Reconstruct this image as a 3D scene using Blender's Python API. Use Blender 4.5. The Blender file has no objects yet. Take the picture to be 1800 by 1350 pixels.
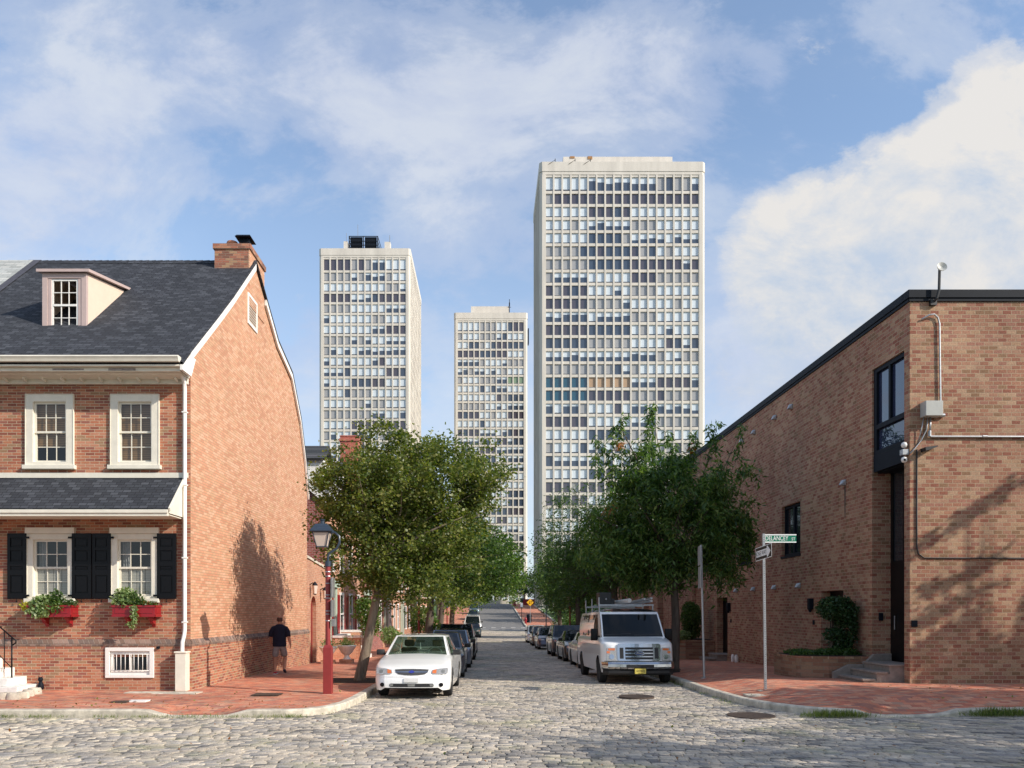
import bpy, bmesh, math, random
import numpy as np
from mathutils import Vector, Matrix, Euler
S = bpy.context.scene
COL = S.collection
rnd = random.Random(7)
R = math.radians
# ------------------------------------------------------------------ camera
F = 1400.0; PX, PY, CAMZ = 857.0, 1072.0, 2.0        # focal (1800 px frame), vanishing point, eye height
cd = bpy.data.cameras.new("camera"); cam = bpy.data.objects.new("camera", cd); COL.objects.link(cam)
cam.location = (0, 0, CAMZ); cam.rotation_euler = (R(90), 0, 0)
cd.sensor_width = 36; cd.lens = 28; cd.shift_x = (900-PX)/1800; cd.shift_y = (PY-675)/1800
cd.clip_start = .1; cd.clip_end = 3000
S.camera = cam
# ------------------------------------------------------------------ world
SUN = Vector((.7646, -.4066, .5)).normalized()
w = bpy.data.worlds.new("World"); S.world = w; w.use_nodes = True
nt = w.node_tree; nt.nodes.clear()
def N(nt, t, **kw):
    n = nt.nodes.new(t)
    for k, v in kw.items():
        if k.startswith('i_'):
            n.inputs[k[2:].replace('_', ' ')].default_value = v
        else: setattr(n, k, v)
    return n
def mth(nt, op, a, b=None, c=None, clamp=False):
    n = nt.nodes.new('ShaderNodeMath'); n.operation = op; n.use_clamp = clamp
    for i, v in enumerate((a, b, c)):
        if v is None: continue
        if isinstance(v, (int, float)): n.inputs[i].default_value = v
        else: nt.links.new(v, n.inputs[i])
    return n.outputs[0]
def mixc(nt, f, a, b, mode='MIX'):
    n = nt.nodes.new('ShaderNodeMix'); n.data_type = 'RGBA'; n.blend_type = mode
    for k, v in ((0, f), (6, a), (7, b)):
        if isinstance(v, (int, float)): n.inputs[k].default_value = v
        elif isinstance(v, tuple): n.inputs[k].default_value = v if len(v) == 4 else (*v, 1)
        else: nt.links.new(v, n.inputs[k])
    return n.outputs[2]
def ramp(nt, f, stops, interp='LINEAR'):
    n = nt.nodes.new('ShaderNodeValToRGB'); n.color_ramp.interpolation = interp
    e = n.color_ramp.elements
    while len(e) < len(stops): e.new(.5)
    for i, (p, c) in enumerate(stops):
        e[i].position = p; e[i].color = (*c, 1) if isinstance(c, tuple) else (c, c, c, 1)
    nt.links.new(f, n.inputs[0]); return n.outputs[0]
def sky_world():
    L = nt.links
    sky = N(nt, 'ShaderNodeTexSky', sky_type='NISHITA', sun_disc=False, sun_elevation=R(30), sun_rotation=math.atan2(SUN.x, SUN.y),
            altitude=50, air_density=1.0, dust_density=.6, ozone_density=1.6)
    tc = N(nt, 'ShaderNodeTexCoord'); sp = N(nt, 'ShaderNodeSeparateXYZ'); L.new(tc.outputs['Generated'], sp.inputs[0])
    x, y, z = sp.outputs
    ya = mth(nt, 'MAXIMUM', mth(nt, 'ABSOLUTE', y), .12)
    u = mth(nt, 'DIVIDE', x, ya); v = mth(nt, 'DIVIDE', mth(nt, 'MAXIMUM', z, 0), ya)
    cmb = N(nt, 'ShaderNodeCombineXYZ'); L.new(u, cmb.inputs[0]); L.new(mth(nt, 'MULTIPLY', v, 1.5), cmb.inputs[1]); L.new(mth(nt, 'MULTIPLY', y, .5), cmb.inputs[2])
    def noise(sc, det, rough, dist, off):
        m = N(nt, 'ShaderNodeMapping'); L.new(cmb.outputs[0], m.inputs[0]); m.inputs['Location'].default_value = off
        m.inputs['Rotation'].default_value = (0, 0, -.35)
        n = N(nt, 'ShaderNodeTexNoise', i_Scale=sc, i_Detail=det, i_Roughness=rough, i_Distortion=dist); L.new(m.outputs[0], n.inputs[0]); return n.outputs[0]
    n1 = noise(3.6, 12, .62, .35, (3.1, 1.7, 0)); n2 = noise(11, 12, .68, .2, (0.3, 5.2, 1)); n3 = noise(4.2, 12, .62, .2, (8, 2, 3))
    def blob(px, py, rx, ry, amp):
        a = mth(nt, 'DIVIDE', mth(nt, 'SUBTRACT', u, (px-PX)/F), rx/F); b = mth(nt, 'DIVIDE', mth(nt, 'SUBTRACT', v, (PY-py)/F), ry/F)
        d = mth(nt, 'ADD', mth(nt, 'MULTIPLY', a, a), mth(nt, 'MULTIPLY', b, b))
        return mth(nt, 'MULTIPLY', mth(nt, 'SUBTRACT', 1, d, clamp=True), amp)
    def total(bl):
        t = None
        for b in bl:
            o = blob(*b); t = o if t is None else mth(nt, 'ADD', t, o)
        return t
    # thin grey-lavender veil of cloud
    thin = total([(60, 300, 330, 230, .5), (620, 120, 420, 170, .40), (820, 250, 300, 150, .40), (1130, 130, 260, 160, .45), (250, 120, 250, 130, .25),
                  (1380, 160, 60, 160, .15), (560, 620, 160, 140, .35), (840, 420, 200, 90, .25), (1420, 620, 260, 260, .75), (80, 20, 260, 60, .2), (500, 480, 120, 90, -.15),
                  (280, 430, 170, 110, -.3), (1480, 150, 130, 110, -.28), (1340, 30, 180, 60, -.15), (620, 370, 130, 60, -.2), (930, 40, 120, 50, -.1)])
    f1 = mth(nt, 'ADD', mth(nt, 'MULTIPLY', mth(nt, 'SUBTRACT', n1, .5), 2.1), mth(nt, 'MULTIPLY', mth(nt, 'SUBTRACT', n2, .5), .9))
    f1 = mth(nt, 'ADD', mth(nt, 'ADD', f1, thin), .22, clamp=True)
    m1 = ramp(nt, f1, [(.05, .10), (.4, .55), (.85, .98)], 'EASE')
    # the dense bright cumulus at the right
    big = total([(1640, 420, 330, 230, 1.5), (1790, 210, 190, 170, 1.3), (1700, 320, 180, 150, .7), (1400, 470, 170, 170, .8), (1500, 640, 340, 190, .8), (1330, 420, 90, 120, .5)])
    f2 = mth(nt, 'ADD', big, mth(nt, 'ADD', mth(nt, 'MULTIPLY', mth(nt, 'SUBTRACT', n3, .5), 1.5), mth(nt, 'MULTIPLY', mth(nt, 'SUBTRACT', n2, .5), 1.3)))
    m2 = ramp(nt, f2, [(.26, 0.), (.58, .55), (.95, 1.)], 'EASE')
    hz = ramp(nt, v, [(0., .75), (.25, .35), (.6, 0.)])
    skyc = mixc(nt, 1., sky.outputs[0], SKYTINT, 'MULTIPLY')
    c = mixc(nt, hz, skyc, CLOUD0)
    c = mixc(nt, mth(nt, 'MULTIPLY', m1, .82), c, mixc(nt, ramp(nt, n1, [(.4, 0.), (.65, 1.)]), CLOUD1, CLOUD1B))
    n4 = noise(5.5, 12, .62, .5, (5, 7, 2)); c = mixc(nt, m2, c, mixc(nt, ramp(nt, mth(nt, 'ADD', mth(nt, 'ADD', mth(nt, 'MULTIPLY', mth(nt, 'SUBTRACT', n4, .5), 1.3), mth(nt, 'MULTIPLY', mth(nt, 'SUBTRACT', n2, .5), .8)), v), [(.22, 0.), (.62, 1.)]), CLOUD2, CLOUD2B))
    bg = N(nt, 'ShaderNodeBackground'); bg.inputs[1].default_value = .09; L.new(c, bg.inputs[0])
    out = N(nt, 'ShaderNodeOutputWorld'); L.new(bg.outputs[0], out.inputs[0])
SKYTINT = (2.45, 2.45, 2.4)
CLOUD0 = (5.6, 6.6, 8.2); CLOUD1 = (5.6, 6.3, 8.3); CLOUD1B = (7.8, 8.2, 9.0); CLOUD2 = (5.6, 6.6, 8.1); CLOUD2B = (8.6, 8.4, 8.2)
sky_world()
sl = bpy.data.lights.new("sun", 'SUN'); sl.energy = 4.9; sl.angle = R(.55); sl.color = (1, .925, .82)
so = bpy.data.objects.new("sun", sl); COL.objects.link(so); so.rotation_euler = SUN.to_track_quat('Z', 'Y').to_euler()
S.view_settings.view_transform = 'Standard'; S.view_settings.look = 'None'; S.view_settings.gamma = 1; S.view_settings.exposure = 0.08
S.render.engine = 'CYCLES'
# ------------------------------------------------------------------ object helpers
def tag(o, label=None, cat=None, group=None, kind=None):
    if label: o['label'] = label
    if cat: o['category'] = cat
    if group: o['group'] = group
    if kind: o['kind'] = kind
    return o
def thing(name, label, cat, loc=(0, 0, 0), rz=0, group=None):
    o = bpy.data.objects.new(name, None); COL.objects.link(o); o.location = loc; o.rotation_euler = (0, 0, rz)
    o.empty_display_size = .1
    return tag(o, label, cat, group)
def root_of(o):
    while o.parent: o = o.parent
    return o
class MB:
    def __init__(s): s.v = []; s.f = []; s.m = []
    def add(s, vs, fs, m=0):
        b = len(s.v); s.v += [tuple(p) for p in vs]; s.f += [tuple(b+i for i in f) for f in fs]; s.m += [m]*len(fs); return s
    def box(s, x0, x1, y0, y1, z0, z1, m=0):
        return s.add([(x0,y0,z0),(x1,y0,z0),(x1,y1,z0),(x0,y1,z0),(x0,y0,z1),(x1,y0,z1),(x1,y1,z1),(x0,y1,z1)],
              [(0,3,2,1),(4,5,6,7),(0,1,5,4),(1,2,6,5),(2,3,7,6),(3,0,4,7)], m)
    def rbox(s, c, size, M=None, m=0):
        hx, hy, hz = size[0]/2, size[1]/2, size[2]/2
        M = M or Matrix(); c = Vector(c)
        vs = [c + M @ Vector((a*hx, b*hy, d*hz)) for d in (-1, 1) for a, b in ((-1,-1),(1,-1),(1,1),(-1,1))]
        return s.add(vs, [(0,3,2,1),(4,5,6,7),(0,1,5,4),(1,2,6,5),(2,3,7,6),(3,0,4,7)], m)
    def quad(s, a, b, c, d, m=0): return s.add([a,b,c,d], [(0,1,2,3)], m)
    def prism(s, pts, axis, a0, a1, m=0):
        """pts 2-D outline; axis 0: (y,z) extruded in x, 1: (x,z) in y, 2: (x,y) in z"""
        def P(p, a): return (a, p[0], p[1]) if axis == 0 else ((p[0], a, p[1]) if axis == 1 else (p[0], p[1], a))
        n = len(pts); vs = [P(p, a0) for p in pts]+[P(p, a1) for p in pts]
        fs = [tuple(range(n)), tuple(range(2*n-1, n-1, -1))]+[(i, i+n, (i+1) % n+n, (i+1) % n) for i in range(n)]
        return s.add(vs, fs, m)
    def tube(s, pts, r, n=8, m=0, cap=True):
        pts = [Vector(p) for p in pts]; rs = r if isinstance(r, (list, tuple)) else [r]*len(pts)
        b = len(s.v); up = None
        for i, p in enumerate(pts):
            d = (pts[min(i+1, len(pts)-1)]-pts[max(i-1, 0)]).normalized()
            if up is None: up = d.orthogonal().normalized()
            up = (up-d*up.dot(d)); up = up.normalized() if up.length > 1e-6 else d.orthogonal().normalized()
            q = d.cross(up)
            for k in range(n):
                a = 2*math.pi*k/n; s.v.append(tuple(p+(up*math.cos(a)+q*math.sin(a))*rs[i]))
        for i in range(len(pts)-1):
            for k in range(n):
                s.f.append((b+i*n+k, b+i*n+(k+1) % n, b+(i+1)*n+(k+1) % n, b+(i+1)*n+k)); s.m.append(m)
        if cap:
            s.f.append(tuple(b+k for k in range(n))[::-1]); s.m.append(m)
            s.f.append(tuple(b+(len(pts)-1)*n+k for k in range(n))); s.m.append(m)
        return s
    def lathe(s, c, prof, n=16, m=0, M=None):
        """prof: (radius, z)"""
        c = Vector(c); b = len(s.v); M = M or Matrix()
        for r, z in prof:
            for k in range(n):
                a = 2*math.pi*k/n; s.v.append(tuple(c+M @ Vector((r*math.cos(a), r*math.sin(a), z))))
        for i in range(len(prof)-1):
            for k in range(n):
                s.f.append((b+i*n+k, b+i*n+(k+1) % n, b+(i+1)*n+(k+1) % n, b+(i+1)*n+k)); s.m.append(m)
        s.f.append(tuple(b+k for k in range(n))[::-1]); s.m.append(m)
        s.f.append(tuple(b+(len(prof)-1)*n+k for k in range(n))); s.m.append(m)
        return s
    def grid(s, fn, nu, nv, m=0, flip=False):
        b = len(s.v)
        for j in range(nv+1):
            for i in range(nu+1): s.v.append(tuple(fn(i/nu, j/nv)))
        for j in range(nv):
            for i in range(nu):
                q = (b+j*(nu+1)+i, b+j*(nu+1)+i+1, b+(j+1)*(nu+1)+i+1, b+(j+1)*(nu+1)+i)
                s.f.append(q[::-1] if flip else q); s.m.append(m)
        return s
    def build(s, name, mats, parent=None, world=True, smooth=False, bevel=0, label=None, fix=True):
        me = bpy.data.meshes.new(name)
        off = Vector((0, 0, 0))
        if parent is not None and world: off = root_of(parent).location
        me.from_pydata([(x-off.x, y-off.y, z-off.z) for x, y, z in s.v], [], s.f)
        if not isinstance(mats, (list, tuple)): mats = [mats]
        for q in mats: me.materials.append(q)
        if len(mats) > 1: me.polygons.foreach_set('material_index', s.m)
        if fix:
            bm = bmesh.new(); bm.from_mesh(me); bmesh.ops.recalc_face_normals(bm, faces=bm.faces); bm.to_mesh(me); bm.free()
        if smooth:
            me.polygons.foreach_set('use_smooth', [True]*len(me.polygons))
            if smooth == 'auto': me.set_sharp_from_angle(angle=R(38))
        me.update()
        o = bpy.data.objects.new(name, me); COL.objects.link(o)
        if parent is not None: o.parent = parent
        if bevel:
            b = o.modifiers.new('bevel', 'BEVEL'); b.width = bevel; b.segments = 2; b.limit_method = 'ANGLE'; b.angle_limit = R(40)
        if label: o['label'] = label
        return o
def copy_tree(o, parent=None, loc=None):
    c = o.copy(); COL.objects.link(c); c.parent = parent
    if loc is not None: c.location = loc
    for ch in list(o.children): copy_tree(ch, c)
    return c
def text_mesh(name, body, size, mat, parent, M, extrude=.001, align='CENTER', xs=1.0, shear=0, world=True):
    cu = bpy.data.curves.new(name+'_curve', 'FONT'); cu.body = body; cu.size = size; cu.extrude = extrude; cu.align_x = align; cu.align_y = 'CENTER'; cu.shear = shear
    to = bpy.data.objects.new(name+'_tmp', cu); COL.objects.link(to)
    bpy.context.view_layer.update()
    me = bpy.data.meshes.new_from_object(to.evaluated_get(bpy.context.evaluated_depsgraph_get()))
    bpy.data.objects.remove(to); bpy.data.curves.remove(cu)
    me.transform(Matrix.Diagonal((xs, 1, 1, 1))); me.transform(Matrix.Translation(-root_of(parent).location) @ M if world else M); me.name = name
    me.materials.clear(); me.materials.append(mat)
    o = bpy.data.objects.new(name, me); COL.objects.link(o); o.parent = parent
    return o
# ------------------------------------------------------------------ materials
def newmat(name):
    m = bpy.data.materials.new(name); m.use_nodes = True; t = m.node_tree
    return m, t, t.nodes['Principled BSDF']
def c4(c): return (*c, 1)
MC = {}
def simple(name, col, rough=.6, metal=0, var=.12, scale=6, bump=0, coat=0, spec=.5, bscale=None, streak=False):
    if name in MC: return MC[name]
    m, t, b = newmat(name); L = t.links
    b.inputs['Roughness'].default_value = rough; b.inputs['Metallic'].default_value = metal
    b.inputs['Coat Weight'].default_value = coat; b.inputs['Coat Roughness'].default_value = .05; b.inputs['Specular IOR Level'].default_value = spec
    tc = N(t, 'ShaderNodeTexCoord'); g = N(t, 'ShaderNodeNewGeometry')
    mp = N(t, 'ShaderNodeMapping'); L.new(g.outputs['Position'], mp.inputs[0])
    if streak: mp.inputs['Scale'].default_value = (1, 1, .15)
    n = N(t, 'ShaderNodeTexNoise', i_Scale=scale, i_Detail=6, i_Roughness=.65); L.new(mp.outputs[0], n.inputs[0])
    if var > 0:
        f = ramp(t, n.outputs[0], [(.3, 0.), (.7, 1.)])
        lo = tuple(max(0, x*(1-var)) for x in col); hi = tuple(min(1, x*(1+var)) for x in col)
        L.new(mixc(t, f, c4(lo), c4(hi)), b.inputs['Base Color'])
    else: b.inputs['Base Color'].default_value = c4(col)
    if bump:
        n2 = N(t, 'ShaderNodeTexNoise', i_Scale=bscale or scale*6, i_Detail=5, i_Roughness=.7); L.new(g.outputs['Position'], n2.inputs[0])
        bp = N(t, 'ShaderNodeBump'); bp.inputs['Strength'].default_value = bump; bp.inputs['Distance'].default_value = .02
        L.new(n2.outputs[0], bp.inputs['Height']); L.new(bp.outputs[0], b.inputs['Normal'])
    MC[name] = m; return m
def brickmat(name, cols, mortar, bw=.21, bh=.0677, ms=.01, mode='wall', stain=.25, warp=0, dirt=(.05,.04,.03), bump=.6, rough=.85, off=.5, mvar=.12, big=.2):
    """courses of brick laid in real size; every brick takes its own tone from cols"""
    m, t, b = newmat(name); L = t.links
    g = N(t, 'ShaderNodeNewGeometry'); sp = N(t, 'ShaderNodeSeparateXYZ'); L.new(g.outputs['Position'], sp.inputs[0])
    x, y, z = sp.outputs
    if mode == 'wall': u, v = mth(t, 'ADD', x, y), z
    elif mode == 'floor': u, v = x, y
    elif mode == 'floory': u, v = y, x
    elif mode == 'roofx': u, v = x, mth(t, 'MULTIPLY', z, 1.5)
    elif mode == 'roofy': u, v = y, mth(t, 'MULTIPLY', z, 1.4)
    wn = N(t, 'ShaderNodeTexNoise', i_Scale=1.3, i_Detail=3); L.new(g.outputs['Position'], wn.inputs[0])
    wn2 = N(t, 'ShaderNodeTexNoise', i_Scale=45, i_Detail=3); L.new(g.outputs['Position'], wn2.inputs[0])
    if warp:
        v = mth(t, 'ADD', v, mth(t, 'MULTIPLY', mth(t, 'SUBTRACT', wn.outputs[0], .5), warp)); u = mth(t, 'ADD', u, mth(t, 'MULTIPLY', mth(t, 'SUBTRACT', wn2.outputs[0], .5), warp*.15))
    v = mth(t, 'ADD', v, mth(t, 'MULTIPLY', mth(t, 'SUBTRACT', wn2.outputs[0], .5), .006))
    c = N(t, 'ShaderNodeCombineXYZ'); L.new(u, c.inputs[0]); L.new(v, c.inputs[1])
    bt = N(t, 'ShaderNodeTexBrick', i_Scale=1.0, i_Brick_Width=bw, i_Row_Height=bh, i_Mortar_Size=ms*.5, i_Mortar_Smooth=.25, i_Bias=0.0)
    bt.offset = off; bt.inputs['Color1'].default_value = (0, 0, 0, 1); bt.inputs['Color2'].default_value = (1, 1, 1, 1); bt.inputs['Mortar'].default_value = (.5, .5, .5, 1)
    L.new(c.outputs[0], bt.inputs[0])
    n = len(cols); tone = ramp(t, bt.outputs['Color'], [((i+.0)/n, cc) for i, cc in enumerate(cols)], 'CONSTANT')
    nf = N(t, 'ShaderNodeTexNoise', i_Scale=30, i_Detail=6, i_Roughness=.7); L.new(g.outputs['Position'], nf.inputs[0])
    tone = mixc(t, mvar*2.2, tone, mixc(t, 1., tone, ramp(t, nf.outputs[0], [(.3, .45), (.7, 1.5)]), 'MULTIPLY'))
    mort = mixc(t, nf.outputs[0], c4(tuple(q*.75 for q in mortar)), c4(tuple(min(1, q*1.2) for q in mortar)))
    col = mixc(t, bt.outputs['Fac'], tone, mort)
    nb = N(t, 'ShaderNodeTexNoise', i_Scale=.55, i_Detail=8, i_Roughness=.62); L.new(g.outputs['Position'], nb.inputs[0])
    col = mixc(t, big, col, mixc(t, 1., col, ramp(t, nb.outputs[0], [(.3, .35), (.7, 1.6)]), 'MULTIPLY'))
    if stain:
        ns = N(t, 'ShaderNodeTexNoise', i_Scale=1.8, i_Detail=9, i_Roughness=.72); L.new(g.outputs['Position'], ns.inputs[0])
        col = mixc(t, mth(t, 'MULTIPLY', ramp(t, ns.outputs[0], [(.55, 0.), (.75, 1.)]), stain), col, c4(dirt))
    L.new(col, b.inputs['Base Color']); b.inputs['Roughness'].default_value = rough; b.inputs['Specular IOR Level'].default_value = .25
    h = mth(t, 'ADD', mth(t, 'MULTIPLY', mth(t, 'SUBTRACT', 1, bt.outputs['Fac']), 1.0), mth(t, 'MULTIPLY', nf.outputs[0], .35))
    bp = N(t, 'ShaderNodeBump'); bp.inputs['Strength'].default_value = bump; bp.inputs['Distance'].default_value = .012
    L.new(h, bp.inputs['Height']); L.new(bp.outputs[0], b.inputs['Normal'])
    return m
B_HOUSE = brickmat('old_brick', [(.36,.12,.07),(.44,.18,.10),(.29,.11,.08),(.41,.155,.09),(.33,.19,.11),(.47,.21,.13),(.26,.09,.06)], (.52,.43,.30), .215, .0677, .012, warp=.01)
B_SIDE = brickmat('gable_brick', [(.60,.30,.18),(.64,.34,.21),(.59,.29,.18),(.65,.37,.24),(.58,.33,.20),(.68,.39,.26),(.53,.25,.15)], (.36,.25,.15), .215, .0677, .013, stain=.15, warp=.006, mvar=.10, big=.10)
B_ROW = brickmat('row_brick', [(.50,.22,.13),(.56,.28,.17),(.45,.20,.12),(.53,.26,.16)], (.55,.46,.36), .21, .07, .011)
B_DARK = brickmat('dark_red_brick', [(.27,.07,.06),(.33,.09,.07),(.22,.06,.05),(.30,.10,.08)], (.52,.44,.40), .21, .075, .013)
B_MOD = brickmat('modern_brick', [(.30,.135,.085),(.35,.18,.115),(.26,.10,.065),(.33,.16,.10),(.38,.23,.14),(.31,.145,.10),(.36,.20,.13),(.25,.14,.08),(.40,.25,.16)], (.40,.30,.20), .212, .092, .016, stain=.25, dirt=(.10,.09,.05), mvar=.3, warp=.012, big=.34)
B_PAVE = brickmat('paving_brick', [(.58,.20,.12),(.63,.25,.145),(.50,.165,.105),(.62,.31,.20),(.40,.17,.125),(.60,.23,.14),(.46,.26,.18)], (.32,.20,.13), .21, .105, .007, mode='floor', stain=.45, warp=.05, dirt=(.14,.08,.06), bump=.5, big=.35)
ROOFM = brickmat('asphalt_shingle', [(.036,.039,.047),(.048,.052,.061),(.070,.075,.087),(.042,.045,.054),(.056,.060,.071),(.038,.041,.049)], (.012,.013,.016), .19, .105, .014, mode='roofx', stain=.1, bump=.7, rough=.95, off=.37)
ROOFG = brickmat('grey_shingle', [(.36,.37,.35),(.42,.43,.41),(.32,.33,.31),(.46,.46,.43)], (.22,.22,.21), .30, .14, .012, mode='roofx', stain=.1, rough=.95, off=.37)
ROOFY = brickmat('row_shingle', [(.045,.05,.055),(.07,.075,.08),(.10,.10,.11)], (.02,.02,.02), .30, .14, .012, mode='roofy', stain=.1, rough=.95, off=.37)
WHITE = simple('white_paint', (.82,.79,.74), .5, var=.05, scale=3, bump=.05)
CREAM = simple('cream_paint', (.74,.69,.58), .5, var=.08, scale=4, bump=.08)
MAUVE = simple('mauve_paint', (.50,.38,.35), .55, var=.06)
PEACH = simple('peach_stucco', (.72,.55,.43), .8, var=.04, bump=.1)
BLACKP = simple('black_gloss_paint', (.004,.004,.005), .4, var=0, spec=.25)
REDP = simple('red_paint', (.27,.006,.012), .4, var=.08, coat=.3)
LAMPRED = simple('lamp_red_paint', (.25,.03,.028), .45, var=.1, bump=.05)
DARKM = simple('dark_metal', (.007,.010,.016), .6, var=.2, spec=.15)
BLUEBLK = simple('lantern_metal', (.035,.05,.075), .38, metal=.1, var=.15)
STEEL = simple('galvanised_steel', (.42,.43,.44), .42, metal=.75, var=.15, scale=20)
GREYBOX = simple('grey_enamel', (.42,.42,.39), .45, var=.05)
CONC = simple('kerb_stone', (.56,.50,.40), .9, var=.38, scale=5, bump=.5, bscale=60)
BROWNST = simple('brown_stone_step', (.25,.21,.18), .9, var=.2, scale=8, bump=.4, bscale=60)
MARBLE = simple('worn_marble', (.78,.75,.70), .55, var=.18, scale=6, bump=.15)
TOWERC = simple('cast_concrete', (.62,.57,.495), .85, var=.14, scale=.5, streak=True, bump=0)
TOWERC2 = simple('roof_concrete', (.60,.57,.50), .9, var=.12, scale=.5)
MULCH = simple('mulch', (.035,.025,.018), 1, var=.6, scale=40, bump=1, bscale=90)
SOIL = simple('joint_soil', (.26,.235,.15), 1, var=.5, scale=3, bump=.8, bscale=60)
ASPH = simple('asphalt', (.17,.16,.15), .95, var=.2, scale=2, bump=.5, bscale=80)
EARTH = simple('ground_earth', (.10,.11,.05), 1, var=.4, scale=.6)
GRASSM = simple('lawn', (.07,.13,.03), 1, var=.4, scale=3, bump=.5)
PAINTW = simple('road_paint', (.62,.60,.56), .8, var=.2, scale=6)
IRON = simple('cast_iron', (.09,.065,.05), .6, metal=.4, var=.4, scale=30, bump=.6, bscale=70)
BARK = simple('bark', (.21,.165,.12), 1, var=.45, scale=9, bump=1, bscale=26, streak=True)
BARKD = simple('dark_bark', (.11,.085,.065), 1, var=.45, scale=9, bump=1, bscale=26, streak=True)
RUBBER = simple('rubber', (.014,.014,.014), .85, var=.2)
PLASTIC = simple('black_plastic', (.02,.02,.021), .55, var=.1)
CHROME = simple('chrome', (.52,.52,.53), .12, metal=1, var=0)
RIMM = simple('wheel_alloy', (.42,.43,.44), .3, metal=.9, var=.05)
TERRA = simple('terracotta', (.42,.17,.09), .8, var=.2, scale=10)
GREENP = simple('sage_paint', (.42,.52,.42), .5, var=.05)
WOODP = simple('red_door_paint', (.22,.02,.02), .4, var=.1)
def glass(name, col=(.02,.024,.03), rough=.04, spec=.9):
    m, t, b = newmat(name); b.inputs['Base Color'].default_value = c4(col); b.inputs['Roughness'].default_value = rough
    b.inputs['Specular IOR Level'].default_value = spec; b.inputs['IOR'].default_value = 1.52
    g = N(t, 'ShaderNodeNewGeometry'); n = N(t, 'ShaderNodeTexNoise', i_Scale=1.4, i_Detail=1); t.links.new(g.outputs['Position'], n.inputs[0])
    bp = N(t, 'ShaderNodeBump'); bp.inputs['Strength'].default_value = .06; bp.inputs['Distance'].default_value = .05
    t.links.new(n.outputs[0], bp.inputs['Height']); t.links.new(bp.outputs[0], b.inputs['Normal'])
    return m
GLASS = glass('dark_window_glass')
GLASSB = glass('tower_glass_blue', (.05,.068,.10), .08)
GLASSV = glass('tower_glass_violet', (.07,.06,.075), .1)
GLASST = glass('tower_glass_teal', (.02,.08,.12), .08)
CARGL = glass('car_glass', (.008,.012,.014), .03, .55)
def clearglass(name, tint, refl=1.0):
    m, t, b = newmat(name); L = t.links
    tr = N(t, 'ShaderNodeBsdfTransparent'); tr.inputs[0].default_value = c4(tint)
    gl = N(t, 'ShaderNodeBsdfGlossy'); gl.inputs['Roughness'].default_value = .02
    fr = N(t, 'ShaderNodeFresnel'); gq = N(t, 'ShaderNodeNewGeometry'); L.new(mth(t, 'SUBTRACT', 1.5, mth(t, 'MULTIPLY', gq.outputs['Backfacing'], .8333)), fr.inputs[0])
    mx = N(t, 'ShaderNodeMixShader'); L.new(mth(t, 'MULTIPLY', fr.outputs[0], refl, clamp=True), mx.inputs[0]); L.new(tr.outputs[0], mx.inputs[1]); L.new(gl.outputs[0], mx.inputs[2])
    L.new(mx.outputs[0], t.nodes['Material Output'].inputs[0]); return m
CLEARG = clearglass('tinted_windscreen', (.55,.68,.62), 1.3)
PANE = clearglass('house_pane', (.75,.76,.74), 1.6)
def blindmat(name, col, w=.05, mode='z', dark=.35):
    """slatted blind: one flat face, coloured darker between the slats"""
    m, t, b = newmat(name); L = t.links
    g = N(t, 'ShaderNodeNewGeometry'); sp = N(t, 'ShaderNodeSeparateXYZ'); L.new(g.outputs['Position'], sp.inputs[0])
    f = mth(t, 'FRACT', mth(t, 'DIVIDE', sp.outputs[2], w))
    L.new(mixc(t, ramp(t, f, [(0., 0.), (.25, 1.), (.8, 1.), (1., .2)]), c4(tuple(q*dark for q in col)), c4(col)), b.inputs['Base Color'])
    b.inputs['Roughness'].default_value = .5
    return m
WOODBL = blindmat('wooden_blind', (.34,.20,.085), .052)
SHUTIN = blindmat('white_louvre_shutter', (.62,.60,.55), .038, dark=.55)
BLW = simple('white_roller_blind', (.60,.66,.70), .35, var=.03, coat=.5)
BLG = simple('grey_curtain', (.33,.33,.33), .35, var=.1, coat=.5)
BLB = simple('bamboo_blind', (.40,.27,.17), .5, var=.1)
BLGR = simple('green_curtain', (.20,.28,.18), .4, var=.1, coat=.4)
INDARK = simple('dim_interior', (.02,.02,.022), .9, var=.3)
DRAPE = simple('pale_drape', (.45,.45,.45), .9, var=.2, scale=20)
LENS = simple('lamp_lens', (.40,.39,.37), .25, metal=.3, var=.35, scale=40, coat=.3)
AMBER = simple('amber_lens', (.65,.16,.03), .2, var=.1, coat=1)
FROST = simple('frosted_lamp_glass', (.62,.50,.42), .4, var=.08)
def carpaint(name, col, metal=.3, rough=.32):
    return simple(name, col, rough, metal, var=.04, scale=2, coat=1.0)
def leafmat(name, cols, trans=.42):
    m, t, b = newmat(name); L = t.links
    g = N(t, 'ShaderNodeNewGeometry')
    n = N(t, 'ShaderNodeTexNoise', i_Scale=.9, i_Detail=3); L.new(g.outputs['Position'], n.inputs[0])
    f = mth(t, 'ADD', mth(t, 'MULTIPLY', g.outputs['Random Per Island'], .6), mth(t, 'MULTIPLY', n.outputs[0], .5), clamp=True)
    k = len(cols)-1; c = ramp(t, f, [(.08+.84*i/k, cc) for i, cc in enumerate(cols)])
    L.new(c, b.inputs['Base Color']); b.inputs['Roughness'].default_value = .42; b.inputs['Specular IOR Level'].default_value = .45
    tl = N(t, 'ShaderNodeBsdfTranslucent'); L.new(mixc(t, 1., c, (1.3, 1.5, .5, 1), 'MULTIPLY'), tl.inputs[0])
    mx = N(t, 'ShaderNodeMixShader'); mx.inputs[0].default_value = trans; L.new(b.outputs[0], mx.inputs[1]); L.new(tl.outputs[0], mx.inputs[2])
    L.new(mx.outputs[0], t.nodes['Material Output'].inputs[0]); return m
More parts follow.
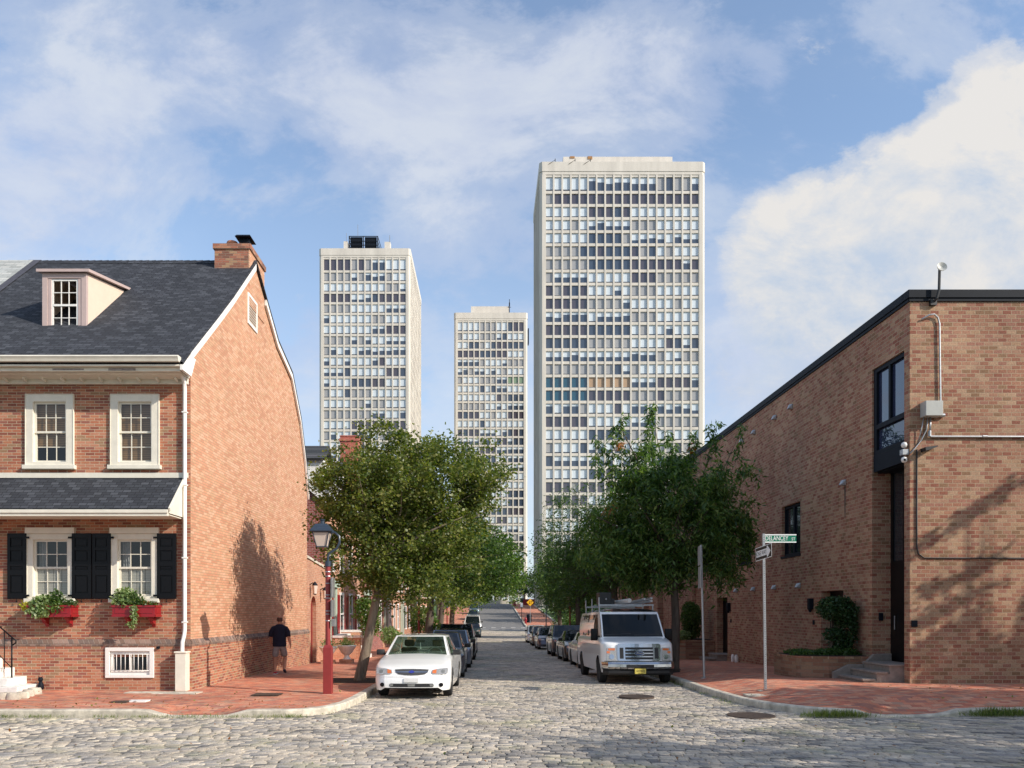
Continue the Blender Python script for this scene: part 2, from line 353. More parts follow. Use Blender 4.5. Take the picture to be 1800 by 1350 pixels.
LEAF_A = leafmat('olive_leaves', [(.032,.055,.010),(.075,.115,.022),(.15,.18,.04),(.28,.26,.08)])
LEAF_B = leafmat('bright_leaves', [(.035,.085,.016),(.07,.145,.026),(.13,.21,.045),(.24,.28,.07)])
LEAF_C = leafmat('lance_leaves', [(.018,.046,.012),(.042,.098,.020),(.10,.18,.04),(.25,.32,.10)])
LEAF_D = leafmat('mid_green_leaves', [(.025,.062,.016),(.055,.112,.026),(.12,.18,.05)])
LEAF_E = leafmat('dark_evergreen_leaves', [(.012,.035,.012),(.025,.065,.02),(.045,.095,.03)], .15)
LEAF_Y = leafmat('yellow_leaves', [(.35,.36,.04),(.55,.50,.05)])
LEAF_V = leafmat('variegated_leaves', [(.08,.16,.04),(.22,.30,.12),(.45,.50,.30)])
LEAF_R = leafmat('dead_leaves', [(.22,.07,.02),(.35,.13,.04),(.42,.18,.06)])
GRASSB = leafmat('grass_blades', [(.06,.11,.02),(.13,.18,.04),(.24,.24,.08)])
# ------------------------------------------------------------------ heights of the ground
KY = [-60, 10, 16, 22, 32, 44, 56, 70, 85, 98, 116, 176, 200, 260, 900]
KZ = [0, 0, 0, -.05, -.25, -.5, -.72, -.85, -.8, -.6, -.32, 2.9, 3.5, 3.7, 3.7]
def gz(y):
    return (np.interp(y-1.5, KY, KZ)+np.interp(y, KY, KZ)+np.interp(y+1.5, KY, KZ))/3.0
def walk_l(x, y): return float(gz(max(y, 16)))+.14
def walk_r(x, y):
    k = min(1, max(0, (34-y)/14.0)); return float(gz(max(y, 16)))+.14+.034*max(0, min(4.5, x-5.4))*k
XL, XR, YF = -6.96, 9.9, 18.67
def wx(px): return (px-PX)/75.0
def wz(py): return CAMZ+(PY-py)/75.0
# ------------------------------------------------------------------ setting: ground, roads, pavements
def sheet(name, xs, ys, zf, mat):
    mb = MB(); nx, ny = len(xs), len(ys)
    for y in ys:
        for x in xs: mb.v.append((x, y, zf(x, y)))
    for j in range(ny-1):
        for i in range(nx-1): mb.f.append((j*nx+i, j*nx+i+1, (j+1)*nx+i+1, (j+1)*nx+i)); mb.m.append(0)
    return tag(mb.build(name, mat, fix=False), kind='structure')
YS = sorted(set([-60, -20, 0, 10]+list(range(12, 130, 2))+list(range(130, 264, 4))+[300, 500, 900, 1600]))
sheet('ground', [-900, -300, -100, -40, -17, XL, -2.8, 5.5, XR, 20, 60, 150, 400, 900], YS, lambda x, y: float(gz(y))-.14, EARTH)
sheet('road_bed', [-30, -16, -8, -2.72, 1.3, 5.42, 14, 30], [2, 6, 10, 12, 14, 15.4], lambda x, y: -.045, SOIL)
sheet('street_bed', [-2.9, -1, 1, 3, 5.6], [y for y in YS if 14 <= y <= 100], lambda x, y: float(gz(y))-.047, SOIL)
asph = sheet('asphalt_road', [-3.4, -1, 1.5, 3.5, 5.6], [98]+[y for y in YS if 100 <= y <= 204], lambda x, y: float(gz(y))-.008, ASPH)
sheet('cross_road', [-60, -30, -3.4, 1, 5.6, 30, 60], [98, 100, 104, 108, 112], lambda x, y: float(gz(y))-.012, ASPH)
cw = MB()
for i in range(6):
    x0 = -2.2+i*1.35; cw.box(x0, x0+.6, 108.2, 109.0, float(gz(108.5))-.02, float(gz(108.5))+.02)
    cw.box(x0, x0+1.0, 103.0, 103.25, float(gz(103))-.03, float(gz(103))+.004)
tag(cw.build('road_marking', PAINTW), kind='structure')

def cobbles():
    """granite setts, each a low domed block; courses run across the street and fan out over the junction"""
    rng = np.random.default_rng(3)
    BX, BY = [], []
    rows = []
    def warp(x, y):
        k = np.clip((16.5-y)/3.0, 0, 1)
        return -k*(.030*(x-1.5)**2*np.where(x < 1.5, 1.15, .8))+.03*np.sin(x*1.7+y*.6)
    cx, cy, sx, sy = [], [], [], []
    y = 5.0
    while y < 99.5:
        dy = .088+rng.random()*.026
        if y > 50: dy *= 1.15
        inter = y < 22
        x = (-18 if inter else -2.78)+rng.random()*.2; xe = 20 if inter else 5.45
        while x < xe:
            l = .13+rng.random()*.13
            if y > 50: l *= 1.2
            cx.append(x+l/2); cy.append(y+dy/2+(rng.random()-.5)*.014); sx.append(l/2-.003-rng.random()**3*.02); sy.append(dy/2-.002-rng.random()**3*.016)
            x += l
        y += dy
    cx, cy, sx, sy = map(np.array, (cx, cy, sx, sy)); yy = cy+warp(cx, cy)
    # outside the kerbs or out of the junction: drop
    def kl(x): return np.interp(x, [-30, -3.7, -3.05, -2.78, -2.7], [14.78, 14.78, 15.2, 16.8, 99])
    def kr(x): return np.interp(x, [5.1, 5.2, 5.35, 5.8, 6.3, 7, 10.4, 30], [99, 21.9, 17.3, 15.75, 15.2, 14.85, 15.1, 15.1])
    keep = (yy > 5) & np.where(cx < -2.7, yy < kl(cx)+.02, True) & np.where(cx > 5.15, yy < kr(cx)+.0, True)
    cx, sx, sy, yy = cx[keep], sx[keep], sy[keep], yy[keep]; n = len(cx)
    slope = np.where(yy < 16.5, -np.clip((16.5-yy)/3, 0, 1)*.06*(cx-1.5), 0)
    h = (rng.random(n)-.5)*.006+.010*np.sin(cx*.9+1)*np.sin(yy*.7); ang = (rng.random(n)-.5)*.05
    tx = (rng.random(n)-.5)*.045; ty = (rng.random(n)-.5)*.03
    lev = [(1.0, -.05), (1.0, -.004), (.80, .0)]
    V = np.zeros((n, 12, 3)); k = 0
    jit = 1+(rng.random((n, 4, 2))-.5)*np.array([.06, .14])
    cyb = gz(yy)
    for s, dz in lev:
        for q, (a, b) in enumerate(((-1,-1),(1,-1),(1,1),(-1,1))):
            ox = a*sx*(s if s == 1 else 1-.012/np.maximum(sx, .03))*jit[:, q, 0]; oy = b*sy*(s if s == 1 else 1-.011/np.maximum(sy, .03))*jit[:, q, 1]
            X = ox-oy*ang; Y = oy+ox*(ang+slope)
            V[:, k, 0] = cx+X; V[:, k, 1] = yy+Y; V[:, k, 2] = cyb+h+dz+(tx*oy*.9+ty*ox*.35 if dz > -.04 else 0); k += 1
    fs = []
    for l in (0, 4):
        for q in range(4): fs.append((l+q, l+(q+1) % 4, l+4+(q+1) % 4, l+4+q))
    fs.append((8, 9, 10, 11)); FA = np.array(fs)
    faces = (FA[None]+(np.arange(n)*12)[:, None, None]).reshape(-1, 4)
    me = bpy.data.meshes.new('cobblestone_road')
    me.vertices.add(n*12); me.vertices.foreach_set('co', V.reshape(-1))
    nf = len(faces); me.loops.add(nf*4); me.polygons.add(nf)
    me.loops.foreach_set('vertex_index', faces.reshape(-1).astype(np.int32)); me.polygons.foreach_set('loop_start', (np.arange(nf)*4).astype(np.int32)); me.polygons.foreach_set('loop_total', np.full(nf, 4, np.int32))
    me.update(calc_edges=True); me.validate()
    me.polygons.foreach_set('use_smooth', [True]*nf)
    m, t, b = newmat('granite_setts'); L = t.links; g = N(t, 'ShaderNodeNewGeometry')
    tone = ramp(t, g.outputs['Random Per Island'], [(0., (.22,.205,.19)), (.10, (.36,.33,.30)), (.26, (.50,.43,.345)), (.42, (.42,.375,.32)), (.60, (.57,.49,.39)), (.8, (.46,.40,.33)), (.93, (.62,.54,.43))], 'CONSTANT')
    n1 = N(t, 'ShaderNodeTexNoise', i_Scale=22, i_Detail=7, i_Roughness=.75); L.new(g.outputs['Position'], n1.inputs[0])
    n2 = N(t, 'ShaderNodeTexNoise', i_Scale=.55, i_Detail=7, i_Roughness=.65); L.new(g.outputs['Position'], n2.inputs[0])
    n5 = N(t, 'ShaderNodeTexNoise', i_Scale=.9, i_Detail=5, i_Roughness=.6); mp5 = N(t, 'ShaderNodeMapping'); mp5.inputs['Scale'].default_value = (1, 2.2, 1); mp5.inputs['Location'].default_value = (7, 3, 0); L.new(g.outputs['Position'], mp5.inputs[0]); L.new(mp5.outputs[0], n5.inputs[0]); tone = mixc(t, 1., tone, ramp(t, n5.outputs[0], [(.35, .70), (.65, 1.15)]), 'MULTIPLY')
    c = mixc(t, .55, tone, mixc(t, 1., tone, ramp(t, n1.outputs[0], [(.3, .5), (.7, 1.5)]), 'MULTIPLY'))
    c = mixc(t, mth(t, 'MULTIPLY', ramp(t, n2.outputs[0], [(.54, 0.), (.68, 1.)]), .42), c, c4((.30,.31,.12)))
    L.new(c, b.inputs['Base Color']); b.inputs['Roughness'].default_value = .8; b.inputs['Specular IOR Level'].default_value = .25
    bp = N(t, 'ShaderNodeBump'); bp.inputs['Strength'].default_value = .7; bp.inputs['Distance'].default_value = .02; L.new(n1.outputs[0], bp.inputs['Height']); L.new(bp.outputs[0], b.inputs['Normal'])
    me.materials.append(m)
    o = bpy.data.objects.new('cobblestone_road', me); COL.objects.link(o); tag(o, kind='structure')
cobbles()

def kerb_and_walk(side, path, tops, inner, name):
    """path: kerb's street edge; tops: kerb height above road; inner: matching points at the walls"""
    P = [Vector((x, y, 0)) for x, y in path]; n = len(P); W = .17
    nor = []
    for i in range(n):
        d = (P[min(i+1, n-1)]-P[max(i-1, 0)]).normalized(); q = Vector((-d.y, d.x, 0)); nor.append(q*side)
    kb = MB(); wk = MB(); wf = walk_l if side > 0 else walk_r
    # sidewalk grid
    NV = 7; b = 0
    for i in range(n):
        a = P[i]+nor[i]*(W-.005); c = Vector((*inner[i], 0)); r = float(gz(P[i].y)) if P[i].y > 16 else 0
        for j in range(NV+1):
            t_ = (0, .06, .14, .25, .4, .6, .8, 1.0)[j]; p = a.lerp(c, t_); zf = wf(c.x, max(c.y, 17) if abs(c.y-P[i].y) > .5 else c.y)
            s = min(1, t_*3.2); s = s*s*(3-2*s)
            z = (r+tops[i]-.006)*(1-s)+zf*s
            wk.v.append((p.x, p.y, z))
    for i in range(n-1):
        for j in range(NV):
            q = (i*(NV+1)+j, (i+1)*(NV+1)+j, (i+1)*(NV+1)+j+1, i*(NV+1)+j+1); wk.f.append(q if side < 0 else q[::-1]); wk.m.append(0)
    tag(wk.build('sidewalk', B_PAVE, fix=False), kind='structure')
    # kerb stones
    acc = 0; cuts = []
    for i in range(n-1):
        L = (P[i+1]-P[i]).length; k = max(1, int(L/2.3+.5)) if L > 3 else 1
        for s in range(k):
            t0, t1 = s/k, (s+1)/k
            g0 = .006/L; 
            a0, a1 = P[i].lerp(P[i+1], t0+(g0 if (L > .9 and s >= 0) else 0)), P[i].lerp(P[i+1], t1)
            n0, n1 = nor[i].lerp(nor[i+1], t0), nor[i].lerp(nor[i+1], t1); h0, h1 = tops[i]*(1-t0)+tops[i+1]*t0, tops[i]*(1-t1)+tops[i+1]*t1
            jt = (rnd.random()-.5)*.008 if L > 3 else 0
            vs = []
            for a, nn, h in ((a0, n0, h0), (a1, n1, h1)):
                r = float(gz(a.y)) if a.y > 16 else 0; h += jt
                for o_, z in ((0, -.09), (.006, h-.025), (.028, h), (W, h+.004), (W, -.09)): vs.append((a.x+nn.x*o_, a.y+nn.y*o_, r+z))
            kb.add(vs, [(0,1,6,5),(1,2,7,6),(2,3,8,7),(3,4,9,8),(0,4,3,2,1),(5,6,7,8,9)])
    tag(kb.build(name, CONC, smooth='auto'), kind='structure')
pl = [(-30, 14.8), (-22, 14.8), (-15, 14.8), (-10.5, 14.8), (-8.3, 14.8), (-6.55, 14.8), (-6.35, 14.8), (-6.15, 14.79), (-5.95, 14.78), (-5.4, 14.77), (-4.9, 14.78), (-4.7, 14.79), (-4.5, 14.8), (-4.35, 14.8), (-3.75, 14.8), (-3.45, 14.9), (-3.15, 15.15), (-2.97, 15.5), (-2.84, 16.1), (-2.77, 17), (-2.74, 18.67)]
tl_ = [.14]*6+[.13, .075, .03, .02, .03, .075, .13, .14]+[.14]*7
il = [(min(p[0], XL), YF) for p in pl[:-1]]+[(XL, YF)]
ys_ = [20, 22, 24, 27, 30, 33, 36, 40, 44, 48, 52, 56, 60, 65, 70, 75, 80, 85, 90, 94, 97.5]
pl += [(-2.73, y) for y in ys_]; tl_ += [.14]*len(ys_); il += [(XL, y) for y in ys_]
kerb_and_walk(1, pl, tl_, il, 'kerb')
pr = [(30, 15.15), (20, 15.15), (14, 15.15), (10.6, 15.12), (9.3, 15.05), (8.95, 15.02), (8.75, 15.0), (8.5, 14.97), (8.0, 14.93), (7.5, 14.9), (7.2, 14.87), (7.0, 14.85), (6.85, 14.87), (6.3, 15.15), (5.95, 15.5), (5.65, 16.0), (5.45, 16.7), (5.36, 17.4), (5.3, 18.67)]
tr_ = [.13]*5+[.12, .07, .03, .015, .02, .05, .11, .13]+[.13]*6
ir = [(max(p[0], XR), YF) for p in pr[:-1]]+[(XR, YF)]
pr += [(5.28+min(1, (y-20)/6)*.12, y) for y in ys_]; tr_ += [.13]*len(ys_); ir += [(XR, y) for y in ys_]
kerb_and_walk(-1, pr, tr_, ir, 'kerb')
# rising pavement and lawn beyond the cross street
ysr = [112]+[y for y in YS if 116 <= y <= 204]
sheet('sidewalk', [5.55, 7, 8.6, 10.2], ysr, lambda x, y: float(gz(y))+.13, B_PAVE)
sheet('sidewalk', [-8.5, -6, -3.6], ysr, lambda x, y: float(gz(y))+.13, B_PAVE)
kb = MB()
for i in range(len(ysr)-1):
    for x0, x1 in ((5.4, 5.6), (-3.6, -3.4), (10.2, 10.4)):
        y0, y1 = ysr[i], ysr[i+1]; z0, z1 = float(gz(y0)), float(gz(y1)); t = .15 if x0 != 10.2 else .3
        kb.add([(x0,y0,z0-.2),(x1,y0,z0-.2),(x1,y0,z0+t),(x0,y0,z0+t),(x0,y1,z1-.2),(x1,y1,z1-.2),(x1,y1,z1+t),(x0,y1,z1+t)], [(0,1,2,3),(3,2,6,7),(0,3,7,4),(1,5,6,2),(4,7,6,5)])
tag(kb.build('kerb', CONC), kind='structure')
sheet('lawn', [10.4, 14, 20, 40, 70], ysr, lambda x, y: float(gz(y))+.2, GRASSM)
sheet('lawn', [-70, -40, -20, -8.5], ysr, lambda x, y: float(gz(y))+.2, GRASSM)
sheet('lawn', [9.9, 14, 30, 60], [70, 75, 80, 90, 97], lambda x, y: float(gz(y))+.15, GRASSM)

# ------------------------------------------------------------------ scattered leaves
def leaf_mesh(name, mats, centers, sizes, parent, rng, shape='round', droop=0.0, mi=None, up=.3, label=None, kind=None, aspect=None):
    n = len(centers); c = np.asarray(centers, float); s = np.asarray(sizes, float)
    asp = aspect or {'round': .75, 'lance': .26, 'blade': .07}[shape]
    d = rng.normal(size=(n, 3)); d[:, 2] = d[:, 2]*.5-droop*1.6
    if shape == 'blade': d = rng.normal(size=(n, 3))*.35; d[:, 2] = 1
    d /= np.linalg.norm(d, axis=1)[:, None]
    nr = rng.normal(size=(n, 3)); nr[:, 2] += up*2.0; nr -= d*(nr*d).sum(1)[:, None]; nr /= np.linalg.norm(nr, axis=1)[:, None]
    sd = np.cross(d, nr)
    V = np.zeros((n, 4, 3))
    V[:, 0] = c; V[:, 1] = c+d*s[:, None]*.45+sd*(s*asp*.5)[:, None]; V[:, 2] = c+d*s[:, None]-nr*(s*.12)[:, None]; V[:, 3] = c+d*s[:, None]*.45-sd*(s*asp*.5)[:, None]
    off = np.array(root_of(parent).location) if parent is not None else np.zeros(3)
    V -= off
    me = bpy.data.meshes.new(name); me.vertices.add(n*4); me.vertices.foreach_set('co', V.reshape(-1))
    me.loops.add(n*4); me.polygons.add(n); me.loops.foreach_set('vertex_index', np.arange(n*4, dtype=np.int32))
    me.polygons.foreach_set('loop_start', (np.arange(n)*4).astype(np.int32)); me.polygons.foreach_set('loop_total', np.full(n, 4, np.int32))
    if not isinstance(mats, (list, tuple)): mats = [mats]
    for q in mats: me.materials.append(q)
    if mi is not None: me.polygons.foreach_set('material_index', np.asarray(mi, np.int32))
    me.update(calc_edges=True)
    o = bpy.data.objects.new(name, me); COL.objects.link(o)
    if parent is not None: o.parent = parent
    if label: o['label'] = label
    return o
def tree(name, label, cat, base, top, blobs, nclump, per, leaf, mat, seed, bark=BARK, r0=.15, shape='round', droop=0., group=None, crad=.34, dead=0, limbs=26, spikes=()):
    """tapered trunk with limbs reaching into clumps of leaves spread through the crown"""
    rng = np.random.default_rng(seed); t = thing(name, label, cat, base, 0, group)
    vol = np.array([b[3]*b[4]*b[5] for b in blobs]); pr_ = vol/vol.sum(); cl = []
    while len(cl) < nclump:
        b = blobs[rng.choice(len(blobs), p=pr_)]
        v = rng.normal(size=3); v /= np.linalg.norm(v); r = rng.random()**.42
        cl.append((b[0]+v[0]*r*b[3], b[1]+v[1]*r*b[4], b[2]+v[2]*r*b[5]))
    for sp in spikes:
        for k in range(sp[4]):
            f = k/max(1, sp[4]-1); cl.append((sp[0]+rng.normal()*.08+(sp[5]*f if len(sp) > 5 else 0), sp[1]+rng.normal()*.1, sp[2]+(sp[3]-sp[2])*f))
    cl = np.array(cl); nc = len(cl)
    rad = crad*(.5+1.0*rng.random(nc)); 
    if spikes: rad[nclump:] = .17
    cen, siz, mi = [], [], []
    for k in range(nc):
        m_ = int(per*(rad[k]/crad)**1.6)+3; p = rng.normal(size=(m_, 3))*.40; p[:, 2] *= (.8 if droop < .3 else 1.15)
        pts = cl[k]+p*rad[k]; cen.append(pts); siz.append(leaf*(.6+.7*rng.random(m_))); mi.append(np.full(m_, 1 if (dead and rng.random() < dead) else 0))
    cen = np.concatenate(cen); siz = np.concatenate(siz); mi = np.concatenate(mi)
    leaf_mesh('crown', [mat, LEAF_R], cen, siz, t, rng, shape, droop, mi)
    tb = MB(); B, T = Vector(base), Vector(top)
    mid = B.lerp(T, .5)+Vector((rng.normal()*.05, rng.normal()*.05, 0))
    tb.tube([B-Vector((0,0,.1)), B+Vector((0,0,.12)), B.lerp(mid, .5), mid, mid.lerp(T, .5), T], [r0*1.5, r0*1.12, r0, r0*.9, r0*.8, r0*.68], 10)
    idx = rng.choice(nc, size=min(limbs, nc), replace=False)
    ctr = np.array(blobs[0][:3])
    for q, k in enumerate(idx):
        e = Vector(cl[k]); s = T if q % 3 else mid.lerp(T, .6); s = s-Vector((0, 0, rng.random()*.15))
        m1 = s.lerp(e, .45)+Vector((rng.normal()*.12, rng.normal()*.12, .18+rng.random()*.2)); rr = r0*(.5 if q < 6 else .26)
        tb.tube([s, s.lerp(m1, .5)+Vector((0,0,.06)), m1, m1.lerp(e, .6), e], [rr, rr*.85, rr*.6, rr*.35, rr*.12], 5)
    tb.build('trunk', bark, t, smooth=True, fix=False)
    return t
def shrub(name, label, cat, base, blobs, n, leaf, mat, seed, group=None, shape='round', stem=True, droop=0, mats=None):
    rng = np.random.default_rng(seed); t = thing(name, label, cat, base, 0, group); cen = []
    vol = np.array([b[3]*b[4]*b[5] for b in blobs]); pr_ = vol/vol.sum()
    k = rng.choice(len(blobs), p=pr_, size=n); v = rng.normal(size=(n, 3)); v /= np.linalg.norm(v, axis=1)[:, None]
    bb = np.array(blobs)[k]; r = rng.random(n)**.28; r *= 1+.12*np.sin(v[:, 0]*9+k)*np.sin(v[:, 2]*7)
    cen = bb[:, :3]+v*r[:, None]*bb[:, 3:6]
    leaf_mesh('foliage', mat, cen, leaf*(.6+.8*rng.random(n)), t, rng, shape, droop)
    if stem:
        s = MB()
        for b in blobs[:4]: s.tube([base, Vector(base).lerp(Vector(b[:3]), .5)+Vector((.02, 0, .02)), b[:3]], [.03, .022, .012], 6)
        s.build('stem', BARKD, t, smooth=True)
    return t
def tufts(spots, name='grass', label=None):
    rng = np.random.default_rng(11); cen, siz = [], []
    for x, y, z, r, n, h in spots:
        p = rng.normal(size=(n, 2))*r*.5; cen.append(np.stack([x+p[:, 0], y+p[:, 1]*.5, np.full(n, z)], 1)); siz.append(h*(.4+.8*rng.random(n)))
    return leaf_mesh(name, GRASSB, np.concatenate(cen), np.concatenate(siz), None, rng, 'blade')
# ------------------------------------------------------------------ the corner house at the left
def offpoly(pts, d): return pts
GAB = [(YF+.004, .0), (YF+.004, 8.0), (20.34, 9.40), (21.53, 10.40), (23.7, 12.28), (24.8, 11.62), (26.2, 10.78), (28.1, 10.28), (29.4, 9.0), (30.2, 7.65), (30.7, 6.4), (30.7, -.4), (YF+.004, -.4)]
HX0 = -13.5
hs = thing('brick_house', 'corner brick house with black shutters, red window boxes and a dark shingle roof', 'house', (-10.2, YF+.2, 0))
def sash(parent, x0, x1, z0, z1, y, rows=2, cols=3, frame=.10, wm=CREAM, kind='blind', sill=True, head=0.0, nm='window', drop=.5, trim=.10):
    """double-hung window with trim, two sashes, glazing bars and what hangs behind"""
    fr = MB(); fo = .05
    fr.box(x0, x0+trim, y-fo, y+.09, z0, z1); fr.box(x1-trim, x1, y-fo, y+.09, z0, z1); fr.box(x0+trim, x1-trim, y-fo, y+.09, z1-trim, z1); fr.box(x0+trim, x1-trim, y-fo, y+.09, z0, z0+trim*.45)
    a, b, c, d = x0+trim, x1-trim, z0+trim*.45, z1-trim
    fr.box(x0-.012, x0, y-.065, y+.02, z0, z1+.012); fr.box(x1, x1+.012, y-.065, y+.02, z0, z1+.012); fr.box(x0, x1, y-.065, y+.02, z1, z1+.012)
    if head: fr.box(x0-.04, x1+.04, y-.09, y+.02, z1+.014, z1+head)
    w_ = fr.build(nm, wm, parent, bevel=.006)
    s = MB(); t = .045; zm = (c+d)/2
    for q0, q1, yy in ((zm-.02, d, y+.015), (c, zm+.02, y+.045)):
        s.box(a, a+t, yy, yy+.035, q0, q1); s.box(b-t, b, yy, yy+.035, q0, q1); s.box(a+t, b-t, yy, yy+.035, q1-t, q1); s.box(a+t, b-t, yy, yy+.035, q0, q0+t)
        for k in range(1, cols):
            xx = a+t+(b-a-2*t)*k/cols; s.box(xx-.009, xx+.009, yy+.008, yy+.028, q0+t, q1-t)
        for k in range(1, rows):
            zz = q0+t+(q1-q0-2*t)*k/rows; s.box(a+t, b-t, yy+.01, yy+.026, zz-.009, zz+.009)
    s.build('sash', wm, w_)
    g = MB(); g.quad((a+.01, y+.03, zm), (b-.01, y+.03, zm), (b-.01, y+.03, d-.01), (a+.01, y+.03, d-.01)); g.quad((a+.01, y+.06, c), (b-.01, y+.06, c), (b-.01, y+.06, zm), (a+.01, y+.06, zm)); g.build('pane', PANE, w_, fix=False)
    back = MB(); back.box(a-.05, b+.05, y+.55, y+.56, c-.05, d+.05); back.box(a-.05, a-.04, y+.1, y+.55, c-.05, d+.05); back.box(b+.04, b+.05, y+.1, y+.55, c-.05, d+.05); back.box(a-.05, b+.05, y+.1, y+.55, d+.04, d+.05); back.box(a-.05, b+.05, y+.1, y+.55, c-.05, c-.04)
    back.build('room', INDARK, w_)
    if kind == 'blind':
        bl = MB(); bl.box(a, b, y+.11, y+.12, c+(d-c)*drop, d); bl.build('blind', WOODBL, w_)
    if kind == 'shutter':
        bl = MB(); k = 4
        for i in range(k):
            xa = a+(b-a)*i/k; bl.box(xa+.008, xa+(b-a)/k-.008, y+.085, y+.10, c, zm-.02)
        bl.build('inner_shutter', SHUTIN, w_)
        dr = MB(); dr.grid(lambda u, v: (a+u*.22*(1-.3*v if v < .5 else .85), y+.2+.03*math.sin(u*22), zm+(d-zm)*v), 14, 3); dr.build('curtain', DRAPE, w_, smooth=True)
    if sill:
        si = MB(); si.box(x0-.06, x1+.06, y-.11, y+.02, z0-.10, z0-.002); si.build('sill', wm, w_, bevel=.01)
    return w_
# brick body: front wall with openings cut as strips
UW = [(wx(47), wx(130)), (wx(196), wx(280))]; UZ = (wz(818), wz(694)); LZ = (wz(1052), wz(939))
LW = [(wx(50), wx(130)), (wx(198), wx(277))]; BW = (wx(188), wx(273), wz(1191), wz(1138))
def wall_with_holes(mb, x0, x1, z0, z1, holes, y, th, m=0):
    """front wall (plane y) as boxes round rectangular holes (x0,x1,z0,z1)"""
    zs = sorted(set([z0, z1]+[h[2] for h in holes]+[h[3] for h in holes]))
    for a, b in zip(zs[:-1], zs[1:]):
        hh = sorted([h for h in holes if h[2] <= a+1e-6 and h[3] >= b-1e-6]); x = x0
        for h in hh: mb.quad((x, y, a), (h[0], y, a), (h[0], y, b), (x, y, b), m); x = h[1]
        mb.quad((x, y, a), (x1, y, a), (x1, y, b), (x, y, b), m)
    for h in holes:
        a, b, c, d = h; mb.quad((a,y,c),(a,y+th,c),(a,y+th,d),(a,y,d), m); mb.quad((b,y,c),(b,y,d),(b,y+th,d),(b,y+th,c), m); mb.quad((a,y,d),(a,y+th,d),(b,y+th,d),(b,y,d), m); mb.quad((a,y,c),(b,y,c),(b,y+th,c),(a,y+th,c), m)
holes = [(a+.03, b-.03, UZ[0]+.02, UZ[1]-.03) for a, b in UW]+[(a+.03, b-.03, LZ[0]+.02, LZ[1]-.03) for a, b in LW]+[(-12.9, -11.9, .9, 3.4)]
fw = MB(); wall_with_holes(fw, HX0, XL-.004, 1.20, 7.93, holes, YF, .12)
fw.build('front_wall', B_HOUSE, hs, fix=False)
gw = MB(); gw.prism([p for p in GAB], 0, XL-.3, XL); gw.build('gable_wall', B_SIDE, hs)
# plinth below the water table (a hand proud of the wall) with a moulded brick cap
pb = MB(); wall_with_holes(pb, HX0, XL+.05, -.3, 1.16, [(BW[0]+.05, BW[1]-.05, BW[2]+.05, BW[3]-.05)], YF-.06, .18); 
pb.add([(XL+.05, YF-.06, -.3), (XL+.05, 30.9, -.6), (XL+.05, 30.9, 1.1), (XL+.05, YF-.06, 1.16)], [(0,1,2,3)])
pb.build('plinth', B_HOUSE, hs, fix=False)
pc = MB()
pc.add([(HX0, YF-.068, 1.15), (XL+.058, YF-.068, 1.15), (XL+.058, YF-.075, 1.22), (HX0, YF-.075, 1.22), (XL-.02, YF+.0, 1.315), (HX0, YF+.0, 1.315)], [(0,1,2,3), (3,2,4,5)])
pc.add([(XL+.058, YF-.068, 1.15), (XL+.058, 30.9, 1.09), (XL+.065, 30.9, 1.16), (XL+.065, YF-.075, 1.22), (XL+.0, 30.9, 1.26), (XL+.0, YF, 1.315)], [(0,1,2,3), (3,2,4,5)])
pc.build('water_table', brickmat('plinth_cap_brick', [(.20,.13,.10),(.26,.16,.12),(.30,.20,.16),(.17,.12,.10)], (.35,.30,.25), .12, .2, .01, stain=.4, dirt=(.06,.05,.04)), hs, fix=False)
# roof
rp = [(YF-.70, 7.60), (YF-.2, 8.04), (20.34, 9.53), (21.53, 10.50), (23.7, 12.38), (24.8, 11.72), (26.2, 10.88), (28.1, 10.38), (29.4, 9.1), (30.2, 7.75), (30.75, 6.5)]
rf = MB()
for (y0, z0), (y1, z1) in zip(rp[:-1], rp[1:]):
    rf.add([(HX0, y0, z0), (XL+.10, y0, z0), (XL+.10, y1, z1), (HX0, y1, z1), (HX0, y0, z0-.06), (XL+.10, y0, z0-.06), (XL+.10, y1, z1-.06), (HX0, y1, z1-.06)], [(0,1,2,3), (1,5,6,2), (4,5,6,7), (0,3,7,4)])
rf.add([(HX0, rp[0][0], rp[0][1]), (XL+.1, rp[0][0], rp[0][1]), (XL+.1, rp[0][0], rp[0][1]-.06), (HX0, rp[0][0], rp[0][1]-.06)], [(0,1,2,3)])
roof = rf.build('roof', ROOFM, hs)
rc = MB()   # ridge caps: short overlapping shingles
for i in range(int((XL+.1-HX0)/.2)):
    x = HX0+i*.2; rc.add([(x, 23.5, 12.215), (x+.23, 23.5, 12.225), (x+.23, 23.7, 12.41), (x, 23.7, 12.395), (x, 23.86, 12.3), (x+.23, 23.86, 12.31)], [(0,1,2,3), (3,2,5,4)])
rc.build('ridge_cap', ROOFM, roof)
RKC = ([(XL+.02, YF-.70, 7.42), (XL+.085, YF-.70, 7.42), (XL+.085, YF-.2, 7.93), (XL+.02, YF-.2, 7.93), (XL+.02, YF-.70, 7.60), (XL+.085, YF-.70, 7.60), (XL+.02, YF-.18, 7.42), (XL+.085, YF-.18, 7.42), (XL+.02, YF+.1, 7.9), (XL+.085, YF+.1, 7.9)], [(1,7,9,3,5),(0,4,2,8,6),(0,1,5,4),(4,5,3,2),(0,6,7,1)])
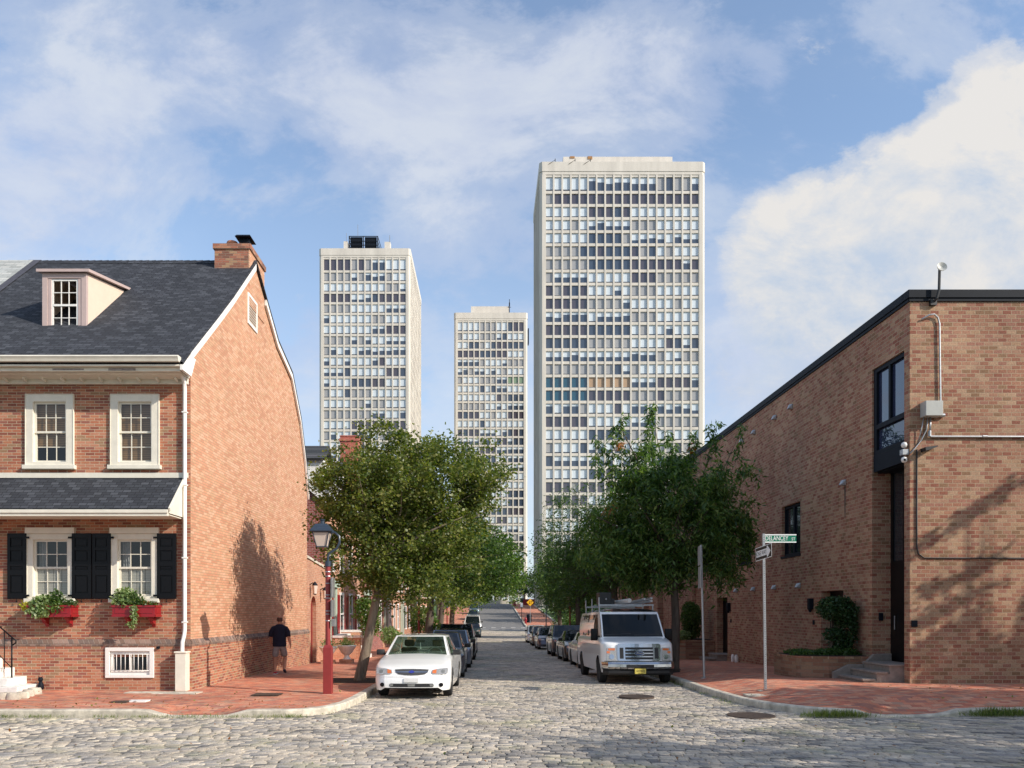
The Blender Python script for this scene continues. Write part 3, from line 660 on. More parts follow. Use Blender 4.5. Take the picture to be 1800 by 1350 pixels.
# rake boards along the gable
rk = MB(); rkb = False
rk.add(RKC[0], RKC[1])
for (y0, z0), (y1, z1) in zip(rp[1:-1], rp[2:]):
    h = .28 if y0 < 23 else .24
    if y0 > 24.5 and len(rk.v) and not rkb: rk.build('rake_board', WHITE, hs); rk = MB(); rkb = True
    if 23.2 < y0 < 24.5: continue
    rk.add([(XL+.02, y0, z0-.065), (XL+.02, y1, z1-.065), (XL+.02, y1, z1-h), (XL+.02, y0, z0-h), (XL+.085, y0, z0-.065), (XL+.085, y1, z1-.065), (XL+.085, y1, z1-h), (XL+.085, y0, z0-h)], [(0,1,2,3),(4,7,6,5),(0,4,5,1),(3,2,6,7),(0,3,7,4),(1,5,6,2)])
rk.build('rake_board', WHITE, hs)
# cornice: gutter, fascia, soffit moulding, dentils
co = MB(); x1 = XL+.015
co.prism([(YF-.78, 7.585), (YF-.62, 7.585), (YF-.62, 7.72), (YF-.80, 7.72), (YF-.83, 7.69), (YF-.80, 7.64)], 0, HX0, x1)
co.build('gutter', CREAM, hs)
co = MB()
co.box(HX0, x1-.01, YF-.70, YF-.02, 7.50, 7.58); co.box(HX0, x1-.03, YF-.60, YF-.021, 7.415, 7.498); co.box(HX0, x1-.05, YF-.10, YF-.022, 7.27, 7.413)
co.prism([(YF-.10, 7.41), (YF-.50, 7.41), (YF-.42, 7.385), (YF-.10, 7.37)], 0, HX0, x1-.06)
cn = co.build('cornice', CREAM, hs, bevel=.006)
dn = MB()
x = HX0+.1
while x < XL-.1:
    dn.prism([(YF-.11, 7.30), (YF-.16, 7.30), (YF-.26, 7.345), (YF-.28, 7.38), (YF-.11, 7.38)], 0, x, x+.05); x += .44
dn.build('dentils', CREAM, cn)
pt = MB(); pt.box(wx(212), wx(258), YF-.612, YF-.59, 7.43, 7.485); pt.box(wx(117), wx(170), YF-.608, YF-.59, 7.44, 7.475); pt.build('worn_patch', simple('weathered_wood', (.30,.26,.24), .9, var=.4, scale=14), cn)
# belt board above the pent roof, pent roof
bb = MB(); bb.box(HX0, XL-.05, YF-.035, YF-.002, 5.09, 5.21); bb.build('belt_board', CREAM, hs)
PX1 = XL-.02
pn = MB(); pn.prism([(YF-.003, 5.09), (YF-.003, 5.02), (YF-.88, 4.22), (YF-.90, 4.27)], 0, HX0, PX1-.16); pr_o = pn.build('pent_roof', ROOFM, hs)
pn = MB(); pn.box(HX0, PX1-.15, YF-.92, YF-.86, 4.09, 4.225); pn.box(HX0, PX1-.17, YF-.86, YF-.005, 4.12, 4.15); pn.box(HX0, PX1-.14, YF-.95, YF-.92, 4.16, 4.235)
pn.prism([(YF-.005, 5.06), (YF-.005, 4.16), (YF-.84, 4.16), (YF-.84, 4.24)], 0, PX1-.158, PX1-.14); pn.prism([(YF-.005, 5.13), (YF-.005, 5.03), (YF-.9, 4.20), (YF-.93, 4.27)], 0, PX1-.138, PX1-.09)
pn.build('pent_fascia', CREAM, pr_o, bevel=.005)
# windows
for i, (a, b) in enumerate(UW):
    sash(hs, a, b, UZ[0], UZ[1], YF, kind='blind', drop=.26 if i == 0 else .02, trim=.17)
for i, (a, b) in enumerate(LW):
    w_ = sash(hs, a, b, LZ[0], LZ[1], YF, kind='shutter', trim=.13, head=.15)
def shutter(x0, x1, z0, z1, hinge):
    s = MB(); y0 = YF-.06
    s.box(x0, x1, y0, y0+.035, z0, z1)
    st = .07
    for a, b in ((0, .085), (.36, .44), (.50, .57), (.93, 1.)):
        s.box(x0+st, x1-st, y0-.022, y0-.002, z0+(z1-z0)*a, z0+(z1-z0)*b)
    s.box(x0, x0+st, y0-.022, y0-.002, z0, z1); s.box(x1-st, x1, y0-.022, y0-.002, z0, z1)
    for a, b in ((.085, .36), (.44, .50), (.57, .74), (.79, .93)):
        s.box(x0+st+.035, x1-st-.035, y0-.016, y0-.001, z0+(z1-z0)*a+.03, z0+(z1-z0)*b-.03)
    s.box(x0+st, x1-st, y0-.0215, y0-.002, z0+(z1-z0)*.74, z0+(z1-z0)*.79)
    o = s.build('shutter', BLACKP, hs, bevel=.004)
    h = MB()
    for z in (z0+.08, z1-.1): h.rbox(((x0 if hinge < 0 else x1)+hinge*.03, y0-.03, z), (.10, .02, .045))
    h.lathe(((x0+x1)/2+.0, y0-.02, z0-.08), [(.006, 0), (.022, .02), (.006, .05), (.006, .09)], 8); h.build('shutter_hinge', BLACKP, o)
for a, b, hg in ((16, 49, 1), (129, 163, -1), (165, 197, 1), (278, 311, -1)):
    shutter(wx(a), wx(b), wz(1053), wz(938), hg)
# basement window with bars
w_ = MB(); a, b, c, d = BW
w_.box(a, b, YF-.10, YF-.055, d-.085, d); w_.box(a, b, YF-.10, YF-.055, c, c+.07); w_.box(a, a+.1, YF-.10, YF-.055, c+.07, d-.085); w_.box(b-.1, b, YF-.10, YF-.055, c+.07, d-.085)
bw = w_.build('basement_window', WHITE, hs, bevel=.006)
w_ = MB(); A, B, C_, D = a+.1, b-.1, c+.07, d-.085
w_.box(A, B, YF-.05, YF-.0, D-.06, D); w_.box(A, B, YF-.05, YF-.0, C_, C_+.09); w_.box(A, A+.07, YF-.05, YF-.0, C_+.09, D-.06); w_.box(B-.07, B, YF-.05, YF-.0, C_+.09, D-.06); w_.box((A+B)/2-.025, (A+B)/2+.025, YF-.05, YF-.01, C_+.09, D-.06); w_.build('sash', WHITE, bw)
w_ = MB(); w_.box(A, B, YF+.04, YF+.05, C_, D); w_.build('pane', GLASS, bw)
w_ = MB()
for z in (C_+.10, D-.07): w_.tube([(A, YF-.085, z), (B, YF-.085, z)], .009, 6)
for i in range(9): x = A+.06+(B-A-.12)*i/8; w_.tube([(x, YF-.085, C_+.10), (x, YF-.085, D-.07)], .008, 6)
w_.build('security_bars', WHITE, bw, smooth=True)
sp_ = MB(); sp_.tube([(wx(281), YF-.06, wz(1138)), (wx(281), YF-.14, wz(1138))], [.035, .03], 10); sp_.build('hose_tap', DARKM, hs)
# downspout with boxed foot
ds = MB(); X = XL-.11
ds.tube([(X+.02, YF-.30, 7.42), (X, YF-.10, 7.30), (X, YF-.07, 7.15), (X, YF-.07, 1.55), (X, YF-.10, 1.42), (X-.02, YF-.16, 1.25), (X-.02, YF-.17, 1.1), (X-.02, YF-.17, .95)], .046, 10)
for z in (6.6, 4.9, 3.2, 1.7): ds.box(X-.055, X+.055, YF-.122, YF-.005, z, z+.03)
ds.build('downspout', WHITE, hs, smooth='auto')
ds = MB(); ds.box(X-.14, X+.11, YF-.30, YF-.055, .12, 1.0); ds.box(X-.16, X+.13, YF-.32, YF-.052, 1.0, 1.04); ds.build('downspout_casing', CREAM, hs, bevel=.008)
# dormer
DX0, DX1, DY = -11.03, -9.93, 19.75
dz0, dz1 = 8.80, 10.34
dr_ = None
dm = MB(); f = .13
dm.box(DX0, DX0+f, DY-.03, DY+.05, dz0, dz1); dm.box(DX1-f, DX1, DY-.03, DY+.05, dz0, dz1); dm.box(DX0+f, DX1-f, DY-.03, DY+.05, dz1-.13, dz1); dm.box(DX0-.01, DX1+.01, DY-.06, DY+.05, dz0-.05, dz0); dm.box(DX0+f, DX1-f, DY-.03, DY+.05, dz0, dz0+.1)
dm.box(DX0+f+.005, DX0+f+.09, DY-.015, DY+.045, dz0+.1, dz1-.13); dm.box(DX1-f-.09, DX1-f-.005, DY-.015, DY+.045, dz0+.1, dz1-.13)
dr_ = dm.build('dormer', MAUVE, hs, bevel=.006)
for xx in (DX0+.01, DX1): dm = MB(); dm.prism([(DY+.05, dz0), (21.75, 10.62), (21.75, 10.72), (DY+.05, dz1)], 0, xx-.01, xx); dm.build('dormer_cheek', PEACH, dr_)
dm = MB()
dm.add([(DX0-.1, DY-.12, dz1), (DX1+.1, DY-.12, dz1), (DX1+.1, 21.95, 10.80), (DX0-.1, 21.95, 10.80), (DX0-.1, DY-.12, dz1+.07), (DX1+.1, DY-.12, dz1+.07), (DX1+.1, 21.95, 10.87), (DX0-.1, 21.95, 10.87)], [(0,3,2,1),(4,5,6,7),(0,1,5,4),(1,2,6,5),(3,0,4,7)])
dm.build('dormer_roof', MAUVE, dr_)
dw = sash(dr_, DX0+f+.08, DX1-f-.08, dz0+.08, dz1-.15, DY-.02, wm=WHITE, kind='none', sill=False, trim=.05, nm='dormer_sash') if False else None
w_ = MB(); a, b, c, d = DX0+f+.09, DX1-f-.09, dz0+.11, dz1-.14; zm = (c+d)/2; y = DY+.0
w_.box(a, a+.045, y, y+.03, c, d); w_.box(b-.045, b, y, y+.03, c, d); w_.box(a+.045, b-.045, y, y+.03, c, c+.045); w_.box(a+.045, b-.045, y, y+.03, d-.045, d); w_.box(a+.045, b-.045, y-.005, y+.03, zm-.025, zm+.025)
for k in (1, 2): x = a+.045+(b-a-.09)*k/3; w_.box(x-.009, x+.009, y+.005, y+.025, c+.045, zm-.025); w_.box(x-.009, x+.009, y+.005, y+.025, zm+.025, d-.045)
for q0, q1 in ((c+.045, zm-.025), (zm+.025, d-.045)): z = (q0+q1)/2; w_.box(a+.045, b-.045, y+.006, y+.024, z-.009, z+.009)
dwo = w_.build('dormer_window', WHITE, dr_)
# chimney
cx0, cx1, cy0, cy1 = XL-1.0, XL+.02, 23.22, 24.78
BCH = brickmat('chimney_brick', [(.36,.14,.09),(.28,.12,.08),(.44,.20,.12),(.22,.10,.07),(.40,.24,.14)], (.32,.26,.20), .215, .0677, .011, stain=.5, dirt=(.04,.03,.03))
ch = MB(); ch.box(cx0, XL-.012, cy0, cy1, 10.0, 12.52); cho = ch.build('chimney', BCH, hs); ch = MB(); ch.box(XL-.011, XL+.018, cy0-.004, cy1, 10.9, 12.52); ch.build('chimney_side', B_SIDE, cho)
ch = MB(); ch.box(XL-.2, XL+.028, 23.15, 24.86, 8.6, 11.9); ch.build('chimney_breast', B_SIDE, cho) if False else None
ch = MB(); ch.box(cx0-.04, cx1+.04, cy0-.04, cy1+.04, 12.52, 12.67); ch.build('chimney_crown', BCH, cho)
ch = MB(); ch.lathe((cx0+.40, 23.6, 12.67), [(.11, 0), (.11, .06), (.16, .10), (.17, .17), (.15, .22), (.12, .23), (.09, .15)], 16); ch.build('chimney_pot', TERRA, cho, smooth='auto')
ch = MB(); ch.box(cx0+.66, cx0+.93, 23.45, 23.72, 12.67, 12.80); ch.build('flue_liner', TERRA, cho)
ch = MB(); ch.box(cx0+.65, cx0+.94, 23.44, 23.73, 12.80, 12.93); ch.add([(cx0+.56, 23.3, 12.94), (cx0+1.03, 23.3, 12.94), (cx0+1.03, 23.87, 12.94), (cx0+.56, 23.87, 12.94), (cx0+.60, 23.35, 13.0), (cx0+.99, 23.35, 13.0), (cx0+.99, 23.82, 13.0), (cx0+.60, 23.82, 13.0)], [(0,3,2,1),(4,5,6,7),(0,1,5,4),(1,2,6,5),(2,3,7,6),(3,0,4,7)])
ch.build('flue_cap', DARKM, cho)
# louvre vent in the gable
lv = MB(); X = XL; lv.box(X, X+.03, 23.08, 23.16, 10.32, 11.22); lv.box(X, X+.03, 23.92, 24.0, 10.32, 11.22); lv.box(X, X+.03, 23.16, 23.92, 10.32, 10.40); lv.box(X, X+.03, 23.16, 23.92, 11.14, 11.22)
lvo = lv.build('gable_vent', WHITE, hs)
lv = MB()
for i in range(9): z = 10.42+i*.08; lv.add([(X+.004, 23.16, z+.05), (X+.004, 23.92, z+.05), (X+.025, 23.92, z), (X+.025, 23.16, z)], [(0,1,2,3)])
lv.build('louvre', CREAM, lvo, fix=False)
# front door bay at the far left with marble steps and railing
dd = MB(); dd.box(-12.9, -11.9, YF+.1, YF+.14, .9, 3.4); dd.build('front_door', simple('dark_green_door', (.03,.06,.045), .4, var=.05), hs)
st = MB()
sx = lambda px: (px-PX)*17.95/F
for i, (x1_, z1_) in enumerate(((wx(71), .28), (wx(50), .46), (wx(29), .66), (wx(8), .88))):
    st.box(-13.2, x1_+.0, YF-.42-.0*i-(.5-i*.1), YF-.062, (.12, .282, .462, .662)[i], z1_)
sto = st.build('doorstep', MARBLE, hs, bevel=.012)
ra = thing('stair_railing', 'black iron handrail on the white marble doorstep', 'railing', (sx(16), YF-.6, .28))
r_ = MB(); y = YF-.62; xp = sx(16)
r_.tube([(xp, y, .28), (xp, y, 1.36)], .018, 8); r_.tube([(sx(3), y, .66), (sx(3), y, 1.55)], .011, 6); r_.build('post', BLACKP, ra, smooth=True)
r_ = MB(); r_.tube([(sx(-30), y, 1.98), (sx(-2), y, 1.58), (xp, y, 1.38), (xp+.10, y, 1.30), (xp+.09, y, 1.25), (xp+.02, y, 1.2)], .016, 8); r_.tube([(sx(-30), y, 1.3), (xp, y, .68)], .010, 6); r_.build('handrail', BLACKP, ra, smooth=True)
# neighbouring house beyond the party line
nb_ = thing('neighbouring_house', 'brick house with pale grey shingle roof adjoining the corner house on its left', 'house', (-18, YF+.2, 0))
mb = MB(); mb.box(-24, HX0-.01, YF+.02, 30.5, -.3, 7.9); mb.build('wall', B_HOUSE, nb_)
mb = MB(); mb.prism([(y-.02, z+.02) for y, z in rp]+[(30.7, 6.3), (YF-.6, 6.9)][:1]+[(YF, 7.5)], 0, -24, HX0-.004); mb.build('roof', ROOFG, nb_)
# membrane strip over the seam
mb = MB()
for (y0, z0), (y1, z1) in zip(rp[1:4], rp[2:5]): mb.add([(HX0-.16, y0, z0+.035), (HX0+.22, y0, z0+.035), (HX0+.22, y1, z1+.035), (HX0-.16, y1, z1+.035)], [(0,1,2,3)])
mb.build('seam_flashing', simple('roof_felt', (.06,.06,.075), .9, var=.2), nb_, fix=False)
# window boxes with plants
def window_box(px0, px1, label, seed, style):
    x0, x1 = (px0-PX)*18.33/F, (px1-PX)*18.33/F; y0, y1 = YF-.36, YF-.012; z0, z1 = 1.86, 2.10
    t = thing('window_box', label, 'window box', ((x0+x1)/2, YF-.18, z0), 0, 'red window boxes on the corner house')
    b = MB(); b.box(x0, x1, y0, y0+.03, z0, z1); b.box(x0, x1, y1-.03, y1, z0, z1); b.box(x0, x0+.03, y0+.03, y1-.03, z0, z1); b.box(x1-.03, x1, y0+.03, y1-.03, z0, z1); b.box(x0+.03, x1-.03, y0+.03, y1-.03, z0, z0+.03)
    b.box(x0-.02, x1+.02, y0-.02, y0-.001, z1-.04, z1+.008); b.box(x1+.001, x1+.02, y0-.02, y1, z1-.04, z1+.008); b.box(x0-.015, x1+.015, y0-.015, y0-.001, z0-.025, z0+.03); b.box(x1+.001, x1+.015, y0-.015, y1, z0-.025, z0+.03)
    for u0, u1 in ((.06, .47), (.53, .94)): xa, xb = x0+(x1-x0)*u0, x0+(x1-x0)*u1; b.box(xa, xb, y0-.010, y0-.001, z0+.06, z1-.065)
    b.box(x1+.001, x1+.010, y0+.06, y1-.06, z0+.06, z1-.065)
    b.build('box', REDP, t, bevel=.004)
    for u in (.27, .83):
        c = MB(); xc = x0+(x1-x0)*u
        c.prism([(y1, z0-.03), (y0+.10, z0-.03), (y0+.11, z0-.07), (y0+.19, z0-.10), (y0+.22, z0-.17), (y1-.03, z0-.20), (y1, z0-.26)], 0, xc-.045, xc+.045); c.build('corbel', REDP, t, bevel=.006)
    so_ = MB(); so_.box(x0+.03, x1-.03, y0+.03, y1-.03, z1-.06, z1-.03); so_.build('soil', MULCH, t)
    rng = np.random.default_rng(seed)
    def cl(name, mat, cx, cz, rx, rz, n, s, ry=.17, cy=None, droop=0):
        v = rng.normal(size=(n, 3)); v /= np.linalg.norm(v, axis=1)[:, None]; r = rng.random(n)[:, None]**.4
        leaf_mesh(name, mat, np.array([cx, (cy or YF-.25), cz])+v*r*np.array([rx, ry, rz]), s*(.6+.8*rng.random(n)), t, rng, droop=droop)
    if style == 0:
        cl('yellow_plant', LEAF_Y, x0-.08, z1-.02, .14, .13, 160, .05); cl('trailing_plant', LEAF_V, x0+.34, z1+.05, .34, .22, 900, .075, .2, droop=.3); cl('trailing_plant', LEAF_V, x0+.30, z1-.12, .26, .15, 380, .07, .1, YF-.42, .5)
        cl('upright_plant', LEAF_D, x0+.62, z1+.17, .15, .20, 300, .06); cl('bushy_plant', LEAF_B, x0+.66, z1-.02, .18, .17, 350, .05, .16, YF-.34, .3); cl('bushy_plant', LEAF_D, x1-.05, z1+.06, .16, .09, 200, .045)
    else:
        cl('bushy_plant', LEAF_V, x0+.24, z1+.15, .28, .28, 1000, .075); cl('bushy_plant', LEAF_D, x0+.50, z1+.12, .2, .22, 300, .06); cl('small_plant', LEAF_D, x1-.2, z1+.04, .24, .07, 220, .04); cl('flowers', LEAF_R, x1-.2, z1+.06, .2, .05, 60, .035)
        for k in range(9): cl('trailing_ivy', LEAF_V, x0+.53+rng.normal()*.02+(-.06 if k > 6 else 0), z1-.02-k*.055, .075, .05, 34, .055, .05, YF-.42, .6)
window_box(49, 125, 'red window box at the left with yellow flowers and trailing pale green leaves', 5, 0)
window_box(198, 273, 'red window box at the right with a strand of ivy hanging down its front', 6, 1)
# black cat silhouette by the step
ct = MB(); cx, cy, cz = wx(79), YF-.18, .15
ct.lathe((cx, cy, cz), [(.05, 0), (.07, .03), (.065, .10), (.04, .17), (.035, .19)], 12)
ct.lathe((cx, cy-.01, cz+.18), [(.02, 0), (.05, .03), (.055, .06), (.045, .09), (.015, .11)], 12)
for s in (-1, 1): ct.add([(cx+s*.05, cy-.01, cz+.25), (cx+s*.015, cy-.01, cz+.27), (cx+s*.045, cy-.01, cz+.33), (cx+s*.035, cy+.015, cz+.26)], [(0,1,2),(1,3,2),(3,0,2),(0,3,1)])
ct.tube([(cx-.05, cy+.03, cz+.02), (cx-.10, cy+.0, cz+.03), (cx-.12, cy-.05, cz+.02)], .012, 6)
tag(ct.build('cat_figurine', DARKM, smooth='auto'), 'small black sitting cat figurine beside the marble doorstep', 'figurine')
# planting bed edged with stones at the left
bd = MB(); bd.box(-12.5, wx(36), 17.0, 18.05, .12, .19); tag(bd.build('planting_bed', MULCH), 'dark mulch planting bed edged with pale stones at the left kerb', 'flower bed')
rs = np.random.default_rng(4)
for i, (px, y, s) in enumerate(((8, 16.75, .26), (24, 16.72, .30), (40, 16.95, .27), (50, 17.35, .26), (60, 17.75, .32), (30, 18.1, .26), (4, 18.15, .25))):
    x = (px-PX)*y/F; m = MB(); k = 12
    pts = [(s*.52*(.85+.25*rs.random())*math.cos(a), s*.36*(.85+.25*rs.random())*math.sin(a)) for a in [2*math.pi*q/k for q in range(k)]]
    m.add([(x+a, y+b, .12) for a, b in pts]+[(x+a*.97, y+b*.97, .21) for a, b in pts]+[(x+a*.8, y+b*.8, .25+rs.random()*.02) for a, b in pts], [(q, (q+1) % k, k+(q+1) % k, k+q) for q in range(k)]+[(k+q, k+(q+1) % k, 2*k+(q+1) % k, 2*k+q) for q in range(k)]+[tuple(range(2*k, 3*k))])
    tag(m.build('edging_stone', CONC, smooth='auto'), ('low edging stone at the left picture edge on the kerb side of the mulch bed', 'second edging stone along the kerb side of the mulch bed', 'pale squarish edging stone at the near corner of the mulch bed', 'middle edging stone on the right end of the mulch bed', 'long rounded edging stone farthest right at the mulch bed', 'edging stone between the mulch bed and the marble doorstep', 'edging stone at the back of the mulch bed by the left picture edge')[i], 'stone', 'edging stones of the mulch bed')

# ------------------------------------------------------------------ garden wall, row houses on the left
gwal = thing('garden_wall', 'brick garden wall with an arched red door behind the corner house', 'wall', (XL, 32.4, -.2))
Y0, Y1 = 30.72, 34.15; zt = 3.95
g_ = MB(); g_.box(XL-.3, XL, Y0, 31.35, -.6, zt); g_.box(XL-.3, XL, 32.35, Y1, -.6, zt)
pts = [(31.35, zt), (31.35, 2.05)]+[(31.85-.5*math.cos(math.pi*i/12), 2.05+.5*math.sin(math.pi*i/12)) for i in range(13)]+[(32.35, zt)]
g_.prism(pts, 0, XL-.3, XL); g_.build('wall', B_ROW, gwal)
g_ = MB(); g_.add([(XL-.36, Y0, zt+.05), (XL+.05, Y0, zt+.05), (XL+.05, Y1, zt-.2), (XL-.36, Y1, zt-.2), (XL-.33, Y0, zt+.16), (XL+.02, Y0, zt+.16), (XL+.02, Y1, zt-.09), (XL-.33, Y1, zt-.09)], [(0,3,2,1),(4,5,6,7),(0,1,5,4),(1,2,6,5),(2,3,7,6),(3,0,4,7)]); g_.build('coping', CONC, gwal)
g_ = MB(); g_.prism([(31.35, -.3), (31.35, 2.05)]+[(31.85-.5*math.cos(math.pi*i/12), 2.05+.5*math.sin(math.pi*i/12)) for i in range(13)]+[(32.35, -.3)], 0, XL-.2, XL-.15); g_.build('door', WOODP, gwal)
def wall_lantern(x, y, z, nx, label, s=1.0, grp='wall lanterns on the garden wall'):
    t = thing('wall_lantern', label, 'lantern', (x, y, z), 0, grp)
    b = MB(); b.tube([(x, y, z+.1*s), (x+nx*.1*s, y, z+.16*s), (x+nx*.16*s, y, z+.12*s)], .015*s, 6); b.lathe((x+nx*.16*s, y, z+.08*s), [(.1*s, 0), (.05*s, .07*s), (.01, .12*s)], 4); b.lathe((x+nx*.16*s, y, z-.2*s), [(.03*s, 0), (.06*s, .03*s)], 4); b.build('lantern_frame', DARKM, t)
    b = MB(); b.lathe((x+nx*.16*s, y, z-.17*s), [(.055*s, 0), (.085*s, .24*s)], 4); b.build('lantern_glass', FROST, t)
wall_lantern(XL, 31.15, 2.85, 1, 'small wall lantern at the left of the arched red garden door', 1.3)
wall_lantern(XL, 33.1, 2.7, 1, 'small wall lantern at the right of the arched red garden door', 1.3)
def row_house(y0, y1, eave, ridge, label, bm, seed, shutters=None, dorm=True, rake=WHITE, sidem=None, xr=XL, door=GREENP):
    rg = random.Random(seed); g0 = float(gz((y0+y1)/2)); t = thing('row_house', label, 'house', (xr-4, (y0+y1)/2, g0), 0, 'row houses along the left pavement')
    b = MB(); b.box(xr-9, xr, y0, y1, g0-.6, eave); b.build('wall', bm, t)
    if sidem:
        b = MB(); b.add([(xr-9, y0-.012, g0-.5), (xr-.003, y0-.012, g0-.5), (xr-.003, y0-.012, eave), (xr-4.5, y0-.012, ridge-.05), (xr-9, y0-.012, eave)], [(0,1,2,3,4)]); b.build('side_wall', sidem, t, fix=False)
    b = MB(); b.prism([(xr+.35, eave-.15), (xr-4.5, ridge), (xr-9.35, eave-.15), (xr-9.35, eave-.3), (xr-4.5, ridge-.16), (xr+.35, eave-.3)], 1, y0-.1, y1+.0); b.build('roof', ROOFY, t)
    b = MB(); b.prism([(xr+.36, eave-.33), (xr+.42, eave-.18), (xr+.30, eave-.13), (xr+.30, eave-.33)], 1, y0-.08, y1); b.box(xr+.002, xr+.30, y0+.0, y1-.01, eave-.42, eave-.335); b.build('cornice', rake, t)
    b = MB(); k = .24
    b.prism([(xr+.36, eave-.16), (xr-4.5, ridge-.01), (xr-4.5, ridge-.30), (xr+.36, eave-.5)], 1, y0-.15, y0-.101); b.build('rake_board', rake, t)
    if dorm:
        for yc in (y0+(y1-y0)*.3, y0+(y1-y0)*.72):
            d = MB(); s = (ridge-eave)/4.85; zb = eave+.2
            d.box(xr-2.9, xr-.55, yc-.75, yc+.75, zb, zb+1.9); dd_ = d.build('dormer', WHITE, t)
            d = MB(); d.prism([(yc-.95, zb+1.85), (yc, zb+2.6), (yc+.95, zb+1.85), (yc+.95, zb+1.95), (yc, zb+2.7), (yc-.95, zb+1.95)], 0, xr-3.6, xr-.4); d.prism([(yc-.75, zb+1.9), (yc, zb+2.55), (yc+.75, zb+1.9)], 0, xr-3.4, xr-.6, 1); d.build('dormer_roof', [ROOFY, WHITE], dd_)
            d = MB(); d.box(xr-.545, xr-.53, yc-.42, yc+.42, zb+.35, zb+1.6); d.build('dormer_window', GLASS, dd_)
    n = max(2, int((y1-y0)/2.4))
    for fl, (z0, z1) in enumerate(((g0+1.3, g0+3.1), (g0+4.2, g0+5.8))):
        for i in range(n):
            yc = y0+(y1-y0)*(i+.5)/n
            if fl == 0 and i == 0:
                d = MB(); d.box(xr+.002, xr+.12, yc-.85, yc-.5, g0+.7, g0+3.4); d.box(xr+.002, xr+.12, yc+.5, yc+.85, g0+.7, g0+3.4); d.box(xr+.002, xr+.22, yc-.95, yc+.95, g0+3.4, g0+3.7); dr = d.build('door_surround', door, t)
                d = MB(); d.box(xr+.002, xr+.03, yc-.5, yc+.5, g0+.7, g0+3.4); d.build('front_door', WOODP, t)
                continue
            d = MB(); d.box(xr+.002, xr+.05, yc-.5, yc+.5, z1, z1+.12); d.box(xr+.002, xr+.08, yc-.55, yc+.55, z0-.1, z0); d.box(xr+.002, xr+.05, yc-.5, yc-.4, z0, z1); d.box(xr+.002, xr+.05, yc+.4, yc+.5, z0, z1); d.box(xr+.004, xr+.045, yc-.4, yc+.4, (z0+z1)/2-.03, (z0+z1)/2+.03); wo = d.build('window', WHITE, t)
            d = MB(); d.box(xr+.003, xr+.02, yc-.4, yc+.4, z0, z1); d.build('pane', GLASS, wo)
            if shutters and fl == 0:
                for s in (-1, 1): d = MB(); d.box(xr+.003, xr+.05, yc+s*.76-.24, yc+s*.76+.24, z0, z1); d.build('shutter', shutters, t)
    return t
row_house(34.2, 44.0, 6.75, 10.7, 'orange brick row house with red shutters, green door frame and white roof trim', B_ROW, 1, REDP, True, WHITE, B_DARK)
rh = row_house(44.02, 53.0, 7.4, 11.2, 'darker brick row house behind the street tree with two white dormers', B_DARK, 2, None, True)
row_house(53.02, 63.0, 7.0, 10.6, 'third brick row house along the left pavement, plain windows', B_ROW, 3, None, False)
row_house(63.02, 75.0, 7.2, 11.0, 'fourth brick row house along the left pavement with black shutters', B_HOUSE, 4, BLACKP, False)
row_house(75.02, 92.0, 6.8, 10.5, 'last brick row house before the cross street on the left', B_ROW, 5, None, False)
for nm, x, y, z1_, lab in (('chimney_stack', XL-.7, 44.6, 11.6, 'tall red brick chimney above the row houses behind the left tree'),):
    b = MB(); b.box(x-.5, x+.5, y-.5, y+.5, 7.5, z1_); b.box(x-.56, x+.56, y-.56, y+.56, z1_-.25, z1_-.12); b.box(x-.53, x+.53, y-.53, y+.53, z1_, z1_+.06)
    o = b.build('chimney', brickmat('bright_chimney_brick', [(.45,.12,.08),(.50,.15,.10),(.38,.10,.07)], (.45,.36,.30)), rh)
# stone stairs, railing, urns by the row house
sr = thing('entrance_stairs', 'white marble stairs with brick side walls before the orange row house', 'stairs', (-6.2, 36.5, -.2))
b = MB()
for i in range(6): b.box(XL+.01, XL+1.5-i*.2, 36.0+.0*i, 37.6, -.25+i*.19-(.0), -.06+i*.19)
b.build('steps', MARBLE, sr, bevel=.01)
b = MB(); b.box(XL+.01, XL+1.25, 35.62, 35.98, -.3, .75); b.build('side_wall', B_ROW, sr); b = MB(); b.box(XL+.01, XL+.9, 37.62, 37.95, -.3, .95); b.build('side_wall', B_ROW, sr)
b = MB(); b.box(XL+.01, XL+1.3, 35.58, 35.985, .75, .85); b.build('coping', MARBLE, sr); b = MB(); b.box(XL+.01, XL+.95, 37.615, 37.99, .95, 1.05); b.build('coping', MARBLE, sr)
fe = thing('iron_fence', 'thin black iron railing at the foot of the orange row house', 'railing', (-6.3, 39.5, -.2))
b = MB()
for i in range(9): y = 38.1+i*.22; b.tube([(-6.05, y, -.3), (-6.05, y, 1.05)], .011, 5)
b.build('bars', BLACKP, fe, fix=False)
b = MB(); b.tube([(-6.05, 38.0, 1.05), (-6.05, 40.0, 1.05)], .018, 6); b.tube([(-6.05, 38.0, .0), (-6.05, 40.0, .0)], .015, 6); b.build('rail', BLACKP, fe)
def urn(x, y, z, s, label, seed):
    t = thing('stone_urn', label, 'planter', (x, y, z), 0, 'stone urns before the garden wall')
    b = MB(); b.box(x-.24*s, x+.24*s, y-.24*s, y+.24*s, z-.05, z+.14*s); b.build('base', B_ROW, t)
    b = MB(); b.lathe((x, y, z+.14*s), [(.16*s, 0), (.10*s, .07*s), (.09*s, .15*s), (.2*s, .24*s), (.31*s, .42*s), (.36*s, .50*s), (.33*s, .53*s), (.28*s, .47*s)], 18); b.build('bowl', MARBLE, t, smooth='auto')
    rng = np.random.default_rng(seed); v = rng.normal(size=(420, 3)); v[:, 2] = abs(v[:, 2]); leaf_mesh('plant', LEAF_V, np.array([x, y, z+.62*s])+v*np.array([.15, .15, .17])*s, .07*(.6+.8*rng.random(420)), t, rng)
urn(-6.2, 31.0, walk_l(0, 31), 1.0, 'pale stone urn planter standing left of the other one by the arched door', 1)
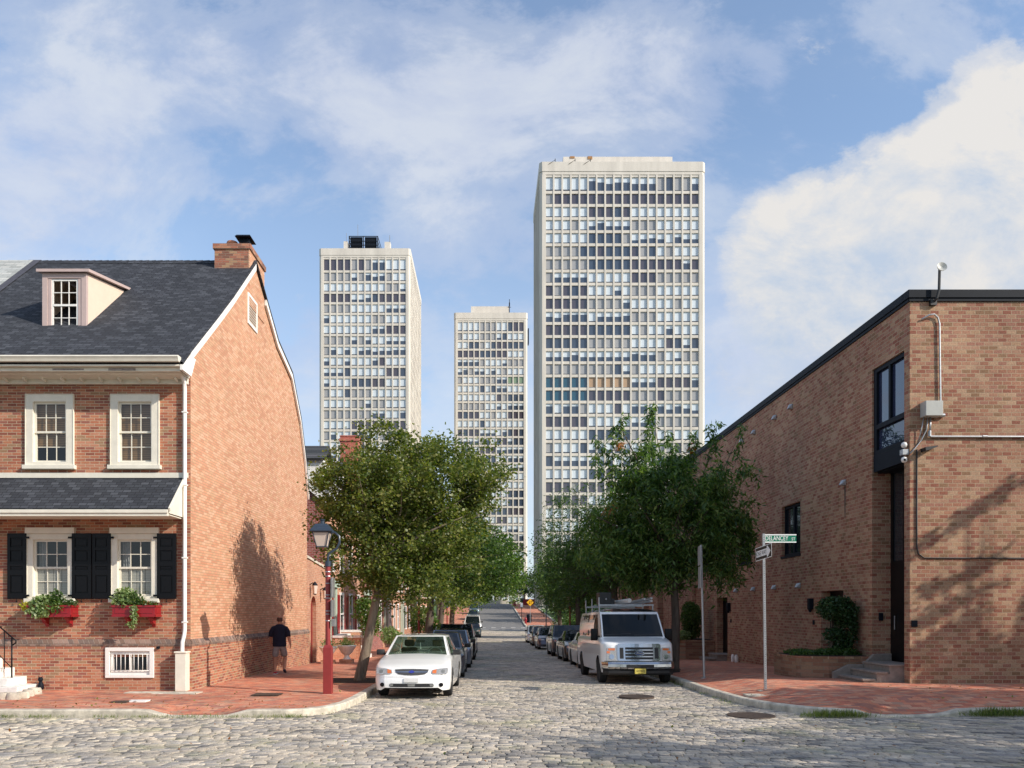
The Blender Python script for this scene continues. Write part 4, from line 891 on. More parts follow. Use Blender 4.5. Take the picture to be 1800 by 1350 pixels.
urn(-5.55, 31.4, walk_l(0, 31), 1.05, 'pale stone urn planter partly behind the red lamp post', 2)
# ------------------------------------------------------------------ the modern brick building at the right
rb = thing('brick_building', 'long modern tan brick building with dark flat roof edge on the right corner', 'building', (XR+6, YF+8, 0))
RZ = 9.36; YE = 43.0
def xwall_with_holes(mb, y0, y1, z0, z1, holes, x, th, m=0):
    zs = sorted(set([z0, z1]+[h[2] for h in holes]+[h[3] for h in holes]))
    for a, b in zip(zs[:-1], zs[1:]):
        hh = sorted([h for h in holes if h[2] <= a+1e-6 and h[3] >= b-1e-6]); y = y0
        for h in hh: mb.quad((x, y, a), (x, y, b), (x, h[0], b), (x, h[0], a), m); y = h[1]
        mb.quad((x, y, a), (x, y, b), (x, y1, b), (x, y1, a), m)
    for h in holes:
        a, b, c, d = h; X = x+th; mb.quad((x,a,c),(X,a,c),(X,a,d),(x,a,d), m); mb.quad((x,b,c),(x,b,d),(X,b,d),(X,b,c), m); mb.quad((x,a,d),(X,a,d),(X,b,d),(x,b,d), m); mb.quad((x,a,c),(x,b,c),(X,b,c),(X,a,c), m)
WIN = [(25.2, 26.8, 3.77, 5.45), (29.85, 31.45, 3.77, 5.45), (35.2, 36.8, 3.77, 5.45), (39.6, 41.2, 3.77, 5.45)]
DOOR = [(22.15, 23.65, .2, 2.55), (32.85, 34.4, 0.1, 2.52)]
ENT = (18.92, 20.5, -.2, 8.17)
b = MB()
xwall_with_holes(b, YF, YE, -.9, RZ, WIN+[(a, c, z0, z1) for a, c, z0, z1 in DOOR], XR, .22) if False else None
xwall_with_holes(b, YF, YE, -.9, RZ, WIN+DOOR+[ENT], XR, .55)
b.quad((XR, YF, -.5), (30, YF, -.5), (30, YF, RZ), (XR, YF, RZ)); b.quad((XR, YE, -1.2), (30, YE, -1.2), (30, YE, RZ), (XR, YE, RZ)); b.quad((30, YF, -1), (30, YE, -1), (30, YE, RZ), (30, YF, RZ))
b.build('wall', B_MOD, rb, fix=False)
b = MB(); b.box(XR+.05, 30, YF+.05, YE-.05, RZ-.1, RZ-.02); b.build('roof', TOWERC2, rb)
b = MB(); b.box(XR-.06, 30, YF-.06, YF+.2, RZ-.06, RZ+.13); b.box(XR-.06, XR+.2, YF+.2, YE+.05, RZ-.06, RZ+.13); b.box(XR-.035, 30, YF-.035, YF-.003, RZ-.14, RZ-.061); b.box(XR-.035, XR-.003, YF, YE, RZ-.14, RZ-.061); b.build('roof_edge', DARKM, rb, bevel=.008)
def mwin(y0, y1, z0, z1, x, parent=rb, mull=.5, nm='window', plants=False):
    f = MB(); t = .09; d0, d1 = x+.10, x+.2
    f.box(d0, d1, y0, y0+t, z0, z1); f.box(d0, d1, y1-t, y1, z0, z1); f.box(d0, d1, y0+t, y1-t, z1-t, z1); f.box(d0-.02, d1, y0+t, y1-t, z0, z0+t); ym = y0+(y1-y0)*mull; f.box(d0, d1, ym-.05, ym+.05, z0+t, z1-t); f.box(x-.03, d0, y0-.03, y1+.03, z0-.06, z0+.01)
    w_ = f.build(nm, DARKM, parent); g = MB(); g.quad((x+.15, y0+t, z0+t), (x+.15, y0+t, z1-t), (x+.15, y1-t, z1-t), (x+.15, y1-t, z0+t)); g.build('pane', GLASS, w_, fix=False); return w_
for q in WIN: mwin(*q, XR)
# upper entrance window, spandrel panel, deep dark recess and glass door
f = MB(); y0, y1 = 18.93, 20.49
for a in ((y0, y0+.07), (y1-.14, y1), ((y0+y1)/2-.045, (y0+y1)/2+.045)): f.box(XR+.04, XR+.16, a[0], a[1], 5.55, 8.165) if a[0] != (y0+y1)/2-.045 else f.box(XR+.045, XR+.16, a[0], a[1], 6.68, 8.1)
f.box(XR+.041, XR+.16, y0+.07, y1-.14, 8.06, 8.165); f.box(XR+.035, XR+.16, y0+.07, y1-.14, 6.60, 6.72); f.box(XR+.035, XR+.16, y0+.07, y1-.14, 5.95, 6.06)
uw = f.build('entrance_window', DARKM, rb)
g = MB(); g.quad((XR+.11, y0, 5.9), (XR+.11, y1, 5.9), (XR+.11, y1, 8.15), (XR+.11, y0, 8.15)); g.build('pane', glass('sky_window_glass', (.03,.04,.08), .02, 1.0), uw, fix=False)
f = MB(); f.box(XR+.03, XR+.12, y0+.002, y1-.002, 5.53, 5.945); f.build('spandrel_panel', DARKM, rb)
f = MB(); f.box(XR+.13, XR+.9, y0+.005, y1-.005, 5.50, 5.545); f.build('soffit', DARKM, rb)
f = MB(); f.lathe((XR+.28, 19.3, 5.46), [(.07, 0), (.08, .035)], 12); f.build('ceiling_light_fitting', WHITE, rb)
f = MB(); X = XR+.47
f.box(X, X+.06, y0, y0+.06, .62, 5.5); f.box(X, X+.06, y1-.12, y1, .62, 5.5); f.box(X-.01, X+.06, y0+.06, y1-.12, 3.1, 3.24); f.box(X, X+.06, y0+.06, y1-.12, .62, .8); f.box(X, X+.05, (y0+y1)/2+.1, (y0+y1)/2+.17, 3.24, 5.5); f.box(X-.02, X+.05, y0+.06, y1-.12, .8, 3.1)
dr = f.build('entrance_door', BLACKP, rb)
f = MB(); f.box(X+.03, X+.04, y0+.06, y1-.12, 3.24, 5.5); f.build('pane', GLASS, dr)
f = MB(); f.tube([(X-.05, y1-.3, 1.5), (X-.05, y1-.3, 1.85)], .015, 6); f.build('handle', STEEL, dr)
for y0, y1, z0, z1 in DOOR:
    f = MB(); X = XR+.3; f.box(X, X+.05, y0, y1, z0, z1); [f.box(X-.015, X-.001, y0+.12, y1-.12, z0+.2+k*.72, z0+.75+k*.72) for k in range(3)]; f.box(X-.03, X-.0, y0, y0+.07, z0, z1); f.box(X-.03, X, y1-.07, y1, z0, z1); f.box(X-.03, X, y0+.07, y1-.07, z1-.07, z1)
    d = f.build('door', BLACKP, rb); f = MB(); f.lathe((X-.05, y0+.3, z0+1.0), [(.015, -.02), (.035, 0), (.015, .03)], 10); f.box(X-.05, X-.02, y0+.26, y0+.32, z0+1.1, z0+1.22); f.build('handle', STEEL, d)
# pilasters further down
b = MB()
for y in (37.9, 42.2): b.box(XR-.16, XR-.002, y, y+.5, -1, 3.2)
b.build('pilaster', B_MOD, rb)
rb2 = thing('rear_brick_building', 'lower brick wing with pilasters behind the white van and street trees', 'building', (XR+5, 55, -.5))
b = MB(); b.box(XR, 26, YE+.02, 64, -1.5, 6.6)
for y in (45, 49, 53, 57, 61): b.box(XR-.3, XR+.0, y, y+.8, -1.5, 6.2)
b.build('wall', B_MOD, rb2)
b = MB(); b.box(XR-.1, 26, YE+.02, 64.1, 6.6, 6.8); b.build('roof_edge', DARKM, rb2)
for y in (46.8, 50.8, 54.8, 58.8):
    b = MB(); b.box(XR-.02, XR+.05, y, y+1.2, 2.9, 4.6); w_ = b.build('window', DARKM, rb2); b = MB(); b.box(XR-.03, XR-.021, y+.08, y+.57, 2.98, 4.52); b.box(XR-.03, XR-.021, y+.63, y+1.12, 2.98, 4.52); b.build('pane', GLASS, w_)
    b = MB(); b.box(XR-.02, XR+.05, y-.2, y+.9, -.7, 1.6); b.build('door', BLACKP, rb2)
# vents and small fittings on the street side
def hood(y, z, label, grp):
    b = MB(); s = .085
    b.add([(XR-.002, y-s, z-s), (XR-.002, y+s, z-s), (XR-.002, y+s, z+s), (XR-.002, y-s, z+s), (XR-.15, y-s*.9, z-s*.7), (XR-.15, y+s*.9, z-s*.7), (XR-.09, y+s*.7, z+s*.85), (XR-.09, y-s*.7, z+s*.85)], [(0,1,2,3),(4,7,6,5),(0,4,5,1),(1,5,6,2),(2,6,7,3),(3,7,4,0)])
    return tag(b.build('vent_hood', STEEL, bevel=.012), label, 'vent', grp)
for i, y in enumerate((25.25, 27.4, 29.55, 31.6)): hood(y, 2.77, 'grey vent hood in the low row on the brick wall, %s' % ('nearest the corner', 'second from the corner', 'third from the corner', 'farthest from the corner')[i], 'vent hoods at door height')
for i, (y, z) in enumerate(((25.9, 8.6), (27.35, 8.6), (29.5, 8.58), (30.9, 8.56))): hood(y, z, 'white vent hood high under the brick roof edge, %s' % ('nearest the corner', 'second from the corner', 'third from the corner', 'beside the tree top')[i], 'vent hoods under the roof edge')
hood(22.05, 5.52, 'single white vent hood above a dark stain on the brick side wall', None)
b = MB(); b.quad((XR-.004, 22.01, 5.42), (XR-.004, 22.09, 5.42), (XR-.004, 22.07, 4.55), (XR-.004, 22.03, 4.55)); b.build('dark_stain', simple('stain', (.06,.045,.035), .9, var=.3), rb, fix=False)
def box_lantern(y, z, label):
    t = thing('wall_lantern', label, 'lantern', (XR, y, z)); b = MB(); b.box(XR-.14, XR-.003, y-.09, y+.09, z-.17, z+.17); b.build('lantern_box', DARKM, t, bevel=.02); b = MB(); b.lathe((XR-.08, y, z-.25), [(.03, 0), (.06, .08)], 10); b.build('lantern_cap', DARKM, t)
box_lantern(24.25, 2.18, 'dark box lantern on brick wall beside the nearer black door'); box_lantern(32.5, 2.12, 'dark box lantern on brick wall beside the farther black door')
for y, z, lb in ((24.15, 1.62, 'small dark bell plate on brick wall beside the nearer black door'), (32.35, 1.55, 'small dark bell plate on brick wall beside the farther black door')):
    b = MB(); b.box(XR-.03, XR-.002, y-.055, y+.055, z-.07, z+.07); tag(b.build('bell_plate', DARKM, bevel=.006), lb, 'bell')
b = MB(); b.box(XR+.16, XR+.26, 20.44, 20.498, 1.72, 1.92); tag(b.build('intercom', DARKM, bevel=.01), 'dark intercom box on the brick return inside the corner entrance', 'intercom')
b = MB(); b.box(XR-.02+.05, XR+.17, YF-.03, YF-.002, 1.60, 1.75); tag(b.build('bell_plate', DARKM, bevel=.006), 'dark square plate on the brick corner pier beside the tall entrance', 'bell')
for i, (y) in enumerate((31.75, 31.3)):
    m = MB(); m.lathe((XR-.12, y, walk_r(XR, 31.5)), [(.065, 0), (.07, .02), (.07, .24), (.05, .27), (.045, .31)], 12); tag(m.build('white_jug', WHITE, smooth='auto'), 'white plastic jug on the pavement against the brick wall, %s of the pair' % ('left', 'right')[i], 'jug', 'white jugs by the wall')
# wiring, dish, cameras on the corner
q = thing('junction_box', 'grey metal junction box with cables on the corner of the brick building', 'junction box', (wx(1631), YF-.1, 6.65))
b = MB(); b.box(wx(1617), wx(1647), YF-.26, YF-.004, wz(735), wz(709)); b.build('box', GREYBOX, q, bevel=.01)
b = MB(); b.tube([(wx(1620), YF-.1, wz(735)), (wx(1617), YF-.06, wz(757)), (wx(1612), YF-.03, wz(780))], .011, 6); b.tube([(wx(1627), YF-.1, wz(735)), (wx(1627), YF-.05, wz(756)), (wx(1618), YF-.03, wz(775)), (wx(1606), YF-.03, wz(790)), (wx(1598), YF-.05, wz(798))], .014, 6); b.tube([(wx(1633), YF-.06, wz(735)), (wx(1633), YF-.05, wz(762))], .022, 8); b.build('cable', STEEL, q, smooth=True)
q = thing('conduit', 'thin steel conduit curving down from under the roof edge to the junction box', 'conduit', (wx(1650), YF, 7.6))
b = MB(); b.tube([(wx(1619), YF-.03, wz(562)), (wx(1630), YF-.09, wz(556)), (wx(1640), YF-.06, wz(554)), (wx(1647), YF-.04, wz(559)), (wx(1650), YF-.04, wz(570)), (wx(1652), YF-.04, wz(730))], .02, 8); b.tube([(wx(1649), YF-.05, wz(731)), (wx(1658), YF-.05, wz(731))], .045, 8); b.build('pipe', STEEL, q, smooth='auto')
q = thing('conduit', 'upper steel conduit running level along the front brick wall', 'conduit', (wx(1700), YF, 6.05))
b = MB(); b.tube([(wx(1634), YF-.04, wz(768)), (wx(2100), YF-.04, wz(769))], .024, 8); b.tube([(wx(1632), YF-.05, wz(758)), (wx(1632), YF-.05, wz(768))], .036, 8); [b.tube([(wx(p), YF-.045, wz(768)), (wx(p+8), YF-.045, wz(768))], .03, 8) for p in (1725, 1850)]; b.build('pipe', STEEL, q, smooth='auto')
q = thing('conduit', 'thin dark cable running down the brick corner and then level along the front wall', 'cable', (wx(1700), YF, 3.2))
b = MB(); b.tube([(wx(1611), YF-.02, wz(790)), (wx(1611), YF-.02, wz(962)), (wx(1614), YF-.02, wz(974)), (wx(1624), YF-.02, wz(981)), (wx(2100), YF-.02, wz(982))], .016, 6); b.build('cable', PLASTIC, q, smooth=True)
q = thing('satellite_dish', 'small round dish antenna on a bent black arm above the roof edge', 'dish', (wx(1640), YF-.1, 9.1))
b = MB(); b.tube([(wx(1638), YF-.03, wz(534)), (wx(1641), YF-.14, wz(528)), (wx(1644), YF-.16, wz(515)), (wx(1645), YF-.16, wz(478))], .030, 8); b.box(wx(1633), wx(1644), YF-.08, YF-.003, wz(538), wz(528)); b.build('arm', PLASTIC, q, smooth='auto')
b = MB(); b.lathe((wx(1644), YF-.22, wz(479)), [(.02, .0), (.06, .012), (.10, .04), (.115, .075), (.10, .07), (.05, .035), (.01, .03)], 20, M=Matrix.Rotation(R(75), 4, 'X')); b.build('dish', GREYBOX, q, smooth='auto')
q = thing('security_camera', 'pair of white dome security cameras on a small box at the brick corner', 'camera', (XR-.1, YF+.2, 5.75))
b = MB(); b.box(XR-.16, XR-.003, YF+.02, YF+.16, wz(799), wz(789)); b.build('mount', STEEL, q, bevel=.008)
for z, s in ((wz(781), 1), (wz(807), -1)):
    b = MB(); b.lathe((XR-.09, YF+.08, z), [(.02, -.07), (.055, -.05), (.07, 0), (.055, .05), (.02, .07)], 14); b.build('dome', WHITE, q, smooth=True)
b = MB(); b.lathe((XR-.11, YF+.015, wz(808)), [(.012, -.005), (.03, 0), (.012, .02)], 10, M=Matrix.Rotation(R(90), 4, 'X')); b.build('lens', BLACKP, q)
q = thing('wall_sconce', 'flat black uplight wedge on the front brick wall near the corner', 'lamp', (wx(1630), YF-.1, 5.7))
b = MB(); b.prism([(wx(1618), wz(789)), (wx(1640), wz(786)), (wx(1640), wz(788)), (wx(1627), wz(793)), (wx(1619), wz(795))], 1, YF-.22, YF-.003); b.build('wedge', PLASTIC, q)
# steps and planters
def steps(x0, x1, y0, y1, zb, n, rise, label, cheek=True):
    t = thing('entrance_steps', label, 'steps', ((x0+x1)/2, (y0+y1)/2, zb)); b = MB(); b.box(XR+.002, XR+.56, 18.925, y1+.2, zb-.2, zb+rise*n-.06) if n == 3 else None; b.f and b.build('threshold', BROWNST, t)
    b = MB(); d = (x1-x0)/n
    for i in range(n): b.box(x0+i*d, x0+(i+1)*d+(.45 if i == n-1 else 0), y0, y1, zb-.15, zb+rise*(i+1)-.05)
    b.build('riser', BROWNST, t)
    b = MB()
    for i in range(n): b.box(x0+i*d-.04, x0+(i+1)*d+(.45 if i == n-1 else .0)-.042, y0-.03, y1, zb+rise*(i+1)-.05+.001, zb+rise*(i+1))
    b.build('tread', BROWNST, t, bevel=.008)
    if cheek:
        b = MB(); b.prism([(x0-.15, zb-.1), (x0-.15, zb+.22), (x0+.25, zb+.42), (x0+.62, zb+.42), (x1-.05, zb+.68), (x1+.4, zb+.70), (x1+.4, zb-.1)], 1, y1+.002, y1+.12); b.build('cheek', BROWNST, t, bevel=.01)
    return t
zr_ = walk_r(9.5, 19.5)
steps(8.95, 9.88, 18.95, 20.25, zr_-.06, 3, .17, 'brown stone steps up to the tall corner entrance')
z2 = walk_r(9.5, 33.5); steps(9.1, 9.88, 32.9, 34.2, z2-.04, 2, .17, 'brown stone steps at the farther black door', False)
def planter(pts, zb, zt, label):
    t = thing('brick_planter', label, 'planter', (9, pts[0][1], zb)); b = MB(); n = len(pts)
    b.prism(pts, 2, zb-.25, zt-.06); b.build('wall', brickmat('planter_brick_%d' % int(pts[0][1]), [(.26,.13,.08),(.32,.17,.11),(.22,.11,.07),(.30,.18,.11)], (.25,.19,.13), .30, .092, .013, stain=.45), t)
    c = sum(p[0] for p in pts)/n, sum(p[1] for p in pts)/n
    b = MB(); b.prism([(c[0]+(p[0]-c[0])*1.015, c[1]+(p[1]-c[1])*1.015) for p in pts], 2, zt-.06, zt); b.build('cap', B_MOD, t)
    b = MB(); b.prism([(c[0]+(p[0]-c[0])*.88, c[1]+(p[1]-c[1])*.88) for p in pts], 2, zt+.001, zt+.02); b.build('soil', MULCH, t)
    return t
planter([(8.75, 20.42), (8.05, 20.7), (7.95, 21.3), (7.95, 22.1), (9.88, 22.1), (9.88, 20.42)], walk_r(8.5, 21), .80, 'brick planter with ivy and clipped bush beside the corner steps')
planter([(8.6, 34.6), (8.3, 34.9), (8.3, 37.5), (9.88, 37.5), (9.88, 34.6)], walk_r(8.5, 35), .68, 'brick planter farther down the right pavement beyond the second door')
shrub('clipped_bush', 'dark clipped bush with a rounded hooked crown in front of the nearer black door', 'bush', (9.15, 21.3, .8), [(9.12, 21.1, 2.05, .40, .36, .32), (9.48, 21.2, 1.95, .36, .36, .42), (9.6, 21.3, 1.45, .27, .3, .45), (9.15, 21.1, 1.35, .26, .22, .16), (9.45, 21.3, 1.05, .32, .3, .26)], 6500, .07, LEAF_E, 31)
shrub('ivy', 'low dark ivy filling the brick planter by the steps', 'ivy', (8.9, 21.2, .8), [(8.4, 20.95, .84, .38, .28, .10), (8.9, 21.0, .85, .5, .4, .12), (9.35, 21.1, .86, .45, .5, .14), (8.5, 21.6, .84, .45, .45, .1)], 4200, .06, LEAF_D, 32, stem=False)
shrub('leafy_bush', 'tall dark bush in the farther brick planter', 'bush', (8.95, 35.0, .7), [(8.95, 35.0, 1.7, .48, .5, .6), (9.0, 35.1, 1.1, .42, .45, .4), (8.9, 35.1, 2.15, .3, .35, .25)], 7000, .065, LEAF_D, 33)
shrub('leafy_bush', 'pale low bush at the near edge of the farther brick planter', 'bush', (8.45, 34.9, .7), [(8.5, 34.9, .86, .45, .3, .25), (8.2, 35.3, .82, .3, .3, .2)], 3000, .06, LEAF_V, 34)
# ------------------------------------------------------------------ towers
def tower(label, xa, xb, ya, yb, top, nb, ns, floor, topf, seed, side, corner, win=.81):
    rg = random.Random(seed); g = thing('apartment_tower', label, 'tower', ((xa+xb)/2, (ya+yb)/2, 3), 0, 'three concrete apartment towers')
    d = .42; bw = (xb-xa-2*corner)/nb; sw = (yb-ya-2*corner)/ns
    zr0 = top-2.55; z1 = zr0-topf          # underside of crown, bottom of tall top storey
    nf = int((z1-3)/floor)
    zb = 0
    b = MB(); b.box(xa+d, xb-d, ya+d, yb-d, zb, top-.4); b.build('core', INDARK, g)
    b = MB(); ch = .55
    cr = [(xa+ch, ya), (xb-ch, ya), (xb, ya+ch), (xb, yb-ch), (xb-ch, yb), (xa+ch, yb), (xa, yb-ch), (xa, ya+ch)]
    b.prism(cr, 2, zr0+.62, top); cr2 = [(x+(.08 if x < (xa+xb)/2 else -.08), y+(.08 if y < (ya+yb)/2 else -.08)) for x, y in cr]; b.prism(cr2, 2, zr0, zr0+.6); b.build('parapet', TOWERC, g)
    b = MB()
    for (cx, sx) in ((xa, 1), (xb, -1)):
        for (cy, sy) in ((ya, 1), (yb, -1)):
            pts = [(cx+sx*.08, cy+sy*ch), (cx+sx*ch, cy+sy*.08), (cx+sx*corner, cy+sy*.08), (cx+sx*corner, cy+sy*corner), (cx+sx*.08, cy+sy*corner)]
            b.prism(pts if sx*sy > 0 else pts[::-1], 2, zb, zr0-.002)
    b.build('corner_pier', TOWERC, g)
    f = MB(); mw = bw*(1-win)/2; ms = sw*(1-win)/2
    for i in range(nb+1):
        x = xa+corner+i*bw; f.box(x-mw, x+mw, ya+.10, ya+d+.02, zb, zr0-.004)
    zs = [zr0, z1]+[z1-(k+1)*floor for k in range(nf)]
    h = floor*(1-.79)/2
    for z in zs: f.box(xa+corner, xb-corner, ya+.18, ya+d+.01, z-h*1.1, z+h*.9) if z != zr0 else f.box(xa+corner, xb-corner, ya+.18, ya+d+.01, z-h*1.6, z-.003)
    f.build('front_grid', TOWERC, g, fix=False)
    for X, s in ((xa, 1), (xb, -1)):
        f = MB()
        for i in range(ns+1):
            y = ya+corner+i*sw; a, c = sorted((X+s*.10, X+s*(d+.02))); f.box(a, c, y-ms, y+ms, zb, zr0-.004)
        for z in zs: a, c = sorted((X+s*.18, X+s*(d+.01))); f.box(a, c, ya+corner, yb-corner, z-h*1.1, z+h*.9-(.3 if z == zr0 else 0))
        f.build('side_grid', TOWERC, g, fix=False)
    # windows: what hangs behind each pane follows the flats (runs of bays)
    mats = [GLASSB, BLW, BLG, GLASSV, BLB, GLASST, BLGR, glass('dark_frame_glass', (.03,.032,.038), .1)]
    groups = [(0, 5), (5, 10), (10, 13), (13, 18)] if nb == 18 else [(0, 4), (4, 7), (7, 9), (9, 12)]
    def panel(z0, z1_, st, rgl):
        """list of (z0,z1,material)"""
        hh = z1_-z0
        if st == 'dark': return [(z0, z1_, 0 if rgl < .6 else 3)]
        if st == 'violet': return [(z0, z1_, 3)]
        if st == 'teal': return [(z0, z1_, 5)]
        if st == 'half': c = z0+hh*(.35+.4*rgl); return [(z0, c, 0), (c, z1_, 1)]
        if st == 'grey': return [(z0, z0+hh*.1, 7), (z0+hh*.1, z1_, 2)]
        if st == 'bamboo': return [(z0, z0+hh*.08, 7), (z0+hh*.08, z1_, 4)]
        if st == 'green': return [(z0, z0+hh*.1, 7), (z0+hh*.1, z1_, 6)]
        return [(z0, z0+hh*.14, 7), (z0+hh*.14, z1_, 1)]
    rest = MB(); cnt = 0; cache = {}
    for r in range(nf+1):
        zt_, zb_ = (zr0-h*1.6, z1+h*.9) if r == 0 else (zs[r]-h*1.1, zs[r+1]+h*.9)
        for a, c in groups:
            base = rg.choices(['full', 'half', 'dark', 'grey', 'violet'], [.40, .18, .22, .13, .07])[0]
            if nb == 18 and r == 1: base = 'dark' if a == 0 else 'violet'
            if nb == 18 and r == 15 and a == 5: base = 'bamboo'
            if nb == 18 and r in (15, 16) and a == 0: base = 'teal'
            if nb == 12 and seed == 3 and r == 6 and a == 9: base = 'green'
            hv = rg.random()
            for i in range(a, c):
                st = base if rg.random() < .82 else rg.choice(['full', 'half', 'dark', 'grey'])
                if base in ('violet', 'bamboo', 'teal', 'green'): st = base
                rv = hv if rg.random() < .75 else rg.random()
                rv = round(rv*4)/4
                x0, x1 = xa+corner+i*bw+mw+.0, xa+corner+(i+1)*bw-mw
                y = ya+d-.01; ps = panel(zb_, zt_, st, rv)
                # frame member across the foot of the pane and at its head
                if cnt < 100:
                    key = (r == 0, st, rv)
                    if key not in cache:
                        m = MB(); zc = (zb_+zt_)/2; X0 = -(x1-x0)/2
                        for q0, q1, mi in ps: m.quad((X0, 0, q0-zc), (-X0, 0, q0-zc), (-X0, 0, q1-zc), (X0, 0, q1-zc), mi)
                        o = m.build('window', mats, g, world=False, fix=False); cache[key] = o
                    else: o = cache[key].copy(); COL.objects.link(o); o.parent = g
                    o.location = Vector(((x0+x1)/2, y, (zb_+zt_)/2))-g.location
                else:
                    for q0, q1, mi in ps: rest.quad((x0, y, q0), (x1, y, q0), (x1, y, q1), (x0, y, q1), mi)
                cnt += 1
    for X, s in ((xa, 1), (xb, -1)):
        for r in range(nf+1):
            zt_, zb_ = (zr0-h*1.6, z1+h*.9) if r == 0 else (zs[r]-h*1.1, zs[r+1]+h*.9)
            for i in range(ns):
                y0_, y1_ = ya+corner+i*sw+ms, ya+corner+(i+1)*sw-ms
                for q0, q1, mi in panel(zb_, zt_, rg.choice(['full', 'half', 'dark', 'dark', 'grey']), round(rg.random()*4)/4): rest.quad((X+s*(d-.01), y0_, q0), (X+s*(d-.01), y1_, q0), (X+s*(d-.01), y1_, q1), (X+s*(d-.01), y0_, q1), mi)
    o = rest.build('windows', mats, g, fix=False); o['kind'] = 'stuff'
    return g
fl = 2.835
k1, k2 = 160/172., 226/213.
t1 = tower('tallest looking pale concrete tower at the right, eighteen windows wide', 11.2*k1, 47.1*k1, 160, 160+23.6*k1, 2+96.8*k1, 18, 12, fl*k1, 3.75*k1, 1, 1, 1.25*k1)
t2 = tower('pale concrete tower at the left with a black rooftop frame', -45.1*k2, -20.6*k2, 226, 226+35.5*k2, 2+96.7*k2, 12, 18, fl*k2, 3.7*k2, 2, 1, 1.1*k2)
t3 = tower('farthest and smallest looking concrete tower between the two others', -10.9, 13.0, 258, 293, 98.3, 12, 18, fl, 3.7, 3, 1, 1.1)
def tz(py, y): return CAMZ+(PY-py)*y/F
def tx(px, y): return (px-PX)*y/F
b = MB(); b.box(tx(990, 164), tx(1182, 164), 164, 178, 88, tz(275.5, 164)); b.build('penthouse', TOWERC, t1)
b = MB()
for px in (976, 1011, 1038): x = tx(px, 160); b.tube([(x, 160.1, tz(286, 160)), (x, 160.1, tz(278.5, 160))], .07, 5); b.tube([(x, 160.0, tz(281, 160)), (x-1.3, 159.9, tz(289, 160))], .045, 4)
b.build('davit', DARKM, t1)
b = MB(); b.box(tx(1002, 164), tx(1010, 164), 163.9, 164.5, tz(278.5, 164), tz(275, 164)); b.box(tx(1033, 164), tx(1041, 164), 163.9, 164.5, tz(280, 164), tz(275, 164)); b.build('rusty_box', simple('rust', (.35,.18,.07), .9, var=.3), t1)
Y = 232; x0, x1 = tx(614, Y), tx(664, Y); zt0 = tz(434, Y)-2
b = MB()
for i in range(3): x = x0+(x1-x0)*i/2; [b.tube([(x, y, zt0), (x, y, tz(415, Y))], .16, 5) for y in (Y, Y+9)]
for z in (tz(431, Y), tz(424, Y), tz(415.5, Y)): b.tube([(x0, Y, z), (x1, Y, z), (x1, Y+9, z), (x0, Y+9, z), (x0, Y, z)], .13, 5)
for i in range(2): a = x0+(x1-x0)*(i+.08)/2; c = x0+(x1-x0)*(i+.92)/2; b.box(a, c, Y+.3, Y+.4, zt0, tz(416, Y))
b.build('roof_frame', DARKM, t2)
b = MB(); b.box(tx(604, Y), tx(611, Y), Y, Y+2, zt0, tz(424, Y)); b.build('vent_housing', TOWERC, t2); b = MB(); b.box(tx(676, Y), tx(686, Y), Y, Y+2, zt0, tz(425, Y)); b.build('vent_housing', TOWERC, t2)
b = MB(); b.tube([(tx(629, Y), Y, tz(415, Y)), (tx(629, Y), Y, tz(395, Y))], .09, 4); b.tube([(tx(609, Y), Y, tz(425, Y)), (tx(609, Y), Y, tz(410, Y))], .08, 4); b.tube([(tx(685, Y), Y, tz(425, Y)), (tx(685, Y), Y, tz(414, Y))], .14, 4); b.build('antenna', STEEL, t2)
Y = 262; b = MB(); b.box(tx(828, Y), tx(895, Y), Y, Y+20, 90, tz(538.5, Y)); b.build('penthouse', TOWERC, t3)
b = MB(); x1 = tx(895.5, Y); b.tube([(x1, Y, 96), (x1, Y, tz(526, Y))], .13, 4); b.tube([(x1-.5, Y, tz(540, Y)), (x1+.5, Y, tz(540, Y))], .1, 4); b.tube([(x1, Y, tz(538, Y)), (x1, Y, tz(532, Y))], .26, 4); b.build('antenna', DARKM, t3)
b = MB(); b.box(tx(928.2, 258), tx(930, 258), 259, 261, tz(602, 258), tz(575, 258)); b.build('hanging_rig', DARKM, t3)
